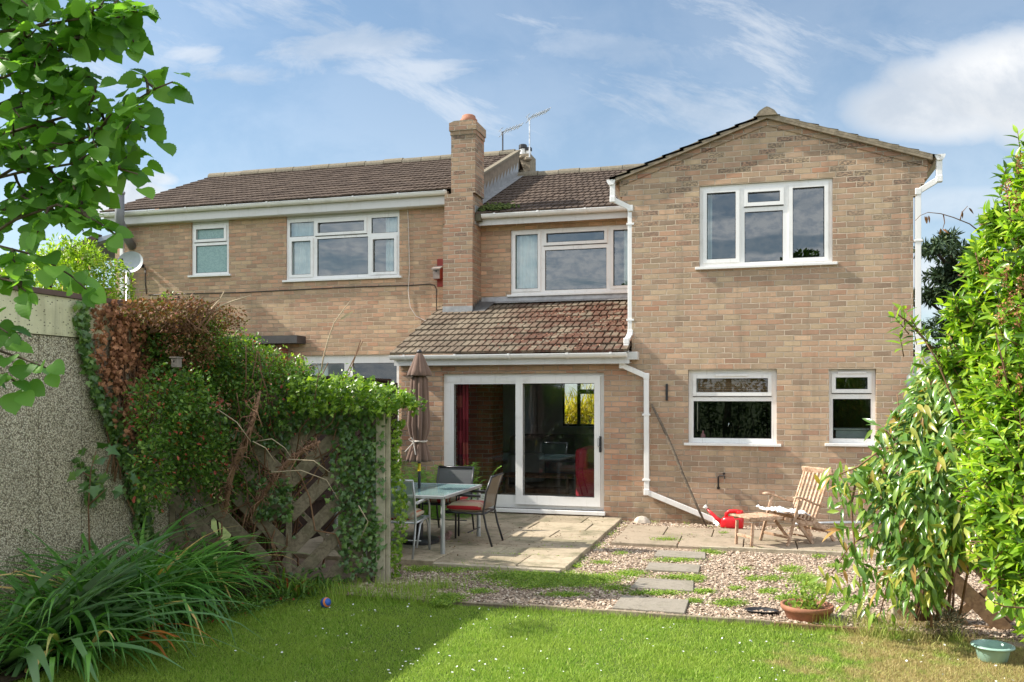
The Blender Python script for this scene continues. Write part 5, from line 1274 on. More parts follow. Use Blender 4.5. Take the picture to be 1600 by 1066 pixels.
x0, x1, z0, z1 = rW7; curtain(x0+.1, x0+.42, YB+.2, 0, z1, M_CURTAIN, 'pale curtain in the ground floor window behind the ivy', 4)
x0, x1, z0, z1 = rW5; w_ = x1-x0; h_ = z1-z0
b = MB(); b.box(x0+.05, x1-.05, YF+.17, YF+.19, z1-.34*h_, z1-.02); tag(b.build('slatted_blind', M_BLIND), 'brown slatted blind behind the top light of the kitchen window', 'blind')
b = MB(); tx = x0+.50*w_; b.tube([(tx, YF+.4, z0-.05), (tx, YF+.4, z0+.24), (tx-.02, YF+.36, z0+.29), (tx-.05, YF+.30, z0+.28), (tx-.06, YF+.28, z0+.22)], .012, 8); tag(b.build('kitchen_tap', M_CHROME, smooth=True), 'chrome swan-neck tap behind the kitchen window', 'tap')
b = MB(); b.lathe([(.03, 0), (.035, .02), (.035, .10), (.012, .13), (.012, .16), (0, .165)], (x0+.16*w_, YF+.22, z0-.0), 14); tag(b.build('soap_bottle', plain('pink soap', (.55, .2, .24), .3), smooth=True), 'pink soap bottle inside the kitchen window, left', 'bottle')
for nm, kx in (('left', .10), ('right', .955)):
    wire('blind_cord', [(x0+kx*w_, YF+.15, z1-.05), (x0+kx*w_, YF+.15, z0+.15)], .006, M_STRING, f'blind cord at the {nm} of the kitchen window')
x0, x1, z0, z1 = rW6; w_ = x1-x0
b = MB(); b.box(x0+.10, x1-.08, YF+.25, YF+.6, z0-.06, z0+.17); b.box(x0+.07, x1-.05, YF+.23, YF+.62, z0+.171, z0+.195); tag(b.build('storage_box', plain('pale box', (.42, .46, .44), .6), bevel=.01), 'pale lidded box inside the narrow right window', 'box')
# sofa, armchair
def sofa(loc, rz, m, label, name='armchair', w_=.85):
    a_ = thing(name, loc, label, 'armchair', rz)
    MB().box(-w_/2, w_/2, -.4, .4, .05, .42).build('seat', m, a_, bevel=.05, local=True); MB().box(-w_/2, w_/2, .25, .45, .43, .92).build('backrest', m, a_, bevel=.07, local=True)
    for s in (-1, 1): MB().box(s*w_/2-.09, s*w_/2+.09, -.42, .42, .06, .62).build('arm', m, a_, bevel=.05, local=True)
q = P(925, 760, 13.4); sofa((q.x+.25, 13.45, .02), math.pi*.5, M_REDSOFA, 'red armchair just inside the right-hand patio door')
q = P(868, 700, 17.5); sofa((q.x, 17.6, .02), 0, M_SOFA, 'grey sofa under the far window, seen through the doors', 'sofa', 1.6)
q = P(800, 690, 16.5); sofa((q.x, 16.5, .02), -.6, plain('pale upholstery', (.42, .43, .42), .9), 'pale armchair beyond the fireplace, seen through the doors')
b = MB(); b.box(-4.4, -3.1, 14.9, 15.5, .3, .34); b.box(-4.3, -3.2, 15, 15.4, .02, .1); b.tube([(-4.3, 15.0, .02), (-4.3, 15.0, .3)], .03); b.tube([(-3.2, 15.0, .02), (-3.2, 15.0, .3)], .03); tag(b.build('coffee_table', M_STEM), 'low brown table in the dim living room', 'table')
# ================================================================== GREENERY
Zv = np.array([0, 0, 1.0])
def tile3(v, n): return np.tile(np.array(v, float), (n, 1))
# ---- lawn grass (uncountable)
def in_lawn(x, y):
    return (x > -5) & (x < 3.9) & (y < np.where(x < -3.3, 7.5, 7.16)) & ~((x < -4.05) & (y > 7.2)) & (x > np.interp(y, [3.5, 5.6, 7.0, 7.6], [-4.65, -4.4, -4.0, -3.8]))
N = 420000
yy = 4.25+(7.5-4.25)*RNG.random(N); lo = np.array([ray(-30)[0]/ray(-30)[1], ray(1630)[0]/ray(1630)[1]])
xx = yy*(lo[0]+(lo[1]-lo[0])*RNG.random(N))
ok = in_lawn(xx, yy); xx, yy = xx[ok], yy[ok]
# thin worn spots
wn = np.array([mnoise.noise(Vector((a*1.7, c_*1.7, 5))) for a, c_ in zip(xx[::1], yy[::1])])
ok = RNG.random(len(xx)) < np.clip(.85+wn*.3, .5, 1); xx, yy, wn = xx[ok], yy[ok], wn[ok]; n = len(xx)
d = np.stack([RNG.normal(0, .55, n), RNG.normal(0, .55, n), np.full(n, 1.0)], 1)
hh = RNG.uniform(.016, .036, n)*(1+.15*np.clip(wn, -.5, .8))
o = inst('lawn_grass', T_BLADE[0], T_BLADE[1], np.stack([xx, yy, np.full(n, -.082)], 1), basis(d, rnd(n)), np.stack([RNG.uniform(.003, .0055, n), hh, hh], 1), M_GRASS, smooth=False); tag(o, None, kind='stuff')
# longer tufts along edges
def tufts(name, cents, per, h, m, lab, spread=.06, wid=.004, lean=.45):
    P_ = []; 
    for (x, y, z) in cents:
        k = per; P_.append(np.stack([RNG.normal(x, spread, k), RNG.normal(y, spread*.6, k), np.full(k, z)], 1))
    P_ = np.concatenate(P_); n = len(P_); d = np.stack([RNG.normal(0, lean, n), RNG.normal(0, lean, n), np.ones(n)], 1); hs = RNG.uniform(h*.4, h, n)
    o = inst(name, T_BLADE[0], T_BLADE[1], P_, basis(d, rnd(n)), np.stack([np.full(n, wid)*RNG.uniform(.7, 1.4, n), hs, hs], 1), m, smooth=False)
    o['kind'] = 'stuff'; return o
edge = [(x, 7.12+RNG.normal(0, .02), -.08) for x in np.arange(-2.0, 3.4, .045)]
tufts('edge_grass', edge, 26, .075, M_GRASS, '', .035)
c_ = [tuple(G(x, y, -.08)) for x, y in ((560, 935), (590, 940), (620, 940), (640, 928), (660, 935), (675, 925), (610, 925), (540, 930), (655, 945), (700, 925), (480, 930), (520, 940))]
tufts('long_grass', c_, 130, .20, M_GRASS, '', .09, .005, .35)
c_ = [tuple(G(x, y, -.08)) for x, y in ((1370, 985), (1400, 985), (1420, 978), (1440, 985), (1340, 980), (1465, 990), (1300, 985), (1495, 1000), (1390, 998), (1430, 1000), (1355, 992))]
tufts('long_grass', c_, 120, .17, M_GRASS, '', .08, .005, .4)
c_ = [tuple(G(x, y, -.05)) for x, y in ((700, 895), (740, 890), (770, 893), (720, 885), (655, 893))]
tufts('patio_weeds', c_, 60, .10, L_COVER, '', .07, .010, .9)
c_ = []
for _ in range(170):
    y_ = random.uniform(4.7, 7.0); x_ = random.uniform(-3.6, 2.4)
    if mnoise.noise(Vector((x_*1.1, y_*1.1, 2))) > -.1: c_.append((x_, y_, -.08))
tufts('lawn_tufts', c_, 70, .055, M_GRASS, '', .055, .0055, .7)
PP = []
for _ in range(9000):
    y_ = random.uniform(5.2, 7.6); xe_ = float(np.interp(y_, [3.5, 5.6, 7.0, 7.6], [-4.65, -4.4, -4.0, -3.8])); x_ = xe_+random.gauss(-.12, .16)
    if mnoise.noise(Vector((x_*3, y_*3, 6))) > -.28: PP.append((x_, y_, -.05+abs(random.gauss(0, .018))))
PP = np.array(PP); n = len(PP)
o = inst('border_weeds', T_SMALL[0], T_SMALL[1], PP, basis(rnd(n)*np.array([1, 1, .4])+Zv*.4, tile3((0, 0, 1), n)+rnd(n, .5)), RNG.uniform(.012, .034, n), L_FUCH); tag(o, None, kind='stuff')
# daisies scattered on the lawn
N = 260; yy = RNG.uniform(4.5, 7.0, N); xx = yy*RNG.uniform(-.62, .33, N); ok = in_lawn(xx, yy); 
gcx = RNG.choice([-2.4, -1.6, -.6, .1, -3.1, 1.6], N); xx = np.where(RNG.random(N) < .55, RNG.normal(gcx, .25), xx); ok = in_lawn(xx, yy); xx, yy = xx[ok], yy[ok]; n = len(xx)
dv_ = [(0, 0, 0)]+[(math.cos(k*math.pi/5)*(1 if k % 2 else .8), math.sin(k*math.pi/5)*(1 if k % 2 else .8), .12) for k in range(10)]
s_ = RNG.uniform(.004, .010, n)
o = inst('daisies', dv_, [(0, 1+k, 1+(k+1) % 10) for k in range(10)], np.stack([xx, yy, RNG.uniform(-.056, -.048, n)], 1), basis(rnd(n)*np.array([1, 1, .2]), tile3((0, -.3, 1), n)+rnd(n, .3)), s_, plain('white petals', (.75, .76, .72), .6), smooth=False); tag(o, None, kind='stuff')
# ---- low mats of ground cover among the gravel (photo spots -> ground)
spots = [(790, 903, 60, 9), (840, 898, 70, 8), (900, 912, 60, 8), (860, 905, 70, 10), (930, 905, 55, 8), (985, 897, 30, 6), (720, 888, 45, 6), (830, 915, 60, 7), (960, 920, 25, 5), (1060, 903, 40, 4), (1020, 928, 55, 4), (1085, 905, 20, 6), (1055, 876, 45, 3.5),
         (1235, 890, 22, 6), (1255, 905, 30, 9), (1270, 917, 25, 7), (1175, 905, 14, 4), (1140, 943, 30, 6), (1200, 925, 20, 4), (1120, 865, 14, 3), (1105, 862, 18, 4), (1305, 885, 18, 4), (970, 865, 14, 2.5), (1040, 843, 26, 2.5), (1130, 833, 10, 1.6),
         (660, 890, 30, 5), (880, 930, 40, 4), (750, 925, 25, 4), (1290, 925, 30, 5), (1330, 940, 25, 5), (700, 935, 35, 8), (1205, 905, 20, 5), (1215, 860, 14, 2.5), (1100, 925, 22, 4), (1085, 940, 16, 4), (1230, 935, 24, 5), (1150, 920, 16, 3), (900, 885, 14, 3), (940, 880, 18, 3), (1000, 850, 12, 2), (1280, 870, 14, 3), (1165, 890, 12, 3), (690, 943, 20, 5)]
PP = []
for (x, y, rx_, ry_) in spots:
    k = int(rx_*ry_*8); a = RNG.normal(0, .42, (k, 2)); zt_ = -.045 if y > 845 else -.015
    for u_, v_ in a:
        g_ = G(x+u_*rx_, y+v_*ry_, zt_)
        if not on_stone(g_.x, g_.y, .03) or random.random() < .1: PP.append((g_.x+random.gauss(0, .01), g_.y+random.gauss(0, .01), zt_+abs(random.gauss(0, .010))))
# weeds in the slab joints
for x0_, x1_, yj in ((-1.7, 3.0, 11.17), (-5.0, -1.9, 9.26), (-5.0, -1.9, 9.86), (-4.6, -1.9, 10.5), (-1.7, 2.8, 11.93), (-1.8, 1.0, 10.4)):
    for _ in range(260 if yj != 11.17 else 150):
        xq = random.uniform(x0_, x1_)
        if mnoise.noise(Vector((xq*2.5, yj, 0))) > .05: PP.append((xq, yj+random.gauss(0, .012), random.uniform(-.01, .008)))
for _ in range(900): 
    yq = random.uniform(8.7, 12.4); PP.append((PX1+abs(random.gauss(0, .06)), yq, -.045+abs(random.gauss(0, .01)))) if mnoise.noise(Vector((yq*2, 3, 0))) > 0 else None
for _ in range(1500):
    xq = random.uniform(-1.8, 3.3); PP.append((xq, 12.42-abs(random.gauss(0, .07)), -.04+abs(random.gauss(0, .015)))) if mnoise.noise(Vector((xq*2.3, 9, 0))) > .1 else None
PP = np.array(PP); n = len(PP); s_ = RNG.uniform(.008, .020, n)
o = inst('ground_cover', T_SMALL[0], T_SMALL[1], PP, basis(rnd(n)*np.array([1, 1, .35])+Zv*.3, tile3((0, 0, 1), n)+rnd(n, .5)), np.stack([s_, s_, s_], 1), L_COVER); tag(o, None, kind='stuff')

# fallen leaves, husks and crumbs of soil lying about
N = 1500; fx_ = RNG.uniform(-4.6, 3.0, N); fy_ = RNG.uniform(7.25, 12.4, N); fz_ = np.where([(-5.24 < a < PX1 and b_ > 8.64) for a, b_ in zip(fx_, fy_)], .006, np.where([(-1.7 < a < 3.4 and 10.42 < b_ < 11.92) for a, b_ in zip(fx_, fy_)], -.012, -.034))
kk2 = np.array([mnoise.noise(Vector((a*1.3, b_*1.3, 11))) > -.1 for a, b_ in zip(fx_, fy_)]); fx_, fy_, fz_ = fx_[kk2], fy_[kk2], fz_[kk2]; n = len(fx_)
o = inst('leaf_litter', T_SMALL[0], T_SMALL[1], np.stack([fx_, fy_, fz_], 1), basis(rnd(n)*np.array([1, 1, .12]), tile3((0, 0, 1), n)+rnd(n, .3)), RNG.uniform(.010, .030, n), leafmat('leaf litter', [(0, (.05, .03, .02)), (.5, (.16, .09, .05)), (1, (.34, .24, .13))], .9, .05, .1, 1.0)); tag(o, None, kind='stuff')
# ---- helper: plant as thing with foliage + stems
def plant(name, loc, label, cat, group=None): return thing(name, loc, label, cat, group=group)
def stems(par, lines, m, r0=.012, name='stem', n=6, stuff=False):
    b = MB()
    for pts in lines:
        k = len(pts); b.tube(pts, [r0*(1-.6*i/(k-1)) for i in range(k)], n)
    o = b.build(name, m, par, True); return o
def wander(p, q, k=7, j=.05):
    p, q = Vector(p), Vector(q); L = (q-p).length; out = []
    for i in range(k+1):
        t_ = i/k; f = math.sin(math.pi*t_); out.append(p.lerp(q, t_)+Vector((random.gauss(0, j), random.gauss(0, j), random.gauss(0, j)))*L*.5*(f if i else 0))
    return out
# ---- ivy over the chevron trellis
iv = plant('ivy', (-4.0, 7.6, -.1), 'dark glossy ivy smothering the chevron trellis, sunlit along its top', 'ivy')
uT, nT = TR[2], TR[3]; LT = TR[4]
def onT(s, z, off): return TA+uT*s+nT*off+Vector((0, 0, z))
pts = []; tops = []
def ivy_density(s, z):
    f = s/LT; d_ = 0
    if z > 1.38: d_ = 1.0
    if z > 1.25 and f < .6: d_ = max(d_, .9)
    if f > .85: d_ = max(d_, .95 if z > .25 else .5)
    if f > .80 and z > .5: d_ = max(d_, .5+.3*mnoise.noise(Vector((s*5, z*4, 0))))
    if f < .26: d_ = max(d_, .15+.5*mnoise.noise(Vector((s*4, z*4, 4))))
    if .42 < f < .62 and .55 < z < .95: d_ = max(d_, .75)
    if z < .12: d_ = max(d_, .3)
    d_ = max(d_, -.06+.42*mnoise.noise(Vector((s*6, z*6, 9))))
    return d_
for _ in range(9500):
    s = random.uniform(0, LT+.14); z = random.uniform(-.05, 1.60)
    if random.random() < ivy_density(s, z)**1.6: pts.append(onT(s, z, random.uniform(.03, .15) if random.random() < .75 else random.uniform(-.10, -.03)))
pa = np.array([tuple(p) for p in pts]); n = len(pa)
d = tile3((0, 0, -1), n)+rnd(n, .55)+np.array(nT)*.3; up = tile3(tuple(nT), n)*1.3+tile3((0, 0, .6), n)+rnd(n, .35)
inst('foliage', *T_IVY, pa, basis(d, up), RNG.uniform(.028, .062, n), L_IVY, iv, smooth=False)
# crest, its sunlight put into the brighter leaf colour
crest = []
for x in np.linspace(455, 645, 120):
    yt = np.interp(x, [455, 480, 520, 560, 600, 640], [592, 602, 600, 600, 608, 626]); yb_ = np.interp(x, [455, 520, 600, 645], [650, 655, 655, 640])
    yt += 9*mnoise.noise(Vector((x/16.0, 0, 3))); yb_ += 26*mnoise.noise(Vector((x/20.0, 0, 8)))-10
    for _ in range(int(19+14*mnoise.noise(Vector((x/9.0, 5, 3))))):
        y = random.uniform(yt, yb_) if random.random() < .8 else yt-abs(random.gauss(0, 6)); crest.append(tuple(D(x+random.gauss(0, 3), y, random.uniform(7.95, 8.55))))
for _ in range(60): crest.append(tuple(D(640+random.gauss(6, 9), 632+random.gauss(0, 6), 8.2)))
pa = np.array(crest); n = len(pa); d = rnd(n, .8)+tile3((.3, -.5, -.2), n); up = tile3((-.5, -.6, 1), n)+rnd(n, .5)
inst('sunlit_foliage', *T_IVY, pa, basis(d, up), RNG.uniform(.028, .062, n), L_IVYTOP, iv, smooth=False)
# edge of ivy hanging down the far side of the concrete post
e_ = [tuple(D(random.uniform(611, 632)+6*math.sin(y/30.0), y, random.uniform(8.35, 8.6))) for y in RNG.uniform(655, 900, 900)]
e_ = [q for q in e_ if random.random() < .75]; pa = np.array(e_); n = len(pa)
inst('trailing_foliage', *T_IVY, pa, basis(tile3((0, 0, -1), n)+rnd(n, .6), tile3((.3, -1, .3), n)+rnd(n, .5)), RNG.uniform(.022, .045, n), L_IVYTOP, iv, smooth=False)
ln = [wander(onT(random.uniform(.0, LT), 0, .05), onT(random.uniform(0, LT), 1.4, .06), 8, .06) for _ in range(7)]
stems(iv, ln, M_STEM, .012)
def cr0(pts, t_):
    k = len(pts)-1; f = t_*k; i = min(int(f), k-1); return pts[i].lerp(pts[i+1], f-i)
# thick peeling climber stems in front of the trellis
cl = plant('climber', (-4.6, 7.2, -.1), 'gnarled brown peeling stems crossing the left side of the trellis', 'climber')
L1 = [D(352, 800, 7.7), D(357, 760, 7.7), D(365, 728, 7.65), D(380, 700, 7.6), D(392, 668, 7.6), D(400, 640, 7.7), D(406, 612, 7.8)]
L2 = [D(385, 815, 7.8), D(410, 775, 7.75), D(430, 745, 7.7), D(455, 718, 7.7), D(480, 700, 7.7), D(500, 690, 7.75)]
b = MB(); b.tube(L1, [.022, .024, .028, .034, .022, .018, .012], 8); b.tube(L2, [.018, .02, .026, .028, .022, .012], 8); b.build('trunk', M_STEM, cl, True)
ln = []
for Ls in (L1, L2):
    for _ in range(90):
        p = cr0(Ls, random.random()); q = p+Vector((random.gauss(0, .05), random.gauss(-.03, .03), random.gauss(-.02, .07))); ln.append([p+Vector((random.gauss(0, .02), -.03, random.gauss(0, .02))), q, q+Vector((random.gauss(0, .04), 0, random.gauss(0, .04)))])
stems(cl, ln, M_STEM, .005, 'bark', 4)['kind'] = 'stuff'
ln = [[D(*p) for p in L] for L in ([(400, 690, 7.6), (425, 686, 7.5), (445, 700, 7.5), (455, 715, 7.5)], [(425, 738, 7.5), (470, 735, 7.5), (510, 750, 7.5), (528, 780, 7.5)], [(450, 718, 7.5), (490, 720, 7.5), (515, 738, 7.5)], [(395, 690, 7.5), (415, 700, 7.5), (430, 722, 7.5)], [(340, 640, 7.6), (370, 660, 7.5), (392, 690, 7.5)], [(560, 790, 7.7), (575, 815, 7.7), (560, 850, 7.7)])]
stems(cl, ln, M_STEM_P, .006, 'dry_tendril', 5)
# ---- fine-leaved shrub mass behind and over the trellis (fuchsia, jasmine)
fu = plant('shrub', (-5.2, 8.4, -.1), 'loose fine-leaved green shrub with red flecks behind the left half of the trellis', 'shrub')
def E(x, y, t_, rx_, ry_, rz_): q = D(x, y, t_); return (q.x, q.y, q.z, rx_, ry_, rz_)
ells = [E(330, 590, 8.6, .55, .45, .36), (-5.1, 8.3, .9, .5, .35, .7), E(300, 545, 9.0, .5, .4, .40), E(360, 575, 9.3, .5, .4, .35), E(255, 540, 8.3, .4, .35, .35), E(420, 620, 8.4, .50, .40, .32), E(280, 560, 8.3, .35, .35, .32), E(500, 625, 8.75, .5, .25, .16), E(380, 565, 8.8, .40, .35, .24), E(300, 700, 7.9, .40, .3, .5), E(250, 640, 7.3, .26, .26, .36), E(450, 590, 8.8, .35, .3, .18), E(360, 740, 8.5, .35, .25, .3), E(560, 635, 8.75, .4, .22, .16), E(300, 690, 7.7, .22, .2, .3), E(240, 740, 7.0, .16, .2, .35), E(290, 620, 7.6, .26, .22, .3)]
p, dd = shell_points(ells, 33000, .35); n = len(p)
d = dd*.5+rnd(n, .6)+tile3((0, 0, -.1), n); up = tile3((-.3, -.3, 1), n)+rnd(n, .5)
inst('foliage', *T_SMALL, p, basis(d, up), RNG.uniform(.022, .048, n), L_FUCH, fu)
ln = [wander((-4.9+random.gauss(0, .2), 8.0+random.gauss(0, .15), -.1), tuple(D(random.uniform(250, 580), random.uniform(530, 640), random.uniform(8.0, 8.8))), 8, .10) for _ in range(34)]
stems(fu, ln, M_STEM, .012)
# sprays rising above the mass, yellow green and reddish
ln = []; tp = []
for (x, y, x2, y2) in ((330, 540, 340, 520), (350, 545, 380, 520), (400, 570, 415, 545), (395, 560, 372, 528), (250, 500, 262, 460), (300, 500, 330, 505), (430, 580, 470, 560), (445, 590, 425, 552), (360, 560, 352, 530), (415, 580, 440, 548), (480, 600, 470, 575), (530, 600, 545, 585), (340, 520, 318, 505), (290, 510, 285, 488)):
    a = D(x, y, 8.2); c_ = D(x2, y2, 8.2); L = wander(a, c_, 5, .05); ln.append(L)
    for q in L:
        for _ in range(16): tp.append(tuple(q+Vector((random.gauss(0, .04), random.gauss(0, .04), random.gauss(0, .03)))))
stems(fu, ln, M_STEM, .006, 'shoot', 5); pa = np.array(tp); n = len(pa)
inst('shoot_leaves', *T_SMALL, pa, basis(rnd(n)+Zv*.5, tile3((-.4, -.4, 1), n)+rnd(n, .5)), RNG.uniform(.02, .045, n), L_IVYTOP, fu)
# ---- ivy on the garage wall: dead brown curtain and two green strands
dv2 = plant('dead_ivy', (-4.95, 6.6, 1.0), 'dead reddish-brown ivy hanging over the end of the garage wall', 'ivy')
pp = []
def gw(x, y, off): return PXX(x, y, GX+.02+off)
tries = 0
while len(pp) < 5200 and tries < 60000:
    tries += 1; x = random.uniform(146, 320); y = random.uniform(462, 700)
    lo_ = np.interp(x, [146, 160, 175, 200, 240, 280, 320], [560, 620, 660, 700, 650, 600, 560]); hi_ = np.interp(x, [146, 180, 240, 320], [470, 468, 468, 474])
    if y > lo_ or y < hi_: continue
    dn = .25 if x < 175 else .9
    nz = mnoise.noise(Vector((x/14.0, y/40.0, 2)))
    if y > 600: dn *= .6
    if random.random() < dn*(1 if nz > -.12 else .12): pp.append(tuple(gw(x, y, abs(random.gauss(.0, .05)))))
pa = np.array(pp); n = len(pa)
inst('foliage', *T_IVY, pa, basis(tile3((0, 0, -1), n)+rnd(n, .6), tile3((1, -.3, .2), n)+rnd(n, .55)), RNG.uniform(.025, .052, n), L_DEAD, dv2, smooth=False)
p, dd = shell_points([E(285, 490, 8.0, .32, .4, .17), E(330, 500, 8.4, .32, .4, .16), E(240, 488, 7.2, .22, .3, .10), E(300, 540, 8.0, .25, .3, .22)], 4200, .3); n = len(p)
inst('twig_foliage', *T_SMALL, p, basis(rnd(n)+dd*.5, rnd(n)+Zv), RNG.uniform(.015, .04, n), leafmat('russet twig leaf', [(0, (.10, .05, .025)), (.4, (.22, .11, .06)), (.7, (.12, .13, .03)), (.9, (.30, .10, .07)), (1, (.45, .30, .22))], .7, .2, .2, 1.0), dv2)
ln = [wander(gw(random.uniform(165, 235), 700+random.uniform(-40, 60), .02), gw(random.uniform(165, 260), 475, .03), 9, .03) for _ in range(26)]
ln += [wander(D(random.uniform(230, 330), 520, 7.9), D(random.uniform(220, 350), random.uniform(462, 490), 7.9), 5, .12) for _ in range(36)]
stems(dv2, ln, M_STEM, .008)
gi = plant('ivy', (-4.96, 5.8, -.1), 'dark green ivy strand climbing beside the panel joint of the garage wall', 'ivy')
pp = []
def strand(path, wpx, k):
    xs_, ys_ = zip(*path)
    for _ in range(k):
        y = random.uniform(ys_[0], ys_[-1]); x = np.interp(y, ys_, xs_)+random.gauss(0, wpx*.45)
        if mnoise.noise(Vector((x/10.0, y/14.0, 1))) > -.25: pp.append(tuple(gw(x, y, abs(random.gauss(.01, .035)))))
strand([(130, 470), (127, 500), (135, 540), (145, 580), (155, 620), (170, 650), (185, 690)], 11, 900)
strand([(165, 620), (190, 680), (205, 730), (222, 800), (230, 840)], 15, 1300); strand([(120, 715), (140, 735), (150, 760), (140, 790)], 12, 160)
strand([(205, 600), (215, 640), (230, 700), (240, 760)], 9, 500)
pa = np.array(pp); n = len(pa)
inst('foliage', *T_IVY, pa, basis(tile3((0, 0, -1), n)+rnd(n, .5), tile3((1, -.4, .3), n)+rnd(n, .45)), RNG.uniform(.03, .062, n), L_IVY, gi, smooth=False)
stems(gi, [wander(gw(225, 860, .02), gw(160, 640, .02), 8, .04), wander(gw(160, 640, .02), gw(130, 470, .02), 6, .03)], M_STEM, .012)
# nest box in the ivy
q = D(274, 566, 7.45); nb = thing('nest_box', q, 'weathered nest box half buried in the dead ivy', 'nest box')
MB().box(q.x-.028, q.x+.028, q.y-.02, q.y+.05, q.z-.045, q.z+.035).build('box', M_GREYWOOD, nb, bevel=.004); MB().box(q.x-.036, q.x+.036, q.y-.035, q.y+.055, q.z+.036, q.z+.045).build('roof', M_GREYWOOD, nb)
b = MB(); b.add([(q.x+.009*math.cos(a), q.y-.022, q.z+.005+.010*math.sin(a)) for a in [math.pi*k/6 for k in range(12)]], [tuple(range(12))]); b.build('entrance_hole', M_BLACK, nb)

# ---- strap-leaved clumps on the left border
def straps(name, base, n, L, wd, m, label, cat, droop=1.0, aim=None, spread=.12, up0=(.5, 1.1), seg=8, parent=None, azr=None):
    th = parent or plant(name, base, label, cat)
    vs = []; fs = []
    for k in range(n):
        az = random.uniform(0, 2*math.pi) if azr is None else random.gauss(*azr)
        el = random.uniform(*up0); l = L*random.uniform(.55, 1.05); w0 = wd*random.uniform(.7, 1.2)
        p = Vector((base[0]+random.gauss(0, spread), base[1]+random.gauss(0, spread), base[2])); di = Vector((math.cos(az), math.sin(az), 0))
        side = Vector((-math.sin(az), math.cos(az), 0)); dr_ = droop*random.uniform(.5, 1.3); tw_ = random.uniform(-.5, .5); o_ = len(vs)
        kink = random.random() < .12; ang = el
        for i in range(seg+1):
            t_ = i/seg; wv = w0*min(1, (1-t_)*2.2+.04)*(.55+.45*min(1, t_*4))
            sd = (side*math.cos(tw_*t_)+Vector((0, 0, 1))*math.sin(tw_*t_)).normalized()
            nn = di.cross(sd)
            mid_ = p-Vector((0, 0, 1))*wv*.18
            vs += [tuple(p-sd*wv), tuple(mid_), tuple(p+sd*wv)]
            p = p+(di*math.cos(ang)+Vector((0, 0, 1))*math.sin(ang))*l/seg
            ang -= dr_*2.1/seg*(.35+1.3*t_)
            if kink and i == int(seg*.55): ang -= .9
            ang = max(ang, -1.45)
            if p.z < -.06: p.z = -.06+random.uniform(0, .01)
        for i in range(seg):
            a = o_+3*i; fs += [(a, a+1, a+4, a+3), (a+1, a+2, a+5, a+4)]
    b = MB(); b.v = vs; b.f = fs; b.build('leaves', m, th, True); return th
A_ = [(-4.35, 6.65), (-4.55, 6.1), (-4.3, 5.95)]
straps('daylily', (-4.85, 6.85, -.05), 170, .95, .014, L_STRAP, 'arching green daylily clump nearest the trellis', 'plant', 1.0)
straps('daylily', (-4.85, 6.3, -.05), 250, 1.15, .016, L_STRAP, 'middle arching strap-leaved clump against the garage wall', 'plant', .95)
straps('daylily', (-4.75, 5.85, -.05), 260, 1.35, .017, L_STRAP, 'strap-leaved clump below the ivy strand on the garage wall', 'plant', 1.0)
straps('daylily', (-4.78, 5.3, -.05), 240, 1.2, .017, L_STRAP, 'strap-leaved clump nearest the camera on the left border', 'plant', 1.1)
straps('daylily', (-4.5, 4.9, -.05), 190, .85, .015, L_STRAP, 'drooping strap-leaved clump in the lower left corner', 'plant', 1.2)
ph = straps('flax_plant', (-4.7, 4.65, -.05), 52, 1.7, .036, L_PHORM, 'large sword-leaved flax with an orange dying leaf at the lower left', 'plant', .62, azr=(.75, .55), up0=(.35, 1.0), spread=.08)
straps('flax_plant', (-4.3, 5.1, -.02), 5, 1.0, .026, L_ORANGE, '', '', 1.15, azr=(-.05, .2), up0=(.5, .7), spread=.05, parent=ph)
# foxglove-like seedling leaves near the trellis foot
straps('daylily', (-3.95, 7.15, -.05), 60, .42, .010, L_FUCH, 'low green weeds at the foot of the trellis', 'plant', 1.0)
# leafy sycamore seedling in front of the pebble dash
se = plant('seedling', (-4.75, 5.9, -.05), 'young maple-leaved seedling in front of the pebble dash', 'seedling')
pp = [tuple(D(x+random.gauss(0, 3), y+random.gauss(0, 3), 6.35+random.gauss(0, .06))) for x, y in ((118, 735), (130, 755), (150, 715), (165, 745), (140, 765), (125, 703), (170, 700), (205, 742), (155, 760), (180, 765)) for _ in range(2)]
pa = np.array(pp); n = len(pa); inst('foliage', *T_IVY, pa, basis(rnd(n, .6)+tile3((.3, -.4, -.5), n), tile3((-.2, -.6, 1), n)+rnd(n, .3)), RNG.uniform(.07, .11, n), L_IVY, se, smooth=False)
stems(se, [[D(140, 860, 6.35), D(138, 790, 6.35), D(142, 735, 6.35), D(150, 705, 6.35)], [D(138, 790, 6.35), D(165, 765, 6.35)], [D(142, 745, 6.35), D(122, 735, 6.35)]], M_STEM, .007)
# ---- ferns and greenery by the patio wall
fe = plant('fern', (-4.9, 11.6, 0), 'feathery green ferns between the fence and the patio doors', 'fern')
vs = []; pp = []; dd_ = []
for k in range(120):
    bx, by = random.uniform(-5.15, -3.95), random.uniform(11.5, 12.25); az = random.uniform(0, 6.28); L = random.uniform(.4, .78)
    for i in range(26):
        t_ = i/25; r = L*.45*t_**1.3; z = L*math.sin(t_*1.35); p = Vector((bx+math.cos(az)*r, by+math.sin(az)*r, z))
        for s in (-1, 1): pp.append(tuple(p)); dd_.append((-math.sin(az)*s+math.cos(az)*.5, math.cos(az)*s+math.sin(az)*.5, .15))
pa = np.array(pp); n = len(pa); inst('foliage', *T_SMALL, pa, basis(np.array(dd_)+rnd(n, .15), tile3((0, -.4, 1), n)), np.stack([np.full(n, .022), RNG.uniform(.04, .085, n), np.full(n, .03)], 1), L_FERN, fe)
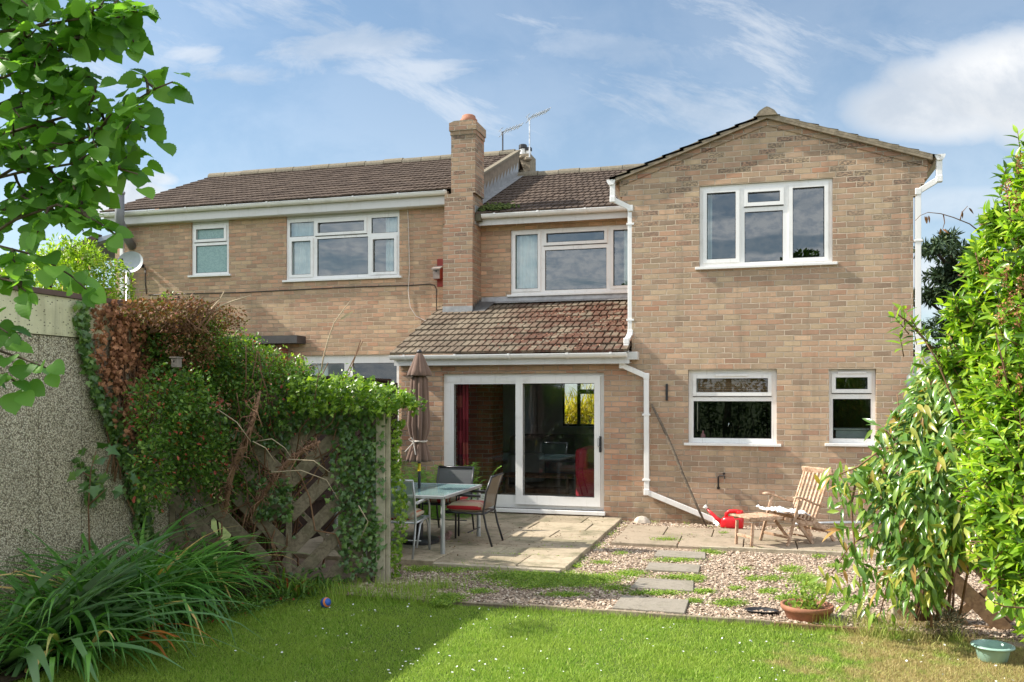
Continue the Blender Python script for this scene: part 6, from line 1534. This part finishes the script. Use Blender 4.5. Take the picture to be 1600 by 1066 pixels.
# ---- pale dry stalk over the fence
ds = plant('dry_stalk', D(480, 600, 8.8), 'tall pale dry grass stalk arching above the ivy', 'stalk')
stems(ds, [[D(x, y, 8.8) for x, y in ((501, 590), (505, 560), (513, 530), (522, 505), (538, 482), (548, 470))], [D(x, y, 8.8) for x, y in ((482, 575), (495, 570), (500, 585))], [D(x, y, 8.0) for x, y in ((330, 492), (345, 478), (365, 470), (392, 462))], [D(x, y, 8.0) for x, y in ((322, 500), (333, 480), (345, 466), (350, 456))], [D(x, y, 8.0) for x, y in ((303, 500), (305, 488), (308, 478))]], M_STEM_P, .009, 'stem', 5)
pa = np.array([tuple(D(540, 495, 8.8)), tuple(D(536, 497, 8.8)), tuple(D(532, 500, 8.8))]); inst('seed_leaf', *T_LANCE, pa, basis(tile3((1, 0, .7), 3), tile3((0, -1, 0), 3)), np.full(3, .10), leafmat('dry straw', [(0, (.5, .4, .28)), (1, (.6, .5, .36))], .8, .3, .2, 1.0), ds)

# ================================================================== hazel in the left foreground
hz = plant('hazel_tree', (-3.35, 2.2, -.1), 'hazel tree reaching in from the upper left with broad serrated leaves', 'tree')
BR = [[(-90, 60, 3.25), (40, 45, 3.0), (120, 30, 2.9), (190, 28, 2.85), (215, 18, 2.8)], [(-90, 150, 3.2), (40, 110, 3.05), (120, 62, 3.0), (150, 20, 2.95), (170, -10, 2.95)],
      [(-90, 240, 3.3), (40, 200, 3.1), (130, 175, 3.0), (200, 165, 2.95), (240, 140, 2.85), (270, 128, 2.8)], [(-90, 330, 3.2), (60, 240, 3.05), (150, 210, 2.95), (205, 192, 2.9), (238, 205, 2.85)],
      [(-90, 300, 3.3), (30, 270, 3.1), (120, 255, 3.0), (180, 262, 2.9), (215, 272, 2.85)], [(-90, 420, 3.2), (20, 345, 3.05), (90, 320, 2.95), (130, 335, 2.9), (158, 350, 2.85), (180, 366, 2.8)],
      [(-90, 440, 3.1), (0, 385, 3.0), (60, 400, 2.95), (110, 430, 2.9), (135, 452, 2.85)], [(-90, 590, 2.9), (-10, 545, 2.8), (35, 560, 2.75), (80, 578, 2.7)], [(-90, 640, 2.9), (-20, 580, 2.8), (15, 590, 2.8), (35, 605, 2.75)],
      [(-90, 480, 3.1), (-20, 430, 3.0), (20, 440, 2.95), (40, 455, 2.9)], [(-90, 20, 3.3), (0, 0, 3.2), (70, -20, 3.1)], [(-90, 200, 3.4), (30, 150, 3.3), (90, 130, 3.2), (140, 120, 3.1)], [(-90, 100, 3.3), (20, 80, 3.2), (70, 60, 3.1)],
      [(-90, 360, 3.4), (40, 300, 3.3), (110, 290, 3.2), (160, 300, 3.1)], [(-90, 260, 3.5), (20, 230, 3.4), (90, 215, 3.3)], [(-90, 520, 3.0), (-20, 500, 2.9), (12, 520, 2.85)]]
ln = []; lp = []; ldr = []; lsz = []
def cr(pts, t_):
    k = len(pts)-1; f = t_*k; i = min(int(f), k-1); return pts[i].lerp(pts[i+1], f-i)
def leafy(pts, m_, spread, s0, s1):
    for j in range(m_):
        t_ = .22+.78*j/(m_-1); q = cr(pts, t_); dq = (cr(pts, min(1, t_+.05))-cr(pts, max(0, t_-.05))).normalized()
        sg = 1 if j % 2 else -1; a = random.uniform(-1, 1)
        sd_ = dq.cross(Vector((0, 0, 1))).normalized(); dv3 = dq*.55+Vector((0, 0, random.uniform(-.9, .35)))+sd_*sg*random.uniform(.2, .8)
        if t_ > .97: dv3 = dq+Vector((0, 0, -.25))
        lp.append(tuple(q+dv3.normalized()*.018+Vector([random.gauss(0, spread) for _ in range(3)]))); ldr.append(tuple(dv3)); lsz.append(random.uniform(s0, s1)*(.8 if t_ > .9 else 1))
for L in BR:
    pts = [D(*p) for p in L]; ln.append(pts); leafy(pts, 20 if L[0][1] < 470 else 10, .012, .05, .085)
    for k in range(12 if L[0][1] < 430 else 2):                     # side twigs
        t_ = random.uniform(.15, .85); a = cr(pts, t_); pxa = topx(a)
        e = D(pxa[0]+random.uniform(-20, 45), pxa[1]+random.uniform(-48, 48), random.uniform(2.75, 3.25))
        if topx(e)[0] > 225 or (topx(e)[0] > 135 and topx(e)[1] > 285) or topx(e)[1] > 440 or (topx(e)[1] > 400 and topx(e)[0] > 60): continue
        tw_ = wander(a, e, 4, .05); ln.append(tw_); leafy(tw_, 7, .01, .04, .078)
stems(hz, ln, M_BARK, .006, 'branch', 5)
MB().tube([(-3.35, 2.2, -.1), (-3.3, 2.25, 1.2), (-3.2, 2.35, 2.6), (-3.1, 2.4, 4.0)], [.07, .06, .045, .02], 10).build('trunk', M_BARK, hz, True)
b = MB()
for L in BR: q = D(*L[0]); b.tube([(-3.25, 2.3, max(.6, q.z-.5)), q], [.02, .007], 6)
b.build('limb', M_BARK, hz, True)
pa = np.array(lp); n = len(pa); inst('leaves', *T_HAZEL, pa, basis(np.array(ldr), tile3((-.25, -.55, 1), n)+rnd(n, .45)), np.array(lsz), L_HAZEL, hz)
p, dd = shell_points([(-3.3, 2.3, 3.9, 1.2, 1.0, .8), (-3.5, 1.6, 3.0, .9, .9, .8), (-2.6, 2.2, 4.3, 1.0, .9, .5)], 1500, .2); n = len(p)
keep = []
for q in p:
    x_, y_ = topx(q); f = -SA*q[0]+CA*q[1]; keep.append(not (f > .2 and x_ > -30 and y_ > -40))
p, dd = p[keep], dd[keep]; n = len(p); inst('crown', *T_HAZEL, p, basis(dd+rnd(n, .6), tile3((0, 0, 1), n)+rnd(n, .5)), RNG.uniform(.08, .12, n), L_HAZEL, hz)

# ================================================================== right side: armandii clematis and laurel
ck = plant('clematis', (2.2, 7.0, -.1), 'evergreen climber with long drooping glossy leaves over the right trellis', 'climber')
ells = [E(1450, 720, 6.5, .34, .3, .45), E(1420, 800, 6.3, .28, .25, .35), E(1480, 640, 6.6, .30, .3, .35), E(1500, 780, 6.3, .34, .3, .5), E(1400, 740, 6.6, .22, .22, .25), E(1440, 880, 6.2, .22, .2, .30), E(1500, 880, 6.1, .25, .2, .25), E(1550, 700, 6.3, .4, .3, .75), E(1530, 640, 6.2, .3, .3, .4), E(1520, 820, 6.0, .25, .25, .3), E(1445, 650, 6.5, .2, .2, .25), E(1470, 760, 6.1, .25, .2, .4), E(1470, 580, 6.8, .18, .2, .2), E(1395, 830, 6.4, .14, .15, .26), E(1365, 740, 6.7, .13, .15, .13), E(1430, 680, 6.7, .18, .18, .18), E(1520, 560, 6.8, .25, .25, .35)]
p, dd = shell_points(ells, 5200, .40)
kk_ = np.array([not (topx(q)[0] > 1475 and topx(q)[1] > 872+.0*q[0]) for q in p]); p, dd = p[kk_], dd[kk_]
ex = []
for (x, y, k, sx_, sy_) in ((1345, 745, 46, 16, 14), (1320, 770, 28, 14, 24), (1335, 860, 26, 14, 16), (1305, 905, 16, 16, 14), (1370, 900, 40, 20, 22), (1345, 935, 12, 10, 12), (1300, 745, 14, 10, 8), (1380, 680, 30, 12, 14), (1410, 930, 30, 14, 16), (1320, 825, 14, 12, 10), (1375, 965, 8, 8, 6), (1360, 800, 30, 14, 30)):
    for _ in range(k): ex.append(tuple(D(x+random.gauss(0, sx_), y+random.gauss(0, sy_), random.uniform(6.2, 6.8))))
ex = np.array(ex); p = np.concatenate([p, ex]); n = len(p)
dd = np.concatenate([dd, rnd(len(ex), .4)])
d = tile3((-.12, -.22, -.85), n)+dd*.65+rnd(n, .48); up = dd*.6+tile3((-.5, -.7, .5), n)+rnd(n, .35)
s_ = RNG.uniform(.08, .15, n); inst('leaves', *T_LANCE, p, basis(d, up), np.stack([s_*1.1, s_, s_], 1), L_CLEM, ck)
def trail(pts, t_=6.5): return [D(x, y, t_+random.gauss(0, .05)) for x, y in pts]
ln = [trail(q) for q in ([(1455, 980), (1458, 880), (1452, 780), (1460, 680), (1480, 600)], [(1455, 760), (1420, 700), (1380, 700), (1340, 730), (1315, 740), (1295, 742)], [(1440, 720), (1400, 780), (1370, 830), (1330, 850), (1300, 895)], [(1340, 740), (1330, 790), (1335, 850), (1345, 920)], [(1500, 960), (1520, 850), (1530, 700), (1540, 600)], [(1450, 820), (1420, 870), (1390, 900), (1375, 960)], [(1410, 700), (1390, 680), (1378, 665)])]
ln += [wander(D(random.uniform(1430, 1490), 970, 6.6), D(random.uniform(1400, 1590), random.uniform(560, 760), 6.6), 8, .05) for _ in range(18)]
stems(ck, ln, M_STEM, .010)
# laurel: shoots carrying rosettes of leaves
la = plant('laurel', (2.9, 5.6, -.1), 'tall bright yellow-green laurel filling the right edge', 'shrub')
ells = [E(1640, 320, 5.2, .28, .35, .38), E(1600, 420, 5.2, .26, .3, .30), E(1620, 520, 5.1, .34, .35, .40), E(1580, 610, 5.2, .24, .3, .30), E(1600, 720, 5.0, .30, .35, .40), E(1620, 850, 4.9, .26, .3, .36), E(1560, 480, 5.4, .18, .2, .22), E(1660, 600, 5.2, .4, .5, .8), E(1555, 690, 5.1, .12, .15, .22), E(1545, 780, 5.0, .10, .12, .14), E(1660, 260, 5.3, .3, .3, .4), E(1530, 560, 5.5, .12, .2, .16), E(1560, 860, 5.0, .14, .2, .2), E(1590, 790, 4.9, .2, .3, .25), E(1535, 640, 5.5, .16, .2, .25), E(1530, 740, 5.5, .14, .2, .25), E(1520, 570, 5.6, .16, .2, .2), E(1505, 490, 5.6, .15, .2, .18), E(1480, 560, 5.7, .13, .18, .14), E(1530, 410, 5.5, .12, .2, .16), E(1560, 340, 5.4, .10, .18, .16), E(1620, 930, 4.9, .25, .3, .25), E(1545, 830, 5.5, .12, .2, .2)]
p, dd = shell_points(ells, 1850, .42)
lp = []; ldr = []; lup = []; ls_ = []; ln = []
extra = [(1395, 492, 5.6, -.5), (1412, 480, 5.6, 0), (1425, 500, 5.6, .3), (1510, 470, 5.5, -.6), (1498, 420, 5.5, -.5), (1525, 385, 5.4, -.6), (1552, 330, 5.4, -.5), (1572, 262, 5.3, -.4), (1590, 205, 5.3, -.3), (1580, 240, 5.3, -.6), (1515, 440, 5.5, -.7), (1535, 365, 5.4, -.4), (1560, 300, 5.3, -.4), (1540, 420, 5.4, -.3), (1405, 520, 5.6, -.6), (1440, 515, 5.6, -.2), (1585, 320, 5.3, -.2), (1570, 360, 5.3, 0), (1460, 545, 5.6, -.5), (1480, 520, 5.6, -.3), (1595, 245, 5.2, -.2), (1598, 280, 5.2, -.2)]
tips = [(Vector(q), Vector(e_)) for q, e_ in zip(p, dd)]+[(D(x, y, t_), Vector((a, -.3, .7))) for x, y, t_, a in extra]
for q, o_ in tips:
    ax = (Vector(o_)*.9+Vector((-.15, -.1, .65))+Vector([random.gauss(0, .25) for _ in range(3)])).normalized()
    e1 = ax.cross(Vector((.3, .2, 1))).normalized(); e2 = ax.cross(e1); k = random.randint(6, 9); ph0 = random.uniform(0, 6.28)
    for j in range(k):
        a = ph0+j*2.4; t_ = j/k; rad = e1*math.cos(a)+e2*math.sin(a)
        lp.append(tuple(Vector(q)-ax*(.11*(1-t_)))); ldr.append(tuple(rad*(.95-.55*t_)+ax*(.35+.5*t_)+Vector((0, 0, -.12)))); lup.append(tuple(ax-rad*.4)); ls_.append(random.uniform(.075, .125)*(1-.3*t_))
    ln.append([Vector(q)-ax*.16, Vector(q)])
pa = np.array(lp); n = len(pa); s_ = np.array(ls_); inst('leaves', *T_LAUREL, pa, basis(np.array(ldr), np.array(lup)+rnd(n, .2)), np.stack([s_*.80, s_, s_], 1), L_LAUREL, la)
cen = D(1790, 900, 5.3); ln2 = [wander(cen+Vector((random.gauss(0, .1), random.gauss(0, .1), -1)), q, 7, .04) for q, _ in random.sample(tips, 60)]
ln2 += [[D(1470, 560, 5.7), D(1440, 525, 5.65), D(1415, 500, 5.6), D(1400, 490, 5.6)], [D(1600, 620, 5.4), D(1540, 590, 5.5), D(1470, 560, 5.7)], [D(1600, 540, 5.4), D(1540, 480, 5.5), D(1505, 462, 5.5)]]
stems(la, ln, M_STEM, .004, 'shoot', 4); stems(la, ln2, M_STEM, .010, 'branch', 5)
fl = []   # faded flower spikes
for (x, y) in ((1575, 298), (1588, 315), (1572, 432), (1595, 445), (1565, 490), (1590, 495), (1540, 420), (1592, 255), (1580, 470), (1560, 590), (1592, 600)):
    q = D(x, y, 4.95); fl = [tuple(q+Vector((random.gauss(0, .012), random.gauss(0, .012), random.uniform(-.06, .06)))) for _ in range(70)]
    pa = np.array(fl); n = len(pa); inst('flower_spike', *T_SMALL, pa, basis(rnd(n), rnd(n)), RNG.uniform(.010, .016, n), L_DEAD, la)['kind'] = 'stuff'
# pointed leaves poking in at the lower right
by = plant('bay_sprig', D(1620, 960, 4.6), 'sprig of rounded green leaves at the lower right before the brown trellis', 'shrub')
lp = []; ldr = []
L = [D(1640, 940, 4.6), D(1600, 950, 4.6), D(1570, 948, 4.6), D(1550, 940, 4.6), D(1543, 936, 4.6)]
for j in range(22): q = cr(L, j/21); lp.append(tuple(q)); ldr.append((random.uniform(-.6, .2), random.gauss(0, .4), random.choice((-1, -1, .5))*random.uniform(.4, 1)))
pa = np.array(lp); n = len(pa); s_ = RNG.uniform(.05, .085, n); inst('leaves', *T_LAUREL, pa, basis(np.array(ldr), tile3((-.5, -.7, .8), n)+rnd(n, .3)), np.stack([s_*1.35, s_, s_], 1), L_LAUREL, by); stems(by, [L], M_STEM, .006)
# thin tendril crossing to the downpipe
tn = plant('tendril', D(1450, 340, 5.8), 'thin reddish tendril arching across to the right downpipe', 'climber')
stems(tn, [[D(x, y, 5.8) for x, y in ((1530, 362), (1515, 350), (1490, 340), (1470, 334), (1450, 332), (1438, 337), (1430, 345))], [D(1474, 335, 5.8), D(1476, 348, 5.8), D(1473, 358, 5.8)], [D(1500, 345, 5.8), D(1503, 332, 5.8), D(1512, 322, 5.8)]], M_STEM, .004)
pa = np.array([tuple(D(x, y, 5.8)) for x, y in ((1445, 338), (1448, 338), (1451, 337), (1473, 358), (1503, 330), (1514, 325), (1470, 357))]); inst('leaves', *T_LANCE, pa, basis(tile3((.3, 0, -1), 7)+rnd(7, .3), tile3((0, -1, 0), 7)), np.full(7, .05), L_DEAD, tn)

# ---- terracotta bowl with seedlings, by the lawn edge; sunken tray
q = G(1261, 972, -.08); pot = thing('terracotta_pot', (q.x, q.y, -.09), 'wide terracotta pot of mixed seedlings on the lawn edge', 'plant pot')
MB().lathe([(.13, .0), (.15, .02), (.185, .11), (.20, .115), (.205, .15), (.195, .155), (.18, .15), (.17, .12), (0, .115)], (q.x, q.y, -.09), 36).build('pot', M_TERRA, pot, True)
sp = plant('seedlings', (q.x, q.y, .04), 'clump of green and grey seedlings growing in the terracotta pot', 'plant')
lp = []; ldr = []
for k in range(26):
    b0 = Vector((q.x+random.gauss(0, .07), q.y+random.gauss(0, .06), .03)); hh_ = random.uniform(.06, .24)
    for j in range(12): lp.append(tuple(b0+Vector((random.gauss(0, .012), random.gauss(0, .012), hh_*j/11)))); ldr.append((random.gauss(0, .7), random.gauss(0, .7), .7))
pa = np.array(lp); n = len(pa); inst('leaves', *T_SMALL, pa, basis(np.array(ldr), rnd(n, .5)+Zv), RNG.uniform(.02, .045, n), L_COVER, sp)
q = G(1190, 960, -.06); b = MB(); b.plate(0, 0, 0, 0, 0, 0, []) if 0 else None
b.lathe([(.085, 0), (.10, .03), (.11, .03), (.105, .035), (.09, .03), (.08, .006), (0, .006)], (q.x, q.y, -.055), 24, 1.25, .8); tag(b.build('plant_tray', M_BLACK, smooth=True), 'black plastic tray sunk in the gravel left of the terracotta pot', 'tray')
gf = plant('heather', tuple(G(1352, 985, -.08)), 'grey wiry heather clump at the foot of the climber', 'plant')
p, dd = shell_points([E(1350, 968, 6.95, .10, .10, .07), E(1480, 970, 6.6, .13, .1, .09)], 1500, .3); n = len(p); inst('foliage', *T_SMALL, p, basis(dd+rnd(n, .5)+Zv*.6, rnd(n)), np.stack([RNG.uniform(.006, .012, n), RNG.uniform(.02, .045, n), np.full(n, .01)], 1), leafmat('grey twig', [(0, (.12, .13, .09)), (1, (.28, .27, .20))], .8, .1, .2), gf)

# ================================================================== distance
cn = plant('conifer', (14.2*SA*0+P(1475, 620, 24).x, 24, 0), 'dark blue-green conifer behind the right end of the wing', 'tree')
cx_, cy_ = P(1490, 620, 24).x, 24
def T2(x, y, t_): return P(x, y, t_)
ells = []
for (x, y, rx_, rz_) in ((1490, 400, .55, .35), (1465, 430, .7, .3), (1500, 450, .9, .4), (1450, 470, .6, .3), (1480, 510, 1.1, .45), (1530, 480, .9, .5), (1460, 550, .9, .4), (1520, 560, 1.0, .5), (1447, 395, .35, .25), (1480, 375, .35, .25), (1520, 410, .6, .4), (1445, 600, .6, .5), (1500, 620, 1.2, .5)):
    q = T2(x, y, 24); ells.append((q.x, 24+random.gauss(0, .4), q.z, rx_, .7, rz_))
p, dd = shell_points([(a+random.gauss(0, .25), b_, c_+random.gauss(0, .12), d_*.42, .4, e_*.42) for a, b_, c_, d_, f_, e_ in ells for _ in range(5)], 15000, .2); n = len(p); inst('crown', *T_SMALL, p, basis(dd*.8+rnd(n, .5)+tile3((0, 0, -.1), n), tile3((0, 0, 1), n)+rnd(n, .4)), np.stack([RNG.uniform(.05, .10, n), RNG.uniform(.10, .22, n), np.full(n, .08)], 1), L_CONIF, cn)
b = MB(); b.tube([(cx_, cy_, -.1), (cx_, cy_, 3), tuple(T2(1485, 385, 24))], [.25, .18, .04], 8)
for e_ in ells: b.tube([(cx_, cy_, e_[2]-.5), (e_[0], e_[1], e_[2])], [.07, .02], 5)
b.build('trunk', M_BARK, cn, True)
bu = plant('large_bush', (-11.3, 12.0, -.1), 'sunlit bright green bush between the garage roof and the left house', 'bush')
ells = [(-11.0, 12, 3.7, .8, .8, .6), (-11.9, 12.3, 3.5, .9, .8, .7), (-10.6, 12.2, 3.2, .7, .7, .9), (-11.4, 12.0, 2.4, 1.4, 1.0, 1.2), (-12.9, 12.4, 3.0, 1.0, .8, .8), (-10.9, 12.1, 4.05, .4, .5, .3)]
p, dd = shell_points(ells, 15000, .4); n = len(p); inst('foliage', *T_LAUREL, p, basis(dd*.6+rnd(n, .6), tile3((-.4, -.3, 1), n)+rnd(n, .4)), np.stack([RNG.uniform(.06, .12, n), RNG.uniform(.06, .11, n), np.full(n, .08)], 1), L_BUSH, bu)
stems(bu, [wander((-11.3+random.gauss(0, .2), 12, -.1), (e_[0]+random.gauss(0, .3), e_[1], e_[2]), 6, .08) for e_ in ells for _ in range(4)], M_BARK, .03)
# building with a pale roof beyond the bush
q0 = P(70, 400, 26); q1 = P(182, 346, 26); fh = thing('bungalow', ((q0.x+q1.x)/2, 26, 0), 'building with a pale blue-grey roof beyond the bright bush', 'house')
MB().prism([(q0.x-5, 26, q0.z-1.0), (q1.x+.2, 26, q1.z-.5), (q1.x+1.2, 31, q1.z+.05), (q0.x-4, 31, q0.z+.4)], (0, 0, .15)).build('roof', M_SOLAR, fh)
MB().box(q0.x-4.8, q1.x+.1, 26.3, 31, -.1, q0.z-1.2).build('wall', M_BRICK_R, fh)
b = MB(); e0, e1 = P(85, 398, 25.9), P(150, 365, 25.9); b.prism([e0, e1, e1+Vector((0, 0, -.22)), e0+Vector((0, 0, -.22))], (0, .3, 0)); b.build('verge', M_DARKWOOD, fh)
# neighbour's low garage right of the wing
rg = thing('garage', (3.6, 15, 0), 'low red brick garage with white fascia behind the right downpipe', 'garage')
q = P(1441, 563, 15.5); MB().box(q.x-.4, q.x+4.2, 15.5, 20, -.1, q.z-.28).build('wall', M_BRICK_R, rg)
MB().prism([(q.x-.5, 15.4, q.z-.26), (q.x+4.3, 15.4, q.z+.75), (q.x+4.3, 15.4, q.z+1.0), (q.x-.5, 15.4, q.z-.02)], (0, .12, 0)).build('fascia', M_UPVC, rg)
MB().prism([(q.x-.5, 15.52, q.z-.02), (q.x+4.3, 15.52, q.z+1.0), (q.x+4.3, 15.52, q.z+1.08), (q.x-.5, 15.52, q.z+.06)], (0, 4.6, 0)).build('roof', M_DARKWOOD, rg)
# front-garden plants and a house seen through the far window
yp = plant('golden_shrub', ((rBW[0]+rBW[1])/2, 22.6, -.1), 'golden spiky shrub outside the far window', 'shrub')
p, dd = shell_points([((rBW[0]+rBW[1])/2+random.uniform(-1, 1), 22.6+random.uniform(-.3, .3), 1.0+random.uniform(-.3, .25), .7, .4, .7) for _ in range(5)], 2600, .3); n = len(p); s_ = RNG.uniform(.25, .45, n); inst('foliage', *T_LANCE, p, basis(dd*.6+rnd(n, .3)+Zv*.5, rnd(n)+tile3((-1, -1, 1), n)), np.stack([s_*.35, s_, s_], 1), L_YELL, yp)
fw = thing('white_house', ((rBW[0]+rBW[1])/2-3, 36, 0), 'white rendered house across the street, seen through the far window', 'house'); xq = (rBW[0]+rBW[1])*.9
MB().box(xq-7, xq+5, 36, 42, -.1, 5).build('wall', plain('white render', (.7, .72, .72), .8), fw); MB().box(xq-2.5, xq-1.2, 35.95, 36.0, 1.5, 3.2).build('window', M_SOLAR, fw)

# ---- garden end behind the camera (seen only in the window panes)
random.seed(21)
def big_tree(x, y, h_, r_, label, seed=0, m=L_TREE, n=5200, name='garden_tree'):
    th = plant(name, (x, y, -.1), label, 'tree', 'trees at the end of the garden'); rr = random.Random(seed)
    ells = [(x+rr.uniform(-r_, r_)*.7, y+rr.uniform(-r_, r_)*.6, h_*rr.uniform(.5, .95), r_*rr.uniform(.35, .6), r_*rr.uniform(.35, .6), r_*rr.uniform(.25, .45)) for _ in range(9)]
    p, dd = shell_points(ells, n, .4); k = len(p); inst('crown', *T_SMALL, p, basis(dd+rnd(k, .5), tile3((0, 0, 1), k)+rnd(k, .5)), RNG.uniform(.14, .26, k), m, th)
    b = MB(); b.tube([(x, y, -.1), (x+.1, y, h_*.45), (x, y, h_*.8)], [.18, .12, .05], 8)
    for e_ in ells: b.tube([(x+.05, y, h_*.4), e_[:3]], [.07, .02], 5)
    b.build('trunk', M_BARK, th, True)
big_tree(2.7, -13, 8.2, 1.9, 'round tree at the far end of the garden, opposite the gable window', 1)
big_tree(8.2, -12, 6.4, 2.4, 'tree at the far end of the garden, rightmost', 2); big_tree(-1.5, -19, 6.2, 2.4, 'tree at the far end of the garden, opposite the chimney', 3); big_tree(-5.6, -13, 7.4, 1.7, 'smaller tree at the far end of the garden, leftmost', 4); big_tree(12.5, -10, 7.5, 2.8, 'tall tree in the corner of the garden', 5)
hd_ = plant('hedge', (2, -10, -.1), 'dense dark hedge across the end of the garden', 'hedge')
p, dd = shell_points([(x_, -10+random.gauss(0, .1), 1.3, .9, .5, 1.3+random.uniform(-.2, .2)) for x_ in np.arange(-9, 15, 1.1)], 16000, .5); k = len(p); inst('foliage', *T_SMALL, p, basis(dd+rnd(k, .5), rnd(k, .5)+Zv), RNG.uniform(.10, .18, k), L_TREE, hd_)
stems(hd_, [wander((x_, -10, -.1), (x_, -10, 2.0), 5, .05) for x_ in np.arange(-9, 15, .55)], M_BARK, .03, 'trunk')
